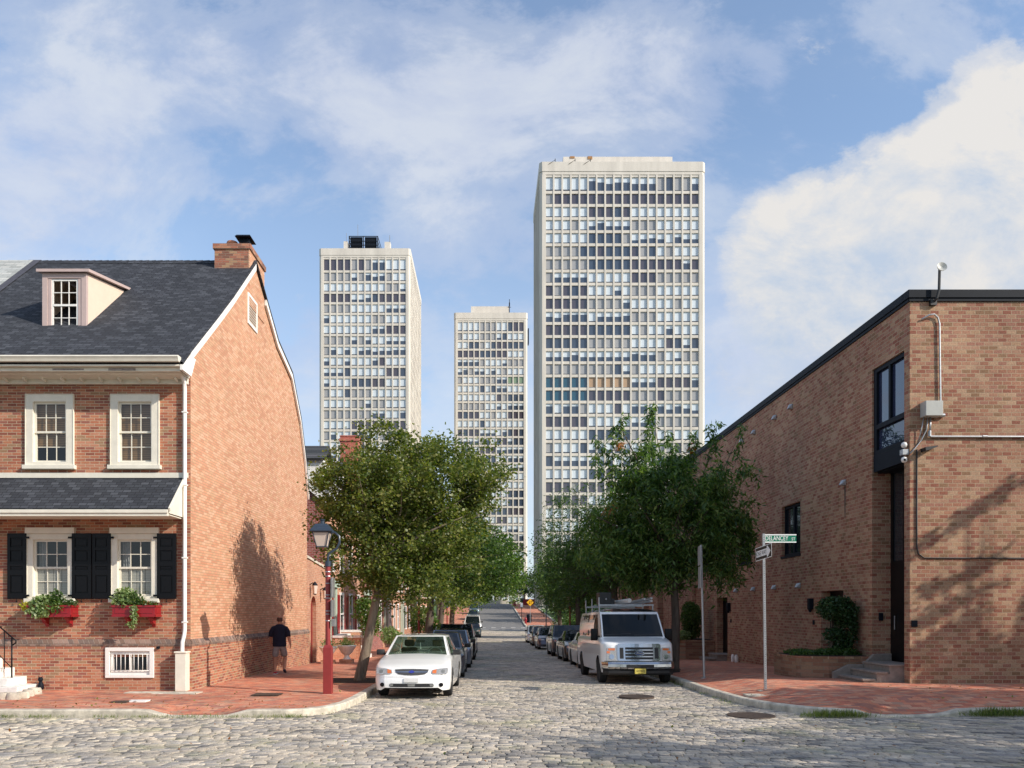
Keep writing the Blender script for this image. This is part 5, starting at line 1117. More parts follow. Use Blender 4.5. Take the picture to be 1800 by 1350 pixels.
# ------------------------------------------------------------------ vehicles (built facing -Y, nose at y = 0)
def smooth(x): x = max(0, min(1, x)); return x*x*(3-2*x)
def itp(pts, y): return float(np.interp(y, [p[0] for p in pts], [p[1] for p in pts]))
def grid_part(fn, u0, u1, v0, v1, nu=10, nv=5, off=0, m=0):
    mb = MB(); mb.grid(lambda u, v: fn(u0+(u1-u0)*u, v0+(v1-v0)*v), nu, nv, m); return mb
def vehicle(name, label, cat, loc, paint, P, rz=0, group='cars parked along the street', interior=False):
    t = thing(name, label, cat, loc, rz, group)
    L, W, H = P['L'], P['W'], P['H']; hw = W/2; belt = P['belt']; zb = P.get('zb', .20); wr = P.get('wr', .32); wy = P['wy']; rr = P.get('round', .28)
    hood = P['hood']; nose = P.get('lean', .16)
    def half(y):
        a = max(0, rr-y); b_ = max(0, .22-(L-y)); w_ = hw-(rr-math.sqrt(max(0, rr*rr-a*a)))*.75; w_ -= (.22-math.sqrt(max(0, .0484-b_*b_)))*.8; return w_
    def side(z):
        k = z/H; return itp([(0, .93), (.14, .965), (.28, 1.), (.5, 1.), (.62, .97), (.8, .93)], k)
    def front(x, z, y=0):
        f = max(0, 1-y/.9); return (nose*smooth((z-.42*P['zn'])/(.6*P['zn']))+.10*(x/hw)**2+(.03*smooth((.25-z)/.2)))*f
    ys = sorted(set([0, .03, .08, .15, .25, .38, .5]+[round(.5+i*.06, 3) for i in range(int((L-.8)/.06))]+[L-.3, L-.2, L-.12, L-.06, L-.02, L]))
    nr = 12; mb = MB(); rings = []
    for y in ys:
        zt = itp(hood, y); zl = zb+(.06 if y < .03 else 0)
        for c in wy:
            d = abs(y-c)
            if d < wr+.055: zl = max(zl, wr-.0+math.sqrt(max(0, (wr+.055)**2-d*d)))
        sh = zt-.07; ring = []; w_ = half(y)
        pts = []
        for k in range(7):
            z = zl+(sh-zl)*k/6; pts.append((w_*side(z), z))
        sx = pts[-1][0]
        pts += [(sx*.975, zt-.035), (sx*.92, zt-.008), (sx*.75, zt+.008), (sx*.4, zt+.024), (0, zt+.03)]
        full = [(-x, z) for x, z in pts]+[(x, z) for x, z in pts[:-1][::-1]]
        rings.append([(x, y+front(x, z, y), z) for x, z in full])
    n = len(rings[0]); b0 = 0
    for rg_ in rings: mb.v += rg_
    for i in range(len(rings)-1):
        for k in range(n-1): mb.f.append((i*n+k, i*n+k+1, (i+1)*n+k+1, (i+1)*n+k)); mb.m.append(0)
    # nose and tail closed by rows across
    for ri in (0, len(rings)-1):
        rg_ = rings[ri]; NC = 8
        rows = [(rg_[k], rg_[n-1-k]) for k in range(n//2+1)]
        base = len(mb.v)
        for a, c in rows:
            for q in range(NC+1):
                f = q/NC; x = a[0]+(c[0]-a[0])*f; z = a[2]; yy = (ys[ri]+front(x, z, ys[ri])) if ri == 0 else a[1]
                mb.v.append((x, yy, z))
        for r_ in range(len(rows)-1):
            for q in range(NC):
                i0 = base+r_*(NC+1)+q; f4 = (i0, i0+1, i0+NC+2, i0+NC+1); mb.f.append(f4 if ri else f4[::-1]); mb.m.append(0)
    body = mb.build('body', paint, t, world=False, smooth='auto')
    # underside / wheel wells
    mb = MB(); mb.box(-hw*.80, hw*.80, .25, L-.2, zb+.02, min(.62, belt-.25)); mb.build('underbody', PLASTIC, t, world=False)
    # cabin: four tapering sides split into painted frame and glass
    c0, r0, r1, c1 = P['cab']; zt = H; wb = hw*.90; wt = hw*P.get('tumble', .72)
    def qd(c, bulge):
        def fn(u, v):
            a = Vector(c[0]).lerp(Vector(c[1]), u); d = Vector(c[3]).lerp(Vector(c[2]), u); p = a.lerp(d, v); p += Vector(bulge)*(4*u*(1-u)*.8+4*v*(1-v)*.2); return p
        return fn
    z0 = belt-.01
    zf = itp(hood, c0)-.0; zrr = itp(hood, c1)-.0
    faces = {'windscreen': ([(-wb*.99, c0+.12, zf), (wb*.99, c0+.12, zf), (wt, r0+.05, zt-.03), (-wt, r0+.05, zt-.03)], (0, -.13, .0), P.get('wsm', (.04, .04, .03, .04))),
             'rear_window': ([(wb*.95, c1, zrr), (-wb*.95, c1, zrr), (-wt, r1, zt-.03), (wt, r1, zt-.03)], (0, .09, 0), (.09, .09, .12, .09)),
             'side_window': ([(-wb, c1-.05, z0), (-wb, c0+.12, z0), (-wt, r0+.05, zt-.03), (-wt, r1, zt-.03)], (-.03, 0, 0), (.05, .09, .06, .09)),
             'side_window2': ([(wb, c0+.12, z0), (wb, c1-.05, z0), (wt, r1, zt-.03), (wt, r0+.05, zt-.03)], (.03, 0, 0), (.09, .05, .06, .09))}
    gl = CLEARG if interior else P.get('glass', CARGL)
    fr = MB()
    for k, (cs, bl, (ul, ur, vb, vt)) in faces.items():
        fn = qd(cs, bl); us = [0, ul]+[ul+(1-ul-ur)*i/8 for i in range(1, 8)]+[1-ur, 1]; vs = [0, vb]+[vb+(1-vb-vt)*i/4 for i in range(1, 4)]+[1-vt, 1]
        inner = MB(); pil = None
        if k.startswith('side'): pil = P.get('bp', .48)
        for j in range(len(vs)-1):
            for i in range(len(us)-1):
                edge = i == 0 or j == 0 or i == len(us)-2 or j == len(vs)-2
                p = [fn(us[i], vs[j]), fn(us[i+1], vs[j]), fn(us[i+1], vs[j+1]), fn(us[i], vs[j+1])]
                (fr if edge else inner).add(p, [(0, 1, 2, 3)])
        o = inner.build(k.replace('2', ''), gl, t, world=False, smooth=True, fix=False)
        if not interior: o.modifiers.clear()
        if k.startswith('side'):
            pm = MB(); out = Vector(bl)*.35
            for ub in P.get('pillars', (.46,)):
                u_ = ub if k == 'side_window2' else 1-ub; pm.add([fn(u_-.025, vb)+out, fn(u_+.025, vb)+out, fn(u_+.025, 1-vt)+out, fn(u_-.025, 1-vt)+out], [(0,1,2,3)])
            pm.build('door_pillar', PLASTIC, t, world=False, fix=False)
    def rf_(u, v):
        x = (u*2-1); y = r0+.05+(r1-r0-.05)*v; return ((x)*wt, y-(.10*(1-x*x) if v < .2 else 0)*(1-v*5 if v < .2 else 0)+(.07*(1-x*x) if v > .8 else 0)*((v-.8)*5 if v > .8 else 0), zt-.03+P.get('crown', .045)*(1-x**4)*(1-.3*abs(2*v-1)**3))
    fr.grid(rf_, 12, 12)
    fr.build('roof', P.get('roofmat', paint), t, world=False, smooth='auto', fix=False)
    # wheels
    for c in wy:
        for s in (-1, 1):
            w_ = MB(); X = s*(hw-.115); M = Matrix.Rotation(R(90), 4, 'Y')
            w_.lathe((X, c, wr), [(wr*.62, -.10), (wr*.93, -.10), (wr, -.07), (wr, .07), (wr*.93, .10), (wr*.62, .10)], 28, M=M); wh = w_.build('wheel', RUBBER, t, world=False, smooth='auto')
            r_ = MB(); r_.lathe((X+s*.075, c, wr), [(.02, 0), (wr*.60, 0), (wr*.64, .015), (wr*.55, -.02), (.05, .005)] if False else [(wr*.64, -.02), (wr*.64, .02), (wr*.56, .012), (wr*.52, -.01), (wr*.2, 0), (.04, .012)], 20, M=M)
            for q in range(6):
                a = q*math.pi/3; r_.rbox((X+s*.085, c+math.cos(a)*wr*.34, wr+math.sin(a)*wr*.34), (.02, wr*.5, wr*.14), Matrix.Rotation(a, 4, 'X'))
            r_.build('rim', P.get('rim', RIMM), wh, world=False, smooth='auto')
    # door mirrors
    for s in (-1, 1):
        m = MB(); X = s*(hw+.06); ym = c0+.42
        ms = P.get('mir', (.19, .13, .12)); m.add([(X+s*a*ms[0]*.5, ym+b_*ms[2]*.5, belt+.07+c*ms[1]*.5) for c in (-1, 1) for a, b_ in ((-1,-.6),(1,-1),(1,1),(-1,1))], [(0,3,2,1),(4,5,6,7),(0,1,5,4),(1,2,6,5),(2,3,7,6),(3,0,4,7)])
        m.rbox((s*(hw-.03), ym, belt+.02), (.16, .05, .04)); m.build('wing_mirror', P.get('mirmat', PLASTIC), t, world=False, bevel=.03, smooth=True)
    def fpt(x, z, o=.012): return (x, front(x, z)-o-(0), z)
    def patch(nm, pts, mat, o=.012, parent=t):
        m = MB(); k = len(pts); x0, x1 = min(p[0] for p in pts), max(p[0] for p in pts); xs = sorted(set([round(p[0], 5) for p in pts]+[x0+(x1-x0)*i/10 for i in range(11)])); col = []
        for x in xs:
            zz = []
            for i in range(k):
                (xa, za), (xb, zb_) = pts[i], pts[(i+1) % k]
                if min(xa, xb)-1e-6 <= x <= max(xa, xb)+1e-6: zz += [za, zb_] if abs(xa-xb) < 1e-6 else [za+(zb_-za)*(x-xa)/(xb-xa)]
            if zz: col.append((x, min(zz), max(zz)))
        n = len(col); vs = [fpt(x, a+(b-a)*j/2, o) for x, a, b in col for j in range(3)]+[fpt(x, a+(b-a)*j/2, -.03) for x, a, b in col for j in (0, 2)]
        fs = []
        for i in range(n-1):
            fs += [(i*3, i*3+3, i*3+4, i*3+1), (i*3+1, i*3+4, i*3+5, i*3+2), (i*3, 3*n+i*2, 3*n+i*2+2, i*3+3), (i*3+2, i*3+5, 3*n+i*2+3, 3*n+i*2+1)]
        fs += [(0, 1, 2, 3*n+1, 3*n), (3*n-3, 5*n-2, 5*n-1, 3*n-1, 3*n-2)]; m.add(vs, fs)
        return m.build(nm, mat, parent, world=False)
    t['_'] = 0; del t['_']
    return t, patch, front, fpt, half
def rrect(x0, x1, z0, z1, r, n=4):
    pts = []
    for cx, cz, a0 in ((x1-r, z1-r, 0), (x0+r, z1-r, 90), (x0+r, z0+r, 180), (x1-r, z0+r, 270)):
        for i in range(n+1): a = R(a0+90*i/n); pts.append((cx+r*math.cos(a), cz+r*math.sin(a)))
    return pts
def common_face(t, patch, W, zh, zg, style, plate=None):
    hw = W/2
    for s in (-1, 1):
        a, b_ = s*(hw*.50), s*(hw*.86)
        p = [(a, zh-.045), (a+s*.03, zh+.045), (b_, zh+.085), (b_+s*.03, zh+.0), (b_, zh-.05)]
        h = patch('headlight', p if s > 0 else p[::-1], LENS); patch('turn_signal', [(b_-s*.09, zh-.03), (b_-s*.08, zh+.05), (b_-s*.0, zh+.06), (b_-s*.0, zh-.03)], AMBER, .018, h)
    patch('grille', rrect(-hw*.44, hw*.44, zg-.07, zg+.06, .04), PLASTIC)
    patch('lower_grille', rrect(-hw*.6, hw*.6, .27, .38, .04), PLASTIC)
    if style: patch('badge', [(.06*math.cos(a)*1., zg+.035*math.sin(a)) for a in [math.pi*2*i/12 for i in range(12)]], CHROME, .02)
    if plate: patch('number_plate', rrect(-.15, .15, .42, .50, .01), plate, .02)
SEDAN = dict(L=4.75, W=1.78, H=1.43, belt=.94, zn=.80, wy=(.92, 3.66), hood=[(0, .72), (.15, .77), (.6, .85), (1.2, .95), (1.5, .96), (3.6, .97), (4.0, 1.0), (4.6, .96), (4.75, .90)], cab=(1.05, 1.85, 3.15, 4.05))
SUV = dict(L=4.6, W=1.85, H=1.70, belt=1.08, zn=1.0, wr=.36, zb=.26, wy=(.92, 3.6), hood=[(0, .92), (.15, .97), (.6, 1.03), (1.2, 1.08), (3.9, 1.12), (4.5, 1.12), (4.6, 1.08)], cab=(1.0, 1.75, 4.1, 4.55), tumble=.76)
HATCH = dict(L=4.3, W=1.75, H=1.50, belt=.98, zn=.82, wy=(.85, 3.45), hood=[(0, .74), (.15, .80), (.6, .9), (1.1, .98), (3.6, 1.02), (4.2, 1.02), (4.3, .95)], cab=(.85, 1.75, 3.5, 4.2), tumble=.74)
def car(kind, label, x, y, col, metal=.3, P=None, rz=0, name='parked_car', plate=None, **kw):
    Q = dict(P or kind); Q.update(kw)
    t, patch, front, fpt, half = vehicle(name, label, 'car', (x, y, float(gz(y+2))+.012), carpaint('paint_'+name+str(len(MC)), col, metal), Q, rz)
    sl_ = math.atan((float(gz(y+4))-float(gz(y)))/4); t.rotation_euler = (sl_, 0, rz)
    common_face(t, patch, Q['W'], Q['zn']*.85, Q['zn']*.80, True, plate)
    return t
# the white sedan at the left kerb
WP = carpaint('white_car_paint', (.84, .83, .80), 0, .3)
Q = dict(SEDAN); Q.update(L=4.84, W=1.74, H=1.42, belt=.93, wr=.315, wy=(.95, 3.67), cab=(1.15, 2.0, 3.35, 4.15), hood=[(0, .70), (.12, .745), (.6, .85), (1.25, .95), (3.6, .97), (4.0, 1.0), (4.7, .97), (4.84, .9)], round=.34, tumble=.70)
mal, patch, front, fpt, half = vehicle('parked_car', 'white older sedan with oval grille parked nearest at the left kerb', 'car', (-1.71, 17.85, float(gz(18.5))+.012), WP, Q, 0, interior=True)
mal.rotation_euler = (-.012, 0, R(-1.2))
for s in (-1, 1):
    p = [(s*.44, .585), (s*.46, .655), (s*.60, .685), (s*.80, .70), (s*.815, .66), (s*.80, .575), (s*.70, .555), (s*.48, .56)]
    h = patch('headlight', p if s > 0 else p[::-1], LENS, .014)
    q = [(s*.46, .585), (s*.475, .65), (s*.56, .67), (s*.55, .58)]; patch('turn_signal', q if s > 0 else q[::-1], AMBER, .019, h)
    patch('headlight_bulb', [(s*.70+.045*math.cos(a), .625+.04*math.sin(a)) for a in [math.pi*2*i/12 for i in range(12)]], simple('lamp_bowl', (.20,.20,.19), .3, metal=.2, var=.3, scale=60), .018, h)
    patch('fog_lamp_hole', [(s*.665+.048*math.cos(a), .325+.046*math.sin(a)) for a in [math.pi*2*i/16 for i in range(16)]], BLACKP, .006)
gr = [(-.38, .665), (-.2, .675), (0, .678), (.2, .675), (.38, .665), (.36, .60), (.30, .56), (.15, .54), (0, .535), (-.15, .54), (-.30, .56), (-.36, .60)]
g_ = patch('grille', gr, simple('grille_grey', (.06,.06,.06), .5, var=.3, scale=60), .010)
patch('grille_bar', [(-.36, .617), (-.1, .625), (.1, .625), (.36, .617), (.36, .604), (.1, .60), (-.1, .60), (-.36, .604)], CHROME, .018, g_)
bt = [(-.055, .635), (-.025, .635), (-.02, .645), (.025, .645), (.03, .632), (.062, .632), (.048, .597), (.022, .597), (.018, .586), (-.022, .586), (-.027, .597), (-.068, .597)]
patch('badge', bt, simple('blue_badge', (.03,.04,.30), .3, var=0, coat=1), .024, g_)
patch('lower_grille', rrect(-.50, .50, .275, .355, .035), PLASTIC, .004)
lg = MB(); [lg.add([fpt(-.49, z, .008), fpt(0, z, .008), fpt(.49, z, .008), fpt(.49, z+.012, .008), fpt(0, z+.012, .008), fpt(-.49, z+.012, .008)], [(0,1,4,5),(1,2,3,4)]) for z in (.297, .322)]; lg.build('lower_grille_slats', GREYBOX, mal, world=False, fix=False)
patch('number_plate', rrect(-.17, .16, .385, .475, .01), simple('plate_back', (.60,.59,.56), .5, var=.08, scale=20), .022)
bl = MB()
for z in (.495,): bl.add([fpt(x, z, .004) for x in (-.8, -.5, -.2, .2, .5, .8)]+[fpt(x, z+.006, .004) for x in (.8, .5, .2, -.2, -.5, -.8)], [tuple(range(12))])
bl.build('bumper_seam', simple('seam_grey', (.35,.34,.32), .8, var=.1), mal, world=False, fix=False)
# its dashboard, wheel, seats, mirror
IN = simple('grey_green_interior', (.20,.22,.19), .9, var=.1); IND = simple('dark_seat_cloth', (.05,.045,.04), .95, var=.2)
b = MB(); b.box(-.72, .72, 1.35, 1.9, .80, .93); b.box(-.72, .72, 1.9, 4.2, .42, .50); b.box(-.74, -.70, 1.4, 3.9, .4, .93); b.box(.70, .74, 1.4, 3.9, .4, .93); b.box(-.68, .68, 3.9, 4.3, .8, .98); b.build('dashboard', IN, mal, world=False)
for s in (-1, 1):
    b = MB(); b.add([(s*.36+a*.23*w_, y, z) for y, z, w_ in ((2.45, .5, 1), (2.62, 1.08, .9), (2.74, 1.08, .9), (2.62, .5, 1)) for a in (-1, 1)], [(0,1,3,2),(2,3,5,4),(4,5,7,6),(0,2,4,6),(1,7,5,3)]); b.rbox((s*.36, 2.70, 1.19), (.26, .09, .17)); b.build('seat', IND, mal, world=False, bevel=.04)
b = MB(); b.box(-.66, .66, 3.55, 3.75, .5, 1.0); b.build('rear_seat', IND, mal, world=False, bevel=.05)
b = MB(); b.tube([(.36+.18*math.cos(a), 1.98+.05*math.sin(a), .93+.17*math.sin(a)) for a in [2*math.pi*i/20 for i in range(21)]], .014, 6); b.build('steering_wheel', IN, mal, world=False, smooth=True)
b = MB(); b.rbox((0, 1.98, 1.25), (.22, .03, .065)); b.build('rear_view_mirror', PLASTIC, mal, world=False, bevel=.01)
b = MB(); b.tube([(0, 1.96, 1.22), (0.005, 1.95, 1.10)], .004, 4); b.lathe((.005, 1.95, 1.06), [(.008, 0), (.014, .02), (.006, .05)], 6); tag(b.build('mirror_charm', WHITE, mal, world=False))
# the rest of both rows
PLJ = simple('yellow_plate', (.62,.50,.10), .5, var=.05)
car(SEDAN, 'dark blue grey sedan parked behind the white sedan', -1.60, 24.2, (.055,.065,.085), .5)
car(HATCH, 'silver blue hatchback, third in the left row of parked cars', -1.50, 30.0, (.20,.25,.31), .6)
car(SUV, 'black sport utility car, fourth in the left row of parked cars', -1.52, 37.0, (.008,.012,.012), .3, W=1.9, H=1.76)
car(SEDAN, 'blue sedan mostly hidden behind the black sport utility car at the left', -1.50, 46.0, (.06,.10,.17), .5)
car(SEDAN, 'dark green black sedan near the far end of the left row', -1.55, 80.0, (.010,.022,.016), .3)
car(SUV, 'white sport utility car at the far end of the left row', -1.75, 92.0, (.78,.77,.74), 0, W=2.1, H=1.95, belt=1.15)
car(SEDAN, 'dark sedan parked on the far slope at the left', -2.3, 126.0, (.02,.03,.025), .3)
car(SUV, 'teal grey car parked near the top of the far slope at the left', -2.4, 142.0, (.08,.13,.14), .4)
car(SEDAN, 'white low sedan parked directly behind the white van', 4.32, 29.3, (.74,.72,.66), .1, mirmat=carpaint('mirror_cream', (.74,.72,.66), 0))
car(SEDAN, 'glossy black sedan behind the white low sedan on the right', 4.33, 35.4, (.006,.006,.008), .2)
car(SUV, 'dark grey sport utility car in the middle of the right row', 4.35, 41.6, (.055,.06,.075), .5, W=1.92)
car(HATCH, 'purple grey small car in the right row of parked cars', 4.25, 53.2, (.07,.06,.09), .5)
car(HATCH, 'dark small car next to last in the right row', 4.28, 60.5, (.03,.03,.035), .4)
car(HATCH, 'white small car last in the right row of parked cars', 4.25, 67.5, (.75,.75,.73), 0)
# ------------------------------------------------------------------ the white van
VP = carpaint('van_paint', (.90, .90, .89), 0, .3)
V = dict(L=5.5, W=2.02, H=2.06, belt=1.30, zn=1.18, zb=.33, wr=.37, wy=(.86, 4.36), hood=[(0, 1.10), (.10, 1.16), (.4, 1.22), (.85, 1.30), (5.3, 1.31), (5.5, 1.30)], cab=(.70, 1.46, 5.25, 5.46), tumble=.84, crown=.13, glass=glass('van_windscreen', (.006,.008,.009), .03, .28), wsm=(.025, .025, .05, .09), lean=.09, round=.34, pillars=(.26, .52, .78), mir=(.20, .34, .12), mirmat=BLACKP)
van, patch, front, fpt, half = vehicle('white_van', 'white cargo van with chrome grille and roof rack parked at the right kerb', 'van', (4.17, 21.85, float(gz(23))+.012), VP, V, 0, group=None)
van.rotation_euler = (-.02, 0, R(1.0))
for o in list(van.children):
    if o.name.startswith(('side_window', 'rear_window', 'door_pillar')):
        pass
# solid cargo sides over the rear two thirds
hw = V['W']/2
for s in (-1, 1):
    b = MB()
    xb, xt = s*(hw*.90+.012), s*(hw*.83+.004)
    b.grid(lambda u, v: (xb+(xt-xb)*v+s*.048*math.sin(math.pi*v)*.8, 2.15+u*3.2-(0 if v < 2 else 0), 1.285+(2.03-1.285)*v), 8, 6)
    b.build('cargo_side_panel', VP, van, world=False, smooth=True, fix=False)
GB = simple('van_black', (.012,.012,.013), .5, var=.1)
gsur = patch('grille_surround', rrect(-.60, .60, .66, 1.13, .06), CHROME, .03)
patch('grille_opening', rrect(-.385, .385, .70, 1.03, .015), GB, .036, gsur)
for s in (-1, 1): patch('side_grille', rrect(min(s*.43, s*.535), max(s*.43, s*.535), .72, 1.02, .012), GB, .036, gsur)
for z in (.955, .865, .775): patch('grille_bar', rrect(-.385, .385, z-.016, z+.016, .006), CHROME, .045, gsur)
el = [(.14*math.cos(a), .865+.065*math.sin(a)) for a in [math.pi*2*i/28 for i in range(28)]]
bd = patch('badge', el, CHROME, .055); patch('badge_field', [(x*.86, .865+(z-.865)*.80) for x, z in el], simple('oval_blue', (.02,.035,.12), .25, var=0, coat=1), .060, bd)
text_mesh('badge_script', 'Ford', .095, CHROME, bd, Matrix.Translation((0, front(0, .865)-.062, .865)) @ Matrix.Rotation(R(90), 4, 'X'), xs=1.05, shear=.35, world=False)
for s in (-1, 1):
    a0, a1 = sorted((s*.625, s*.885)); h = patch('headlight', rrect(a0, a1, .66, 1.02, .02), LENS, .02)
    patch('turn_signal', rrect(min(s*.66, s*.84) , max(s*.66, s*.84), .945, 1.0, .012), AMBER, .026, h); c = s*.84
    patch('side_marker', rrect(c-.045, c+.045, .865, .925, .01), AMBER, .026, h)
    patch('headlight_bulb', [(s*.75+.07*math.cos(a), .77+.07*math.sin(a)) for a in [math.pi*2*i/14 for i in range(14)]], CHROME, .026, h)
patch('hood_gap', rrect(-.95, .95, .635, .655, .005), GB, .01)
def fbox(nm, x0, x1, z0, z1, o0, mat, bev=.02, parent=van):
    m = MB(); k = 14
    for j, z in enumerate((z0, z0+(z1-z0)*.3, z0+(z1-z0)*.7, z1)):
        bo = (0, .05, .05, .0)[j]
        for i in range(k+1):
            x = x0+(x1-x0)*i/k; m.v.append((x, front(x, z)-o0-bo+(.22*max(0, abs(x)/hw-.88)/.12 if abs(x)/hw > .88 else 0), z))
    for j in range(3):
        for i in range(k): q = j*(k+1)+i; m.f.append((q, q+1, q+k+2, q+k+1)); m.m.append(0)
    base = len(m.v)
    for z in (z0, z1):
        for i in range(k+1): x = x0+(x1-x0)*i/k; m.v.append((x, front(x, z)+.12+(.22 if abs(x)/hw > .93 else 0), z))
    for i in range(k): m.f.append((i, base+i, base+i+1, i+1)); m.f.append((3*(k+1)+i, 3*(k+1)+i+1, base+(k+1)+i+1, base+(k+1)+i)); m.m += [0, 0]
    return m.build(nm, mat, parent, world=False, smooth='auto')
fbox('bumper', -1.01, 1.01, .44, .625, .07, CHROME); fbox('valance', -.98, .98, .27, .435, .02, GB)
patch('bumper_opening', rrect(-.38, .38, .475, .56, .01), GB, .135)
pl_ = patch('number_plate', rrect(-.15, .15, .31, .455, .012), PLJ, .145)
text_mesh('plate_text', 'G37457J', .075, BLACKP, pl_, Matrix.Translation((0, front(0, .38)-.147, .388)) @ Matrix.Rotation(R(90), 4, 'X'), xs=.85, world=False)
text_mesh('plate_text', 'Garden State', .026, BLACKP, pl_, Matrix.Translation((0, front(0, .38)-.147, .328)) @ Matrix.Rotation(R(90), 4, 'X'), world=False)
wp = MB(); wp.tube([(-.85, .80, 1.36), (-.1, .70, 1.40)], .012, 5); wp.tube([(.0, .68, 1.36), (.7, .75, 1.38)], .012, 5); wp.build('wiper', PLASTIC, van, world=False)
b = MB()
for s in (-1, 1):
    for y in (1.9, 3.3, 4.7): b.rbox((s*.80, y, 2.13), (.035, .05, .22)); 
for y in (1.9, 3.3, 4.7): b.rbox((0, y, 2.24), (1.66, .045, .045))
for y, h_ in ((1.9, .22), (3.3, .22), (4.7, .22)): b.rbox((-.81, y, 2.36), (.035, .05, h_))
b.build('roof_rack', STEEL, van, world=False, bevel=.006)
def onvan(x, y, z): return van.matrix_basis @ Vector((x, y, z))
bpy.context.view_layer.update()
def vp(*pts): return [onvan(*p) for p in pts]
b = MB(); b.tube(vp((.0, 1.35, 2.36), (-.25, 4.6, 2.34)), .062, 14); tag(b.build('pipe', simple('pale_pvc', (.55,.55,.53), .5, var=.08), smooth='auto'), 'pale round pipe lying on the van roof rack', 'pipe')
b = MB(); b.tube(vp((.60, 1.15, 2.42), (.55, 4.6, 2.36)), .033, 10); b.tube(vp((.60, 1.15, 2.34), (.55, 4.6, 2.30)), .033, 10); [b.tube(vp((.58, 1.4+k*.5, 2.42), (.58, 1.4+k*.5, 2.34)), .018, 6) for k in range(6)]; b.tube(vp((.40, 1.15, 2.40), (.35, 4.6, 2.34)), .03, 8); b.build; tag(b.build('ladder', STEEL, smooth='auto'), 'metal ladder end lying on the right side of the van roof rack', 'ladder')
t = thing('tool_case', 'black hard case strapped on the left side of the van roof rack', 'case', tuple(onvan(-.5, 2.6, 2.27)))
b = MB(); p = onvan(-.55, 2.6, 2.46); b.rbox(p, (.36, .7, .36)); b.rbox(p+Vector((.14, 0, -.1)), (.3, .6, .17)); b.build('case', PLASTIC, t, bevel=.02); b = MB(); b.lathe(p+Vector((.02, -.37, -.02)), [(.01, 0), (.03, .01), (.01, .03)], 10, M=Matrix.Rotation(R(90), 4, 'X')); b.build('clasp', STEEL, t)
# ------------------------------------------------------------------ street furniture
def street_lamp(x, y, label, full=True, g='red street lamps with black lanterns'):
    z = walk_l(x, y) if x < 0 else walk_r(x, y)
    t = thing('street_lamp', label, 'street lamp', (x, y, z), 0, g)
    b = MB(); b.box(x-.095, x+.095, y-.095, y+.095, z-.02, z+1.03); b.add([(x-.095,y-.095,z+1.03),(x+.095,y-.095,z+1.03),(x+.095,y+.095,z+1.03),(x-.095,y+.095,z+1.03),(x-.06,y-.06,z+1.09),(x+.06,y-.06,z+1.09),(x+.06,y+.06,z+1.09),(x-.06,y+.06,z+1.09)], [(4,5,6,7),(0,1,5,4),(1,2,6,5),(2,3,7,6),(3,0,4,7)]); b.tube([(x, y, z+1.05), (x, y, z+2.85)], .058, 8); b.build('pole', LAMPRED, t, bevel=.006)
    b = MB(); b.tube([(x, y, z+2.85), (x, y, z+2.97)], .07, 12); b.tube([(x, y, z+2.95), (x, y, z+3.08), (x+.03, y, z+3.15), (x+.20, y, z+3.26), (x+.26, y, z+3.40), (x+.25, y, z+3.53), (x+.16, y, z+3.61), (x-.02, y, z+3.62)], .026, 8); b.build('arm', BLUEBLK, t, smooth='auto')
    if full:
        b = MB()
        for zz in (1.62, 1.77, 1.84, 2.13, 2.20, 2.46, 2.62, 2.72): b.lathe((x, y, z+zz), [(.064, 0), (.066, .01), (.064, .02)], 10)
        b.build('band', STEEL, t)
    lx = x-.13; lz = z+3.28; M = Matrix.Rotation(R(45), 4, 'Z'); k = math.sqrt(2)
    b = MB(); b.lathe((lx, y, lz), [(.115*k, 0), (.115*k, .02)], 4, M=M)
    for sx in (-1, 1):
        for sy in (-1, 1): b.tube([(lx+sx*.105, y+sy*.105, lz+.01), (lx+sx*.18, y+sy*.18, lz+.33)], .013, 4)
    b.lathe((lx, y, lz+.33), [(.20*k, 0), (.23*k, .02), (.23*k, .035), (.205*k, .09), (.19*k, .095), (.16*k, .15), (.12*k, .19), (.06*k, .20)], 4, M=M); b.lathe((lx, y, lz+.52), [(.05, 0), (.05, .07), (.065, .09), (.07, .105), (.03, .115)], 12); b.build('lantern', BLUEBLK, t)
    b = MB(); b.lathe((lx, y, lz+.02), [(.10*k, 0), (.168*k, .30)], 4, M=M); b.build('lantern_glass', FROST, t)
    return t
lp = street_lamp(-3.585, 17.9, 'nearest street lamp, red square post with black lantern beside the white sedan')
b = MB(); x, y, z = -3.585, 17.9, walk_l(0, 17.9)
b.box(x+.08, x+.13, y-.12, y+.12, z+2.15, z+2.60); b.box(x+.08, x+.125, y-.13, y+.13, z+1.72, z+2.10); b.box(x+.085, x+.18, y-.08, y+.08, z+1.50, z+1.67); b.build('sign_plate', simple('sign_back_grey', (.28,.27,.26), .5, metal=.5, var=.2), lp, bevel=.01)
street_lamp(-3.45, 40.0, 'second red street lamp down the left pavement, half hidden by leaves', False); street_lamp(-3.4, 67.0, 'third red street lamp far down the left pavement', False); street_lamp(5.95, 57.5, 'red street lamp on the right pavement behind the parked cars', False)
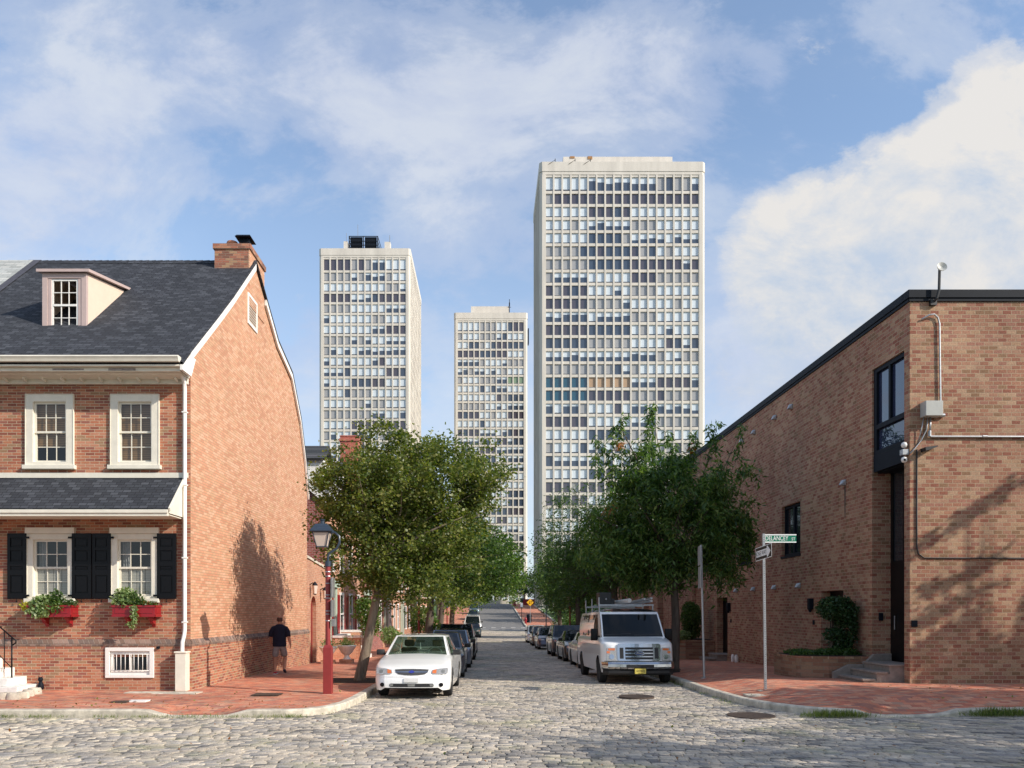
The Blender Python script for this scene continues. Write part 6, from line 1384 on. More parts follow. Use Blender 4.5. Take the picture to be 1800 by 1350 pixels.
# street name sign and one-way sign
sx_, sy_ = 6.26, 18.0; sz = walk_r(sx_, sy_)
sg = thing('street_sign', 'perforated steel post with a green street name blade and a black one-way arrow plate', 'street sign', (sx_, sy_, sz))
def perf_post(x, y, z0, z1, parent, lean=0):
    b = MB(); w_ = .026
    b.add([(x-w_, y-w_, z0), (x+w_, y-w_, z0), (x+w_, y+w_, z0), (x-w_, y+w_, z0), (x-w_+lean, y-w_, z1), (x+w_+lean, y-w_, z1), (x+w_+lean, y+w_, z1), (x-w_+lean, y+w_, z1)], [(0,3,2,1),(4,5,6,7),(0,1,5,4),(1,2,6,5),(2,3,7,6),(3,0,4,7)])
    o = b.build('post', STEEL, parent)
    h = MB(); k = int((z1-z0)/.0508)
    for i in range(1, k): z = z0+i*.0508; X = x+lean*(z-z0)/(z1-z0); h.add([(X+.0085*math.cos(a), y-w_-.0015, z+.0085*math.sin(a)) for a in [math.pi/3*q for q in range(6)]], [tuple(range(6))])
    h.build('perforations', PLASTIC, o, fix=False)
ztp = CAMZ+(PY-938)*sy_/F
perf_post(sx_+.02, sy_, sz-.02, ztp, sg, -.045)
GREENS = simple('sign_green', (.0,.16,.09), .35, var=.03); SW = simple('sign_white', (.80,.80,.78), .35, var=.02); SK = simple('sign_black', (.01,.01,.01), .35, var=0)
x0, x1, z0, z1 = (1340-PX)*sy_/F, (1400.5-PX)*sy_/F, CAMZ+(PY-953.5)*sy_/F, CAMZ+(PY-939)*sy_/F
b = MB(); b.box(x0+.04, x1, sy_+.03, sy_+.036, z0, z1); nb2 = b.build('name_blade', GREENS, sg)
b = MB(); b.box(x0+.04, x1+.002, sy_+.026, sy_+.0295, z1-.024, z1+.002); b.box(x0+.04, x1+.002, sy_+.026, sy_+.0295, z0-.002, z0+.022); b.build('blade_edge', SW, nb2)
text_mesh('street_name', 'DELANCEY', .150, SW, nb2, Matrix.Translation((x0+.335, sy_+.0275, (z0+z1)/2)) @ Matrix.Rotation(R(90), 4, 'X'), xs=.70)
text_mesh('street_name', 'ST', .095, SW, nb2, Matrix.Translation((x0+.712, sy_+.0275, (z0+z1)/2-.016)) @ Matrix.Rotation(R(90), 4, 'X'), xs=.85)
Mo = Matrix.Translation((sx_-.03, sy_-.12, CAMZ+(PY-971.5)*sy_/F)) @ Matrix.Rotation(R(-88), 4, 'Z') @ Matrix.Rotation(R(-7), 4, 'Y') @ Matrix.Rotation(R(90), 4, 'X')
Mo = Matrix.Translation((sx_-.045, sy_-.06, CAMZ+(PY-971.5)*sy_/F)) @ Matrix.Rotation(R(-97+10), 4, 'Z') @ Matrix.Rotation(R(-3.5), 4, 'Y') @ Matrix.Rotation(R(90), 4, 'X')
def plate(nm, pts, z, mat, parent, M, th=.003):
    b = MB(); n = len(pts); b.add([M @ Vector((x, y, z)) for x, y in pts]+[M @ Vector((x, y, z+th)) for x, y in pts], [tuple(range(n))[::-1], tuple(range(n, 2*n))]+[(i, (i+1) % n, n+(i+1) % n, n+i) for i in range(n)]); return b.build(nm, mat, parent)
ow = plate('one_way_plate', rrect(-.457, .457, -.152, .152, .035), 0, SW, sg, Mo)
plate('black_field', rrect(-.443, .443, -.138, .138, .028), .0031, SK, ow, Mo, .001)
plate('arrow', [(-.40, -.072), (.20, -.072), (.20, -.118), (.245, -.125), (.405, -.0), (.245, .125), (.20, .118), (.20, .072), (-.40, .072)], .0043, SW, ow, Mo, .001)
text_mesh('arrow_text', 'ONE WAY', .135, SK, ow, Mo @ Matrix.Translation((-.10, -.004, .0056)), xs=.92)
b = MB(); b.box(sx_-.16, sx_+.0, sy_-.16, sy_+.02, sz-.02, sz+.035); b.build('footing', CONC, sg)
# the other post with sign backs
x, y = (1236-PX)*22.0/F, 22.0; z = walk_r(x, y); ps = thing('parking_sign', 'steel post with two grey sign plates seen edge-on under the right tree', 'sign', (x, y, z))
b = MB(); b.tube([(x+.03, y, z), (x-.06, y, CAMZ+(PY-958)*y/F)], .033, 8); b.build('post', STEEL, ps, smooth='auto'); b = MB(); b.lathe((x+.03, y, z), [(.10, 0), (.10, .015), (.045, .03)], 12); b.build('base_flange', STEEL, ps)
for zt_, zb_, dx in ((960, 994, -.11), (996, 1034, -.10)): b = MB(); b.rbox((x+dx, y, CAMZ+(PY-(zt_+zb_)/2)*y/F), (.012, .46, (zb_-zt_)*y/F), Matrix.Rotation(R(-7), 4, 'Z')); b.build('sign_plate', simple('sign_back_pale', (.42,.42,.42), .45, metal=.4, var=.15), ps, bevel=.004)
# drain covers
for px, yy, r, lb in ((1320, 15.0, .44, 'large round iron manhole cover nearest the right kerb'), (1119, 18.3, .40, 'round iron manhole cover in front of the white van')):
    b = MB(); X = (px-PX)*yy/F; b.lathe((X, yy, -.02), [(r, 0), (r, .04), (r*.93, .044), (r*.90, .038), (.02, .040)], 36); tag(b.build('manhole_cover', IRON, smooth='auto'), lb, 'manhole cover')
for px, y, w_, d_, mt, lb in ((243, 16.35, .20, .14, WHITE, 'small pale square valve cover in the left pavement'), (212, 16.2, .17, .13, IRON, 'small dark iron valve cover in the left pavement'), (255, 18.1, .42, .16, CONC, 'pale stone slab in the pavement under the basement window'), (312, 18.0, .5, .22, CONC, 'pinkish stone slab in the pavement beside the downspout foot'), (1335, 17.35, .3, .2, CONC, 'pale concrete patch at the foot of the street sign post')):
    b = MB(); X = (px-PX)*y/F; zz = (walk_l if X < 0 else walk_r)(X, y); b.box(X-w_, X+w_, y-d_, y+d_, zz-.03, zz+.010); tag(b.build('pavement_cover', mt, bevel=.004), lb, 'cover')
b = MB(); b.box(-5.15, -4.55, 17.3, 17.75, .135, .150); b.build; tag(b.build('drain_grate', IRON), 'rusty iron cellar grate in the left pavement near the lamp post', 'grate')
b = MB(); X = (640-PX)*21.5/F; b.box(-4.3, -2.95, 20.7, 22.2, walk_l(0, 21.4)-.02, walk_l(0, 21.4)+.012); tag(b.build('tree_pit', MULCH), 'dark soil square around the leaning left tree', 'tree pit')
b = MB(); b.box(5.5, 6.7, 25.0, 26.3, walk_r(6, 25.6)-.02, walk_r(6, 25.6)+.02); tag(b.build('tree_pit', MULCH), 'dark soil square around the right street tree', 'tree pit')
# far side of the cross street
def P3(px, y): return (px-PX)*y/F
yh = 119; x = P3(924, yh); z = float(gz(yh))+.13
t = thing('fire_hydrant', 'red fire hydrant at the far right corner beside the dark litter bin', 'hydrant', (x, yh, z)); b = MB(); b.lathe((x, yh, z), [(.2, 0), (.2, .08), (.14, .1), (.14, .62), (.19, .64), (.17, .78), (.07, .88), (.04, .93)], 14); b.build('barrel', REDP, t, smooth='auto'); b = MB(); b.tube([(x-.26, yh, z+.5), (x+.26, yh, z+.5)], .07, 8); b.tube([(x, yh-.25, z+.45), (x, yh, z+.45)], .08, 8); b.build('outlet', REDP, t)
x = P3(930, 121); z = float(gz(121))+.13; t = thing('litter_bin', 'dark green domed litter bin on the far right corner', 'bin', (x, 121, z)); b = MB(); b.lathe((x, 121, z), [(.36, 0), (.38, .1), (.38, .95), (.41, .97), (.41, 1.02)], 18); b.build('body', DARKM, t, smooth='auto'); b = MB(); b.lathe((x, 121, z+1.02), [(.40, 0), (.38, .12), (.27, .22), (.1, .26)], 18); b.build('lid', DARKM, t, smooth='auto')
x, y = P3(932, 118), 118; z = float(gz(y))+.13; t = thing('warning_sign', 'yellow diamond two-way traffic sign on a thin post at the far right corner', 'road sign', (x, y, z))
b = MB(); b.tube([(x, y, z), (x, y, z+3.4)], .035, 6); b.build('post', STEEL, t); s = .54; zc = CAMZ+(PY-1059)*y/F
YEL = simple('sign_yellow', (.80,.42,.01), .4, var=.03)
def fplate(nm, pts, yy, mat, par, th=.01): b = MB(); b.prism(pts, 1, yy-th, yy); return b.build(nm, mat, par)
dp = fplate('diamond_plate', [(x, zc-s), (x+s, zc), (x, zc+s), (x-s, zc)], y-.05, YEL, t)
def arrow(cx, up):
    k = 1 if up else -1; p = [(-.035, -.26), (.035, -.26), (.035, .08), (.11, .08), (0, .28), (-.11, .08), (-.035, .08)]; return [(cx+a, zc+k*c) for a, c in p]
for cx, up in ((x-.13, False), (x+.13, True)): fplate('arrow', arrow(cx, up), y-.062, SK, dp, .004)
x, y = P3(917, 124), 124; z = float(gz(y))+.13; t = thing('parking_sign', 'dark post with small grey and white plates left of the yellow diamond sign', 'sign', (x, y, z)); b = MB(); b.tube([(x, y, z), (x, y, z+3.6)], .05, 6); b.build('post', DARKM, t)
b = MB(); b.box(x-.25, x+.25, y-.07, y-.05, z+3.0, z+3.6); b.build('sign_plate', DARKM, t); b = MB(); b.box(x-.18, x+.18, y-.07, y-.05, z+2.2, z+2.85); b.build('sign_plate', SW, t)
x, y = P3(975, 100), 100; z = float(gz(97)); t = thing('street_sign', 'distant green street name blades on a pole at the cross street', 'street sign', (x, y, z)); b = MB(); b.tube([(x, y, z), (x, y, z+4.6)], .05, 6); b.build('post', STEEL, t)
b = MB(); b.box(x-.38, x+.38, y-.03, y-.02, z+3.55, z+3.8); b.box(x-.02, x+.02, y-.35, y+.35, z+3.85, z+4.05); b.build('name_blade', simple('far_sign_green', (.02,.30,.25), .4, var=.05), t); b = MB(); b.prism([(x+.03, z+2.95), (x+.25, z+3.2), (x+.03, z+3.42)], 1, y-.05, y-.03); b.build('small_plate', simple('orange_plate', (.6,.16,.04), .5, var=.05), t)
x, y = P3(960, 99), 99; t = thing('signal_post', 'plain dark blue post near the cross street at the right', 'post', (x, y, z)); b = MB(); b.tube([(x, y, z), (x, y, z+3.5)], .07, 8); b.build('post', BLUEBLK, t)
x, y = P3(904, 172), 172; z = float(gz(y))+.13; t = thing('fire_hydrant', 'small red object at the top of the far slope by the kerb', 'hydrant', (x, y, z)); b = MB(); b.lathe((x, y, z), [(.45, 0), (.35, .2), (.3, .9), (.45, .95), (.4, 1.2), (.1, 1.4)], 10); b.build('barrel', REDP, t)
b = MB(); b.box(P3(918, 178), P3(945, 178), 178, 179, 2.5, 4.4); tag(b.build('red_banner_wall', REDP), 'low red panel at the top of the far slope behind the yellow sign', 'panel')
b = MB(); b.box(-30, 5, 203, 203.6, 3, 4.5); tag(b.build('low_wall', CONC), 'low pale stone wall closing the far end of the street', 'wall')
# ------------------------------------------------------------------ trees
tree('street_tree', 'round olive green tree with leaning trunk beside the red lamp post', 'tree', (-3.44, 21.5, walk_l(0, 21.5)), (-2.85, 21.6, 3.1),
     [(-2.2, 21.9, 4.9, 2.2, 2.5, 1.9), (-2.9, 21.9, 5.5, 1.8, 2.2, 1.4), (-1.0, 22.0, 5.8, 1.3, 1.6, 1.2), (-3.3, 21.9, 3.6, 1.1, 1.9, 1.3), (-1.6, 21.8, 3.2, 1.6, 1.9, 1.3), (-4.1, 21.8, 6.2, .8, .8, .4), (-2.2, 21.8, 6.6, 1.2, 1.2, .5), (-.3, 22.2, 5.6, .9, 1.0, 1.1), (-4.3, 21.8, 3.9, .5, .8, 1.0), (-1.9, 21.8, 2.85, 1.5, 1.5, .75), (-2.9, 24.5, 4.9, 1.2, 1.5, 1.5), (-3.0, 24.4, 3.6, 1.0, 1.4, 1.0), (-4.0, 21.9, 4.9, .8, 1.2, 1.3), (-2.9, 21.8, 2.75, 1.2, 1.2, .6)], 760, 85, .09, LEAF_A, 1, r0=.135, group='street trees on the left pavement', crad=.36, limbs=34)
tree('street_tree', 'second tree on the left pavement, dark green behind the round olive tree', 'tree', (-2.95, 38, walk_l(0, 38)), (-2.7, 38, 3.6),
     [(-1.9, 38, 5.0, 2.8, 2.4, 2.2), (-.6, 38, 4.6, 2.3, 2.0, 1.6), (-3.0, 38, 5.6, 2.4, 2, 1.9)], 300, 60, .13, LEAF_D, 2, BARKD, .2, group='street trees on the left pavement', crad=.5)
tree('street_tree', 'third tree on the left pavement with bright yellow green crown edge', 'tree', (-3.2, 52, walk_l(0, 52)), (-2.9, 52, 4),
     [(-1.2, 52, 5.4, 3.1, 2.6, 2.2), (-3.2, 52, 6.0, 2.6, 2.4, 2.2), (.6, 52, 5.2, 1.8, 1.8, 1.4)], 300, 60, .17, LEAF_B, 3, BARKD, .2, group='street trees on the left pavement', crad=.6)
tree('street_tree', 'fourth tree on the left pavement, large bright green crown over the road', 'tree', (-3.3, 72, walk_l(0, 72)), (-3, 72, 4),
     [(-1.0, 72, 5.4, 4.0, 3.4, 2.9), (-4, 72, 6.5, 3.2, 3, 2.6), (1.6, 72, 4.6, 2.0, 2, 2.0)], 320, 55, .22, LEAF_B, 4, BARKD, .24, group='street trees on the left pavement', crad=.8)
tree('street_tree', 'fifth tree on the left side by the cross street', 'tree', (-4.2, 93, float(gz(93))), (-4, 93, 4),
     [(-2.6, 93, 5.8, 4.2, 3.5, 3.1), (-6, 93, 7, 4, 3, 3)], 260, 50, .28, LEAF_D, 5, BARKD, .26, group='street trees on the left pavement', crad=1.0)
tree('street_tree', 'large dark tree with hanging lance-shaped leaves beside the white van', 'tree', (6.0, 25.6, walk_r(6, 25.6)), (6.0, 25.7, 3.3),
     [(6.2, 25.7, 5.0, 2.2, 2.0, 1.9), (4.6, 25.8, 4.9, 1.6, 1.7, 1.7), (7.6, 25.7, 4.6, 1.1, 1.4, 1.9), (5.3, 25.8, 6.4, 1.3, 1.3, .9), (3.9, 25.9, 3.9, 1.2, 1.3, 1.0), (7.9, 25.7, 6.3, .6, .7, .6), (7.9, 25.6, 3.6, .8, .9, .8), (5.3, 25.8, 3.3, 1.6, 1.4, .9)],
     340, 95, .20, LEAF_C, 6, BARKD, .15, 'lance', .55, 'street trees on the right pavement', .40, .010, 34, spikes=[(4.35, 25.8, 7.0, 8.25, 9), (5.25, 25.7, 7.0, 8.6, 14), (3.55, 25.8, 6.4, 7.5, 8), (6.6, 25.8, 6.6, 7.7, 10), (7.25, 25.7, 7.0, 8.0, 8), (4.0, 25.9, 6.6, 7.9, 6), (8.1, 25.6, 6.6, 7.9, 6), (5.9, 25.7, 6.8, 7.7, 7)])
tree('street_tree', 'second tree on the right pavement, lighter green behind the large dark tree', 'tree', (6.2, 38, walk_r(6, 38)), (6, 38, 3.4),
     [(4.6, 38, 5.4, 2.3, 2.2, 2.5), (6.6, 38, 5.2, 2.6, 2.2, 2.4), (3.8, 38, 3.8, 1.5, 1.6, 1.3)], 300, 60, .18, LEAF_D, 7, BARKD, .2, 'lance', .35, 'street trees on the right pavement', .5)
tree('street_tree', 'third tree on the right pavement, at the left edge of the right-hand foliage', 'tree', (6.3, 55, walk_r(6, 55)), (6.2, 55, 3.5),
     [(5.2, 55, 4.2, 2.4, 2.2, 2.6), (7.4, 55, 4.8, 2.6, 2.2, 2.6)], 260, 55, .22, LEAF_C, 8, BARKD, .2, 'lance', .3, 'street trees on the right pavement', .6)
tree('street_tree', 'fourth tree on the right pavement, dark and low over the parked cars', 'tree', (7.2, 78, float(gz(78))), (7, 78, 3.6),
     [(7.6, 78, 4.0, 2.4, 2.4, 2.6), (10, 78, 5, 3, 2.6, 3)], 260, 50, .26, LEAF_E, 9, BARKD, .22, group='street trees on the right pavement', crad=.8)
for i, (x, y, h, r, lf) in enumerate(((11.5, 96, 6.5, 3.4, LEAF_E), (15, 122, 10, 5, LEAF_D), (13.5, 140, 9, 4.5, LEAF_E), (21, 130, 12, 6, LEAF_D), (12.2, 160, 10, 4, LEAF_B), (-8, 128, 11, 4.6, LEAF_B), (-9, 150, 12, 5.5, LEAF_D), (-5.5, 172, 10, 4.5, LEAF_B), (-17, 140, 12, 6, LEAF_D), (2, 214, 10, 6, LEAF_D), (-8, 212, 11, 6, LEAF_B), (10, 216, 9, 5, LEAF_E))):
    z = float(gz(y)); nmz = ('dark tree at the right of the cross street', 'broad tree on the lawn beyond the cross street', 'dark evergreen tree right of the rising pavement', 'large tree far right behind the street foliage', 'bright tree near the top of the right slope', 'bright tree at the left of the rising road', 'tall tree farther up the left of the rising road', 'tree near the top of the rising road at the left', 'large tree behind the left row houses', 'middle tree closing the far end of the street', 'left tree closing the far end of the street', 'right dark tree closing the far end of the street')[i]
    tree('far_tree', nmz, 'tree', (x, y, z), (x, y, z+h*.4), [(x, y, z+h*.62, r, r*.8, h*.36), (x+r*.4, y, z+h*.45, r*.7, r*.6, h*.25)], 170, 42, .34, lf, 40+i, BARKD, .25, crad=1.1, limbs=14, group='trees beyond the cross street')
shrub('young_tree', 'small bright yellow green tree in front of the row houses behind the white sedan', 'tree', (-5.4, 35.5, walk_l(0, 35)), [(-5.35, 35.5, 1.9, .62, .5, .62), (-5.2, 35.5, 1.25, .5, .4, .45), (-5.5, 35.5, 2.3, .35, .35, .3)], 2600, .10, LEAF_B, 21)
shrub('leafy_bush', 'pale bush beside the young tree before the row houses', 'bush', (-4.6, 37.5, walk_l(0, 37)), [(-4.6, 37.5, .8, .45, .4, .45), (-4.2, 37.6, .7, .3, .3, .3)], 1200, .09, LEAF_V, 22)
shrub('leafy_bush', 'green bush at the foot of the second left tree', 'bush', (-3.9, 44, walk_l(0, 44)), [(-3.6, 44, 1.4, .8, .6, .8), (-3.0, 44.3, 1.0, .5, .5, .5)], 2200, .12, LEAF_B, 23)
for i, (x, y, rx, rz) in enumerate(((7.4, 66, 1.0, 1.0), (8.8, 70, 1.6, 1.2), (8.2, 84, 1.5, 1.6), (10.8, 74, 1.6, 1.4), (12, 112, 1.6, 1.5), (11.6, 126, 1.3, 1.2))):
    z = float(gz(y)); shrub('hedge_bush', ('rounded bush behind the right parked cars, nearest', 'second rounded bush behind the right parked cars', 'large bush near the cross street at the right', 'low bush at the right against the brick wing', 'bush at the lawn corner across the street', 'bush beside the rising pavement')[i], 'bush', (x, y, z), [(x, y, z+rz*.9, rx, rx, rz), (x+rx*.6, y, z+rz*.7, rx*.8, rx*.7, rz*.7)], 2400, .16, (LEAF_D, LEAF_B)[i % 2], 50+i, 'bushes behind the right parked cars')
# unseen trees added right of the camera to shade the right pavement, wall and cobbles
tree('unseen_shade_tree', 'unseen tree at the right, added to shade the right pavement and wall', 'tree', (16.6, 10.4, 0), (16.6, 10.4, 3.0), [(16.6, 11.0, 4.8, 3.2, 3.2, 1.9), (14.6, 12.6, 4.4, 1.8, 2.0, 1.4), (19.5, 10.2, 5.4, 2.4, 2.4, 1.8)], 330, 70, .14, LEAF_D, 71, BARKD, .2, crad=.5, group='added unseen trees on the near side')
tree('unseen_shade_tree', 'unseen tree closest to the viewer at right, added to shade the near cobbles', 'tree', (15.5, 4.6, 0), (15.5, 4.6, 4), [(14.6, 5.0, 6.4, 3.4, 2.6, 1.9), (17.8, 5.6, 6.4, 3.0, 2.6, 1.7)], 260, 55, .14, LEAF_D, 72, BARKD, .22, crad=.5, group='added unseen trees on the near side')  # added out of frame so its shade falls on the near right cobbles
tree('unseen_shade_tree', 'unseen tree farthest right, added with clumps in lines to cast slanting shadow streaks', 'tree', (21.5, 13.2, 0), (21.5, 13.2, 3.2), [(22.3, 13.4, 7.0, 2.0, 1.6, 1.6)], 60, 50, .15, LEAF_D, 73, BARKD, .2, crad=.45, limbs=60, spikes=[(17.2, 14.9, 8.1, 9.6, 22, 2.3), (17.1, 14.9, 6.9, 7.8, 16, 1.8), (17.0, 14.9, 6.3, 7.1, 14, 1.7), (17.0, 14.9, 5.5, 6.4, 18, 1.2), (17.1, 15.0, 5.3, 6.2, 18, 1.1), (17.3, 14.9, 5.0, 5.7, 12, 1.0), (19.4, 14.6, 5.2, 8.4, 14, 1.5)], group='added unseen trees on the near side')  # added caster: leaf clumps lined up to throw slanting streaks on the front wall
tree('unseen_rear_tree', 'very tall unseen tree behind the viewer at the right, added for the windscreen reflection', 'tree', (9.5, -5, -.1), (9.5, -5, 8), [(9.2, -5, 14, 4.2, 3.6, 4.5), (7.4, -5, 18, 2.2, 2.2, 2.4), (11.5, -5, 17.5, 2.4, 2.2, 2.6)], 190, 42, .34, LEAF_D, 88, BARKD, .32, crad=1.0, limbs=16, group='added unseen trees on the near side')  # unseen, height and place chosen so it reflects in the van windscreen
for i, (x, y, h) in enumerate(((-7.5, -6, 9), (6.5, -12, 9.5), (-3.5, -20, 11), (8, -22, 11), (1.5, -30, 9))):  # unseen trees added behind the camera to darken reflections in glass and chrome
    tree('unseen_rear_tree', 'added leafy tree standing behind the viewer, number unseen in the picture' if 0 else ('added unseen tree behind the viewer at the near left', 'added unseen tree behind the viewer at the near right', 'added unseen tree behind the viewer at the far left', 'added unseen tree behind the viewer at the far right', 'added unseen tree closing the street behind the viewer')[i], 'tree', (x, y, -.1), (x, y, h*.4), [(x, y, h*.65, 3.2, 2.8, h*.33), (x+1.5, y, h*.5, 2.2, 2, h*.22)], 120, 40, .3, LEAF_D, 90+i, BARKD, .22, crad=.9, limbs=10, group='added unseen trees on the near side')
tf = []
rg = random.Random(5)
for i in range(60): x = -10.5+rg.random()*7.2; tf.append((x, 14.74, .0, .26, 34, .085))
for x, n, h in ((6.0, 200, .13), (6.3, 260, .16), (6.6, 260, .17), (6.9, 180, .13), (9.2, 200, .14), (9.5, 260, .19), (9.9, 260, .19), (10.3, 200, .14), (10.9, 260, .2), (11.4, 240, .17), (7.6, 30, .06)): tf.append((x, 14.80 if x < 9 else 14.95, .0, .30, n, h))
for i in range(26): y = 17+rg.random()*6; tf.append((5.2, y, float(gz(y)), .14, 22, .07))
for i in range(12): y = 15.0+rg.random()*3; tf.append((-2.8-.1*(18-y), y-.1, .0, .12, 20, .06))
for i in range(700):
    x, y = rg.uniform(-8, 8), rg.uniform(9.5, 20)
    if math.sin(x*.8+1.2*math.sin(y*.7))*math.cos(y*.9+x*.3) > .15: tf.append((x, y, .0, .14, 18, .035))
lr = np.random.default_rng(77); n = 520; q = lr.random(n)
fx = np.where(q < .4, lr.uniform(-11, -3.2, n), np.where(q < .7, lr.uniform(5.4, 12, n), lr.uniform(-8, 8, n))); fy = np.where(q < .4, 15.1+lr.random(n)**2*3.3, np.where(q < .7, 15.4+lr.random(n)*3, 10+lr.random(n)*4.6))
fz = np.array([(walk_l(a, 17) if q_ < .4 else walk_r(a, 17) if q_ < .7 else float(gz(c)))+.012 for a, c, q_ in zip(fx, fy, q)])
fl_ = leaf_mesh('fallen_leaves', [LEAF_R, LEAF_A], np.stack([fx, fy, fz], 1), .05*(.6+.8*lr.random(n)), None, lr, 'round', 0, (lr.random(n) < .4).astype(int), up=3)
tag(fl_, 'scattered fallen leaves on the pavements and cobbles', None, None, 'stuff')
tag(tufts(tf), 'grass', None, None, 'stuff'); bpy.data.objects['grass']['label'] = 'tufts of grass along the kerbs and between the cobbles'
# ------------------------------------------------------------------ the man walking away
def skin_obj(name, nodes, edges, mats, parent, sub=2, root=0):
    me = bpy.data.meshes.new(name); bm = bmesh.new(); sk = bm.verts.layers.skin.verify(); vs = []
    for i, (p, r) in enumerate(nodes):
        v = bm.verts.new(p); v[sk].radius = r if isinstance(r, tuple) else (r, r); v[sk].use_root = (i == root); vs.append(v)
    for a, b_ in edges: bm.edges.new((vs[a], vs[b_]))
    bm.to_mesh(me); bm.free(); me.materials.append(mats)
    o = bpy.data.objects.new(name, me); COL.objects.link(o); o.parent = parent
    m = o.modifiers.new('skin', 'SKIN'); m.use_smooth_shade = True; m.branch_smoothing = .6
    s = o.modifiers.new('sub', 'SUBSURF'); s.levels = sub; s.render_levels = sub
    return o
SKIN = simple('skin', (.55,.26,.17), .5, var=.06); TEE = simple('navy_cotton', (.012,.014,.035), .95, var=.15, scale=12); SHORTS = simple('grey_shorts_cloth', (.30,.27,.27), .95, var=.15, scale=12); HAIR = simple('cropped_hair', (.10,.05,.04), .8, var=.2, scale=40)
SHOE = simple('dark_shoe', (.02,.025,.05), .6, var=.1); SHR = simple('red_shoe', (.5,.03,.06), .6, var=.1)
mx, my = (491-PX)*24.2/F, 24.2; mz = walk_l(0, 24.2)
man = thing('person', 'bald man in navy t-shirt and grey shorts walking away beside the brick gable wall', 'person', (mx, my, mz))
Hh = 1.80
# local: x right, y away (he walks away), z up
hip = .94
body = [((0, .0, .96), (.165, .125)), ((0, .0, 1.12), (.165, .13)), ((0, .02, 1.30), (.185, .13)), ((0, .03, 1.40), (.13, .09)), ((0, .04, 1.50), (.058, .062)), ((0, .055, 1.59), (.062, .068)), ((0, .06, 1.66), (.075, .092)), ((0, .06, 1.73), (.075, .09)), ((0, .06, 1.775), (.045, .055)),
        ((-.18, .03, 1.38), .052), ((-.265, .04, 1.18), .050), ((-.285, .10, .97), .038), ((-.285, .13, .90), (.040, .024)),
        ((.18, .03, 1.38), .052), ((.27, .0, 1.18), .050), ((.33, -.02, .97), .038), ((.345, -.02, .90), (.040, .024)),
        ((-.10, 0, .88), .10), ((-.12, -.02, .70), .085), ((-.125, .02, .50), .062), ((-.125, .01, .34), .060), ((-.12, -.06, .12), .038), ((-.12, -.05, .06), (.045, .05)),
        ((.10, 0, .88), .10), ((.12, .12, .70), .085), ((.125, .20, .50), .062), ((.135, .10, .36), .060), ((.15, -.02, .19), .038), ((.155, -.03, .13), (.045, .05))]
edges = [(0,1),(1,2),(2,3),(3,4),(4,5),(5,6),(6,7),(7,8),(3,9),(9,10),(10,11),(11,12),(3,13),(13,14),(14,15),(15,16),(0,17),(17,18),(18,19),(19,20),(20,21),(21,22),(0,23),(23,24),(24,25),(25,26),(26,27),(27,28)]
def hand(side, wi, wp):
    base = len(body); 
    for k, (off, ln) in enumerate(((-.030, .075), (-.011, .085), (.009, .08), (.028, .062))):
        a = Vector(wp)+Vector((side*.004, off, -.055)); b1 = a+Vector((-side*.006, off*.15+.006, -ln*.5)); c1 = b1+Vector((-side*.020, .008, -ln*.45))
        i = len(body); body.append((tuple(a), .0095)); body.append((tuple(b1), .0088)); body.append((tuple(c1), .0075)); edges.extend([(wi, i), (i, i+1), (i+1, i+2)])
    i = len(body); a = Vector(wp)+Vector((-side*.01, .040, -.02)); body.append((tuple(a), .011)); body.append((tuple(a+Vector((-side*.014, .022, -.035))), .0095)); edges.extend([(wi, i), (i, i+1)])
hand(-1, 12, (-.285, .13, .90)); hand(1, 16, (.345, -.02, .90))
sko = skin_obj('body', body, edges, SKIN, man, 2)
tee = [((0, .0, .84), (.215, .165)), ((0, .0, 1.0), (.215, .17)), ((0, .0, 1.14), (.215, .165)), ((0, .02, 1.32), (.225, .155)), ((0, .03, 1.45), (.17, .115)), ((0, .035, 1.52), (.082, .08)), ((-.18, .03, 1.41), .060), ((-.235, .035, 1.30), .062), ((-.262, .04, 1.14), .064), ((.18, .03, 1.41), .060), ((.238, .01, 1.30), .062), ((.266, .0, 1.14), .064)]
b = MB(); rr = [(.84,.205,.150),(.93,.205,.155),(1.05,.20,.150),(1.18,.20,.145),(1.32,.215,.140),(1.41,.215,.125),(1.455,.185,.108),(1.49,.12,.09),(1.52,.078,.076)]
for z, a, c in rr:
    for k in range(20): q = 2*math.pi*k/20; wv = 1+.02*math.sin(q*5+z*9); b.v.append((a*math.cos(q)*wv, .02+c*math.sin(q)*wv+(z-.9)*.03, z))
for i in range(len(rr)-1):
    for k in range(20): b.f.append((i*20+k, i*20+(k+1)%20, (i+1)*20+(k+1)%20, (i+1)*20+k)); b.m.append(0)
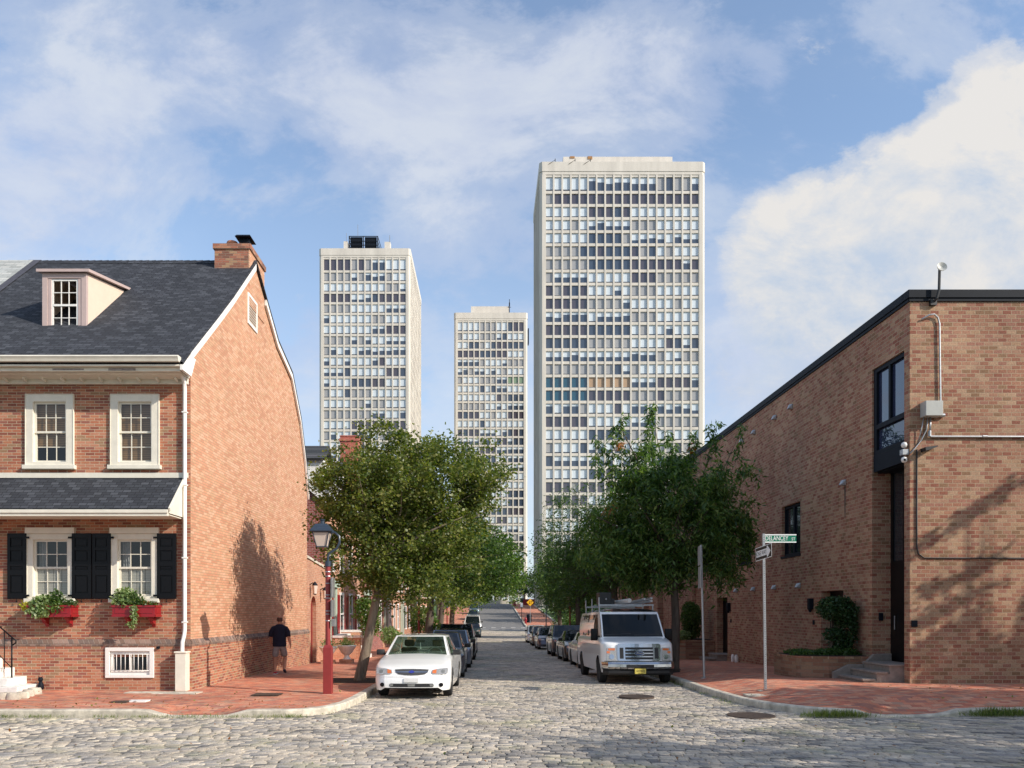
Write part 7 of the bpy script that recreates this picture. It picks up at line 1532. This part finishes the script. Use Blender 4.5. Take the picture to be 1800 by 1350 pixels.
for s, ye in ((-1, .04), (1, .0)): b.tube([(s*.12, .03, 1.425), (s*.19, .03, 1.395), (s*.245, .03, 1.30), (s*.268, ye, 1.14)], [.06, .072, .074, .078], 12)
b.build('t_shirt', TEE, man, world=False, smooth=True)
b = MB()
for z, a, c in ((1.595, .066, .072), (1.62, .078, .092), (1.655, .083, .100), (1.69, .083, .099), (1.715, .079, .093)):
    for k in range(16): q = 2*math.pi*k/16; b.v.append((a*math.cos(q), .06+(c*math.sin(q) if math.sin(q) < .25 else c*.25), z))
for i in range(4):
    for k in range(16): b.f.append((i*16+k, i*16+(k+1)%16, (i+1)*16+(k+1)%16, (i+1)*16+k)); b.m.append(0)
b.build('hair', HAIR, man, world=False, smooth=True)
sho = [((0, 0, 1.05), (.17, .14)), ((0, 0, .93), (.175, .15)), ((-.10, -.005, .82), .115), ((-.115, -.015, .66), .112), ((-.12, .0, .50), .108), ((.10, .03, .82), .115), ((.115, .10, .67), .112), ((.12, .155, .52), .108)]
skin_obj('shorts', sho, [(0,1),(1,2),(2,3),(3,4),(1,5),(5,6),(6,7)], SHORTS, man, 2)
0 and skin_obj('hair', [((0, .035, 1.625), (.066, .07)), ((0, .045, 1.675), (.076, .085))], [(0, 1)], HAIR, man, 2)
for s in (-1, 1):
    b = MB(); b.lathe((s*.082, .055, 1.655), [(.008, -.03), (.018, 0), (.010, .03)], 8); b.build('ear', SKIN, man, world=False, smooth=True)
b = MB(); b.add([(-.012, .148, 1.64), (.012, .148, 1.64), (0, .175, 1.635), (0, .15, 1.69)], [(0,1,2),(0,2,3),(1,3,2),(0,3,1)]); b.build('nose', SKIN, man, world=False)
skin_obj('shoe', [((-.12, -.09, .055), (.045, .05)), ((-.125, .02, .045), (.05, .042)), ((-.13, .14, .035), (.045, .03))], [(0,1),(1,2)], SHR, man, 2)
skin_obj('shoe', [((.155, -.06, .15), (.045, .05)), ((.158, .02, .10), (.05, .042)), ((.165, .10, .045), (.045, .032))], [(0,1),(1,2)], SHOE, man, 2)
b = MB(); b.box(-.165, -.075, -.13, .19, .0, .022); b.build('shoe_sole', WHITE, man, world=False, bevel=.01)
man.scale = (1, 1, 1)
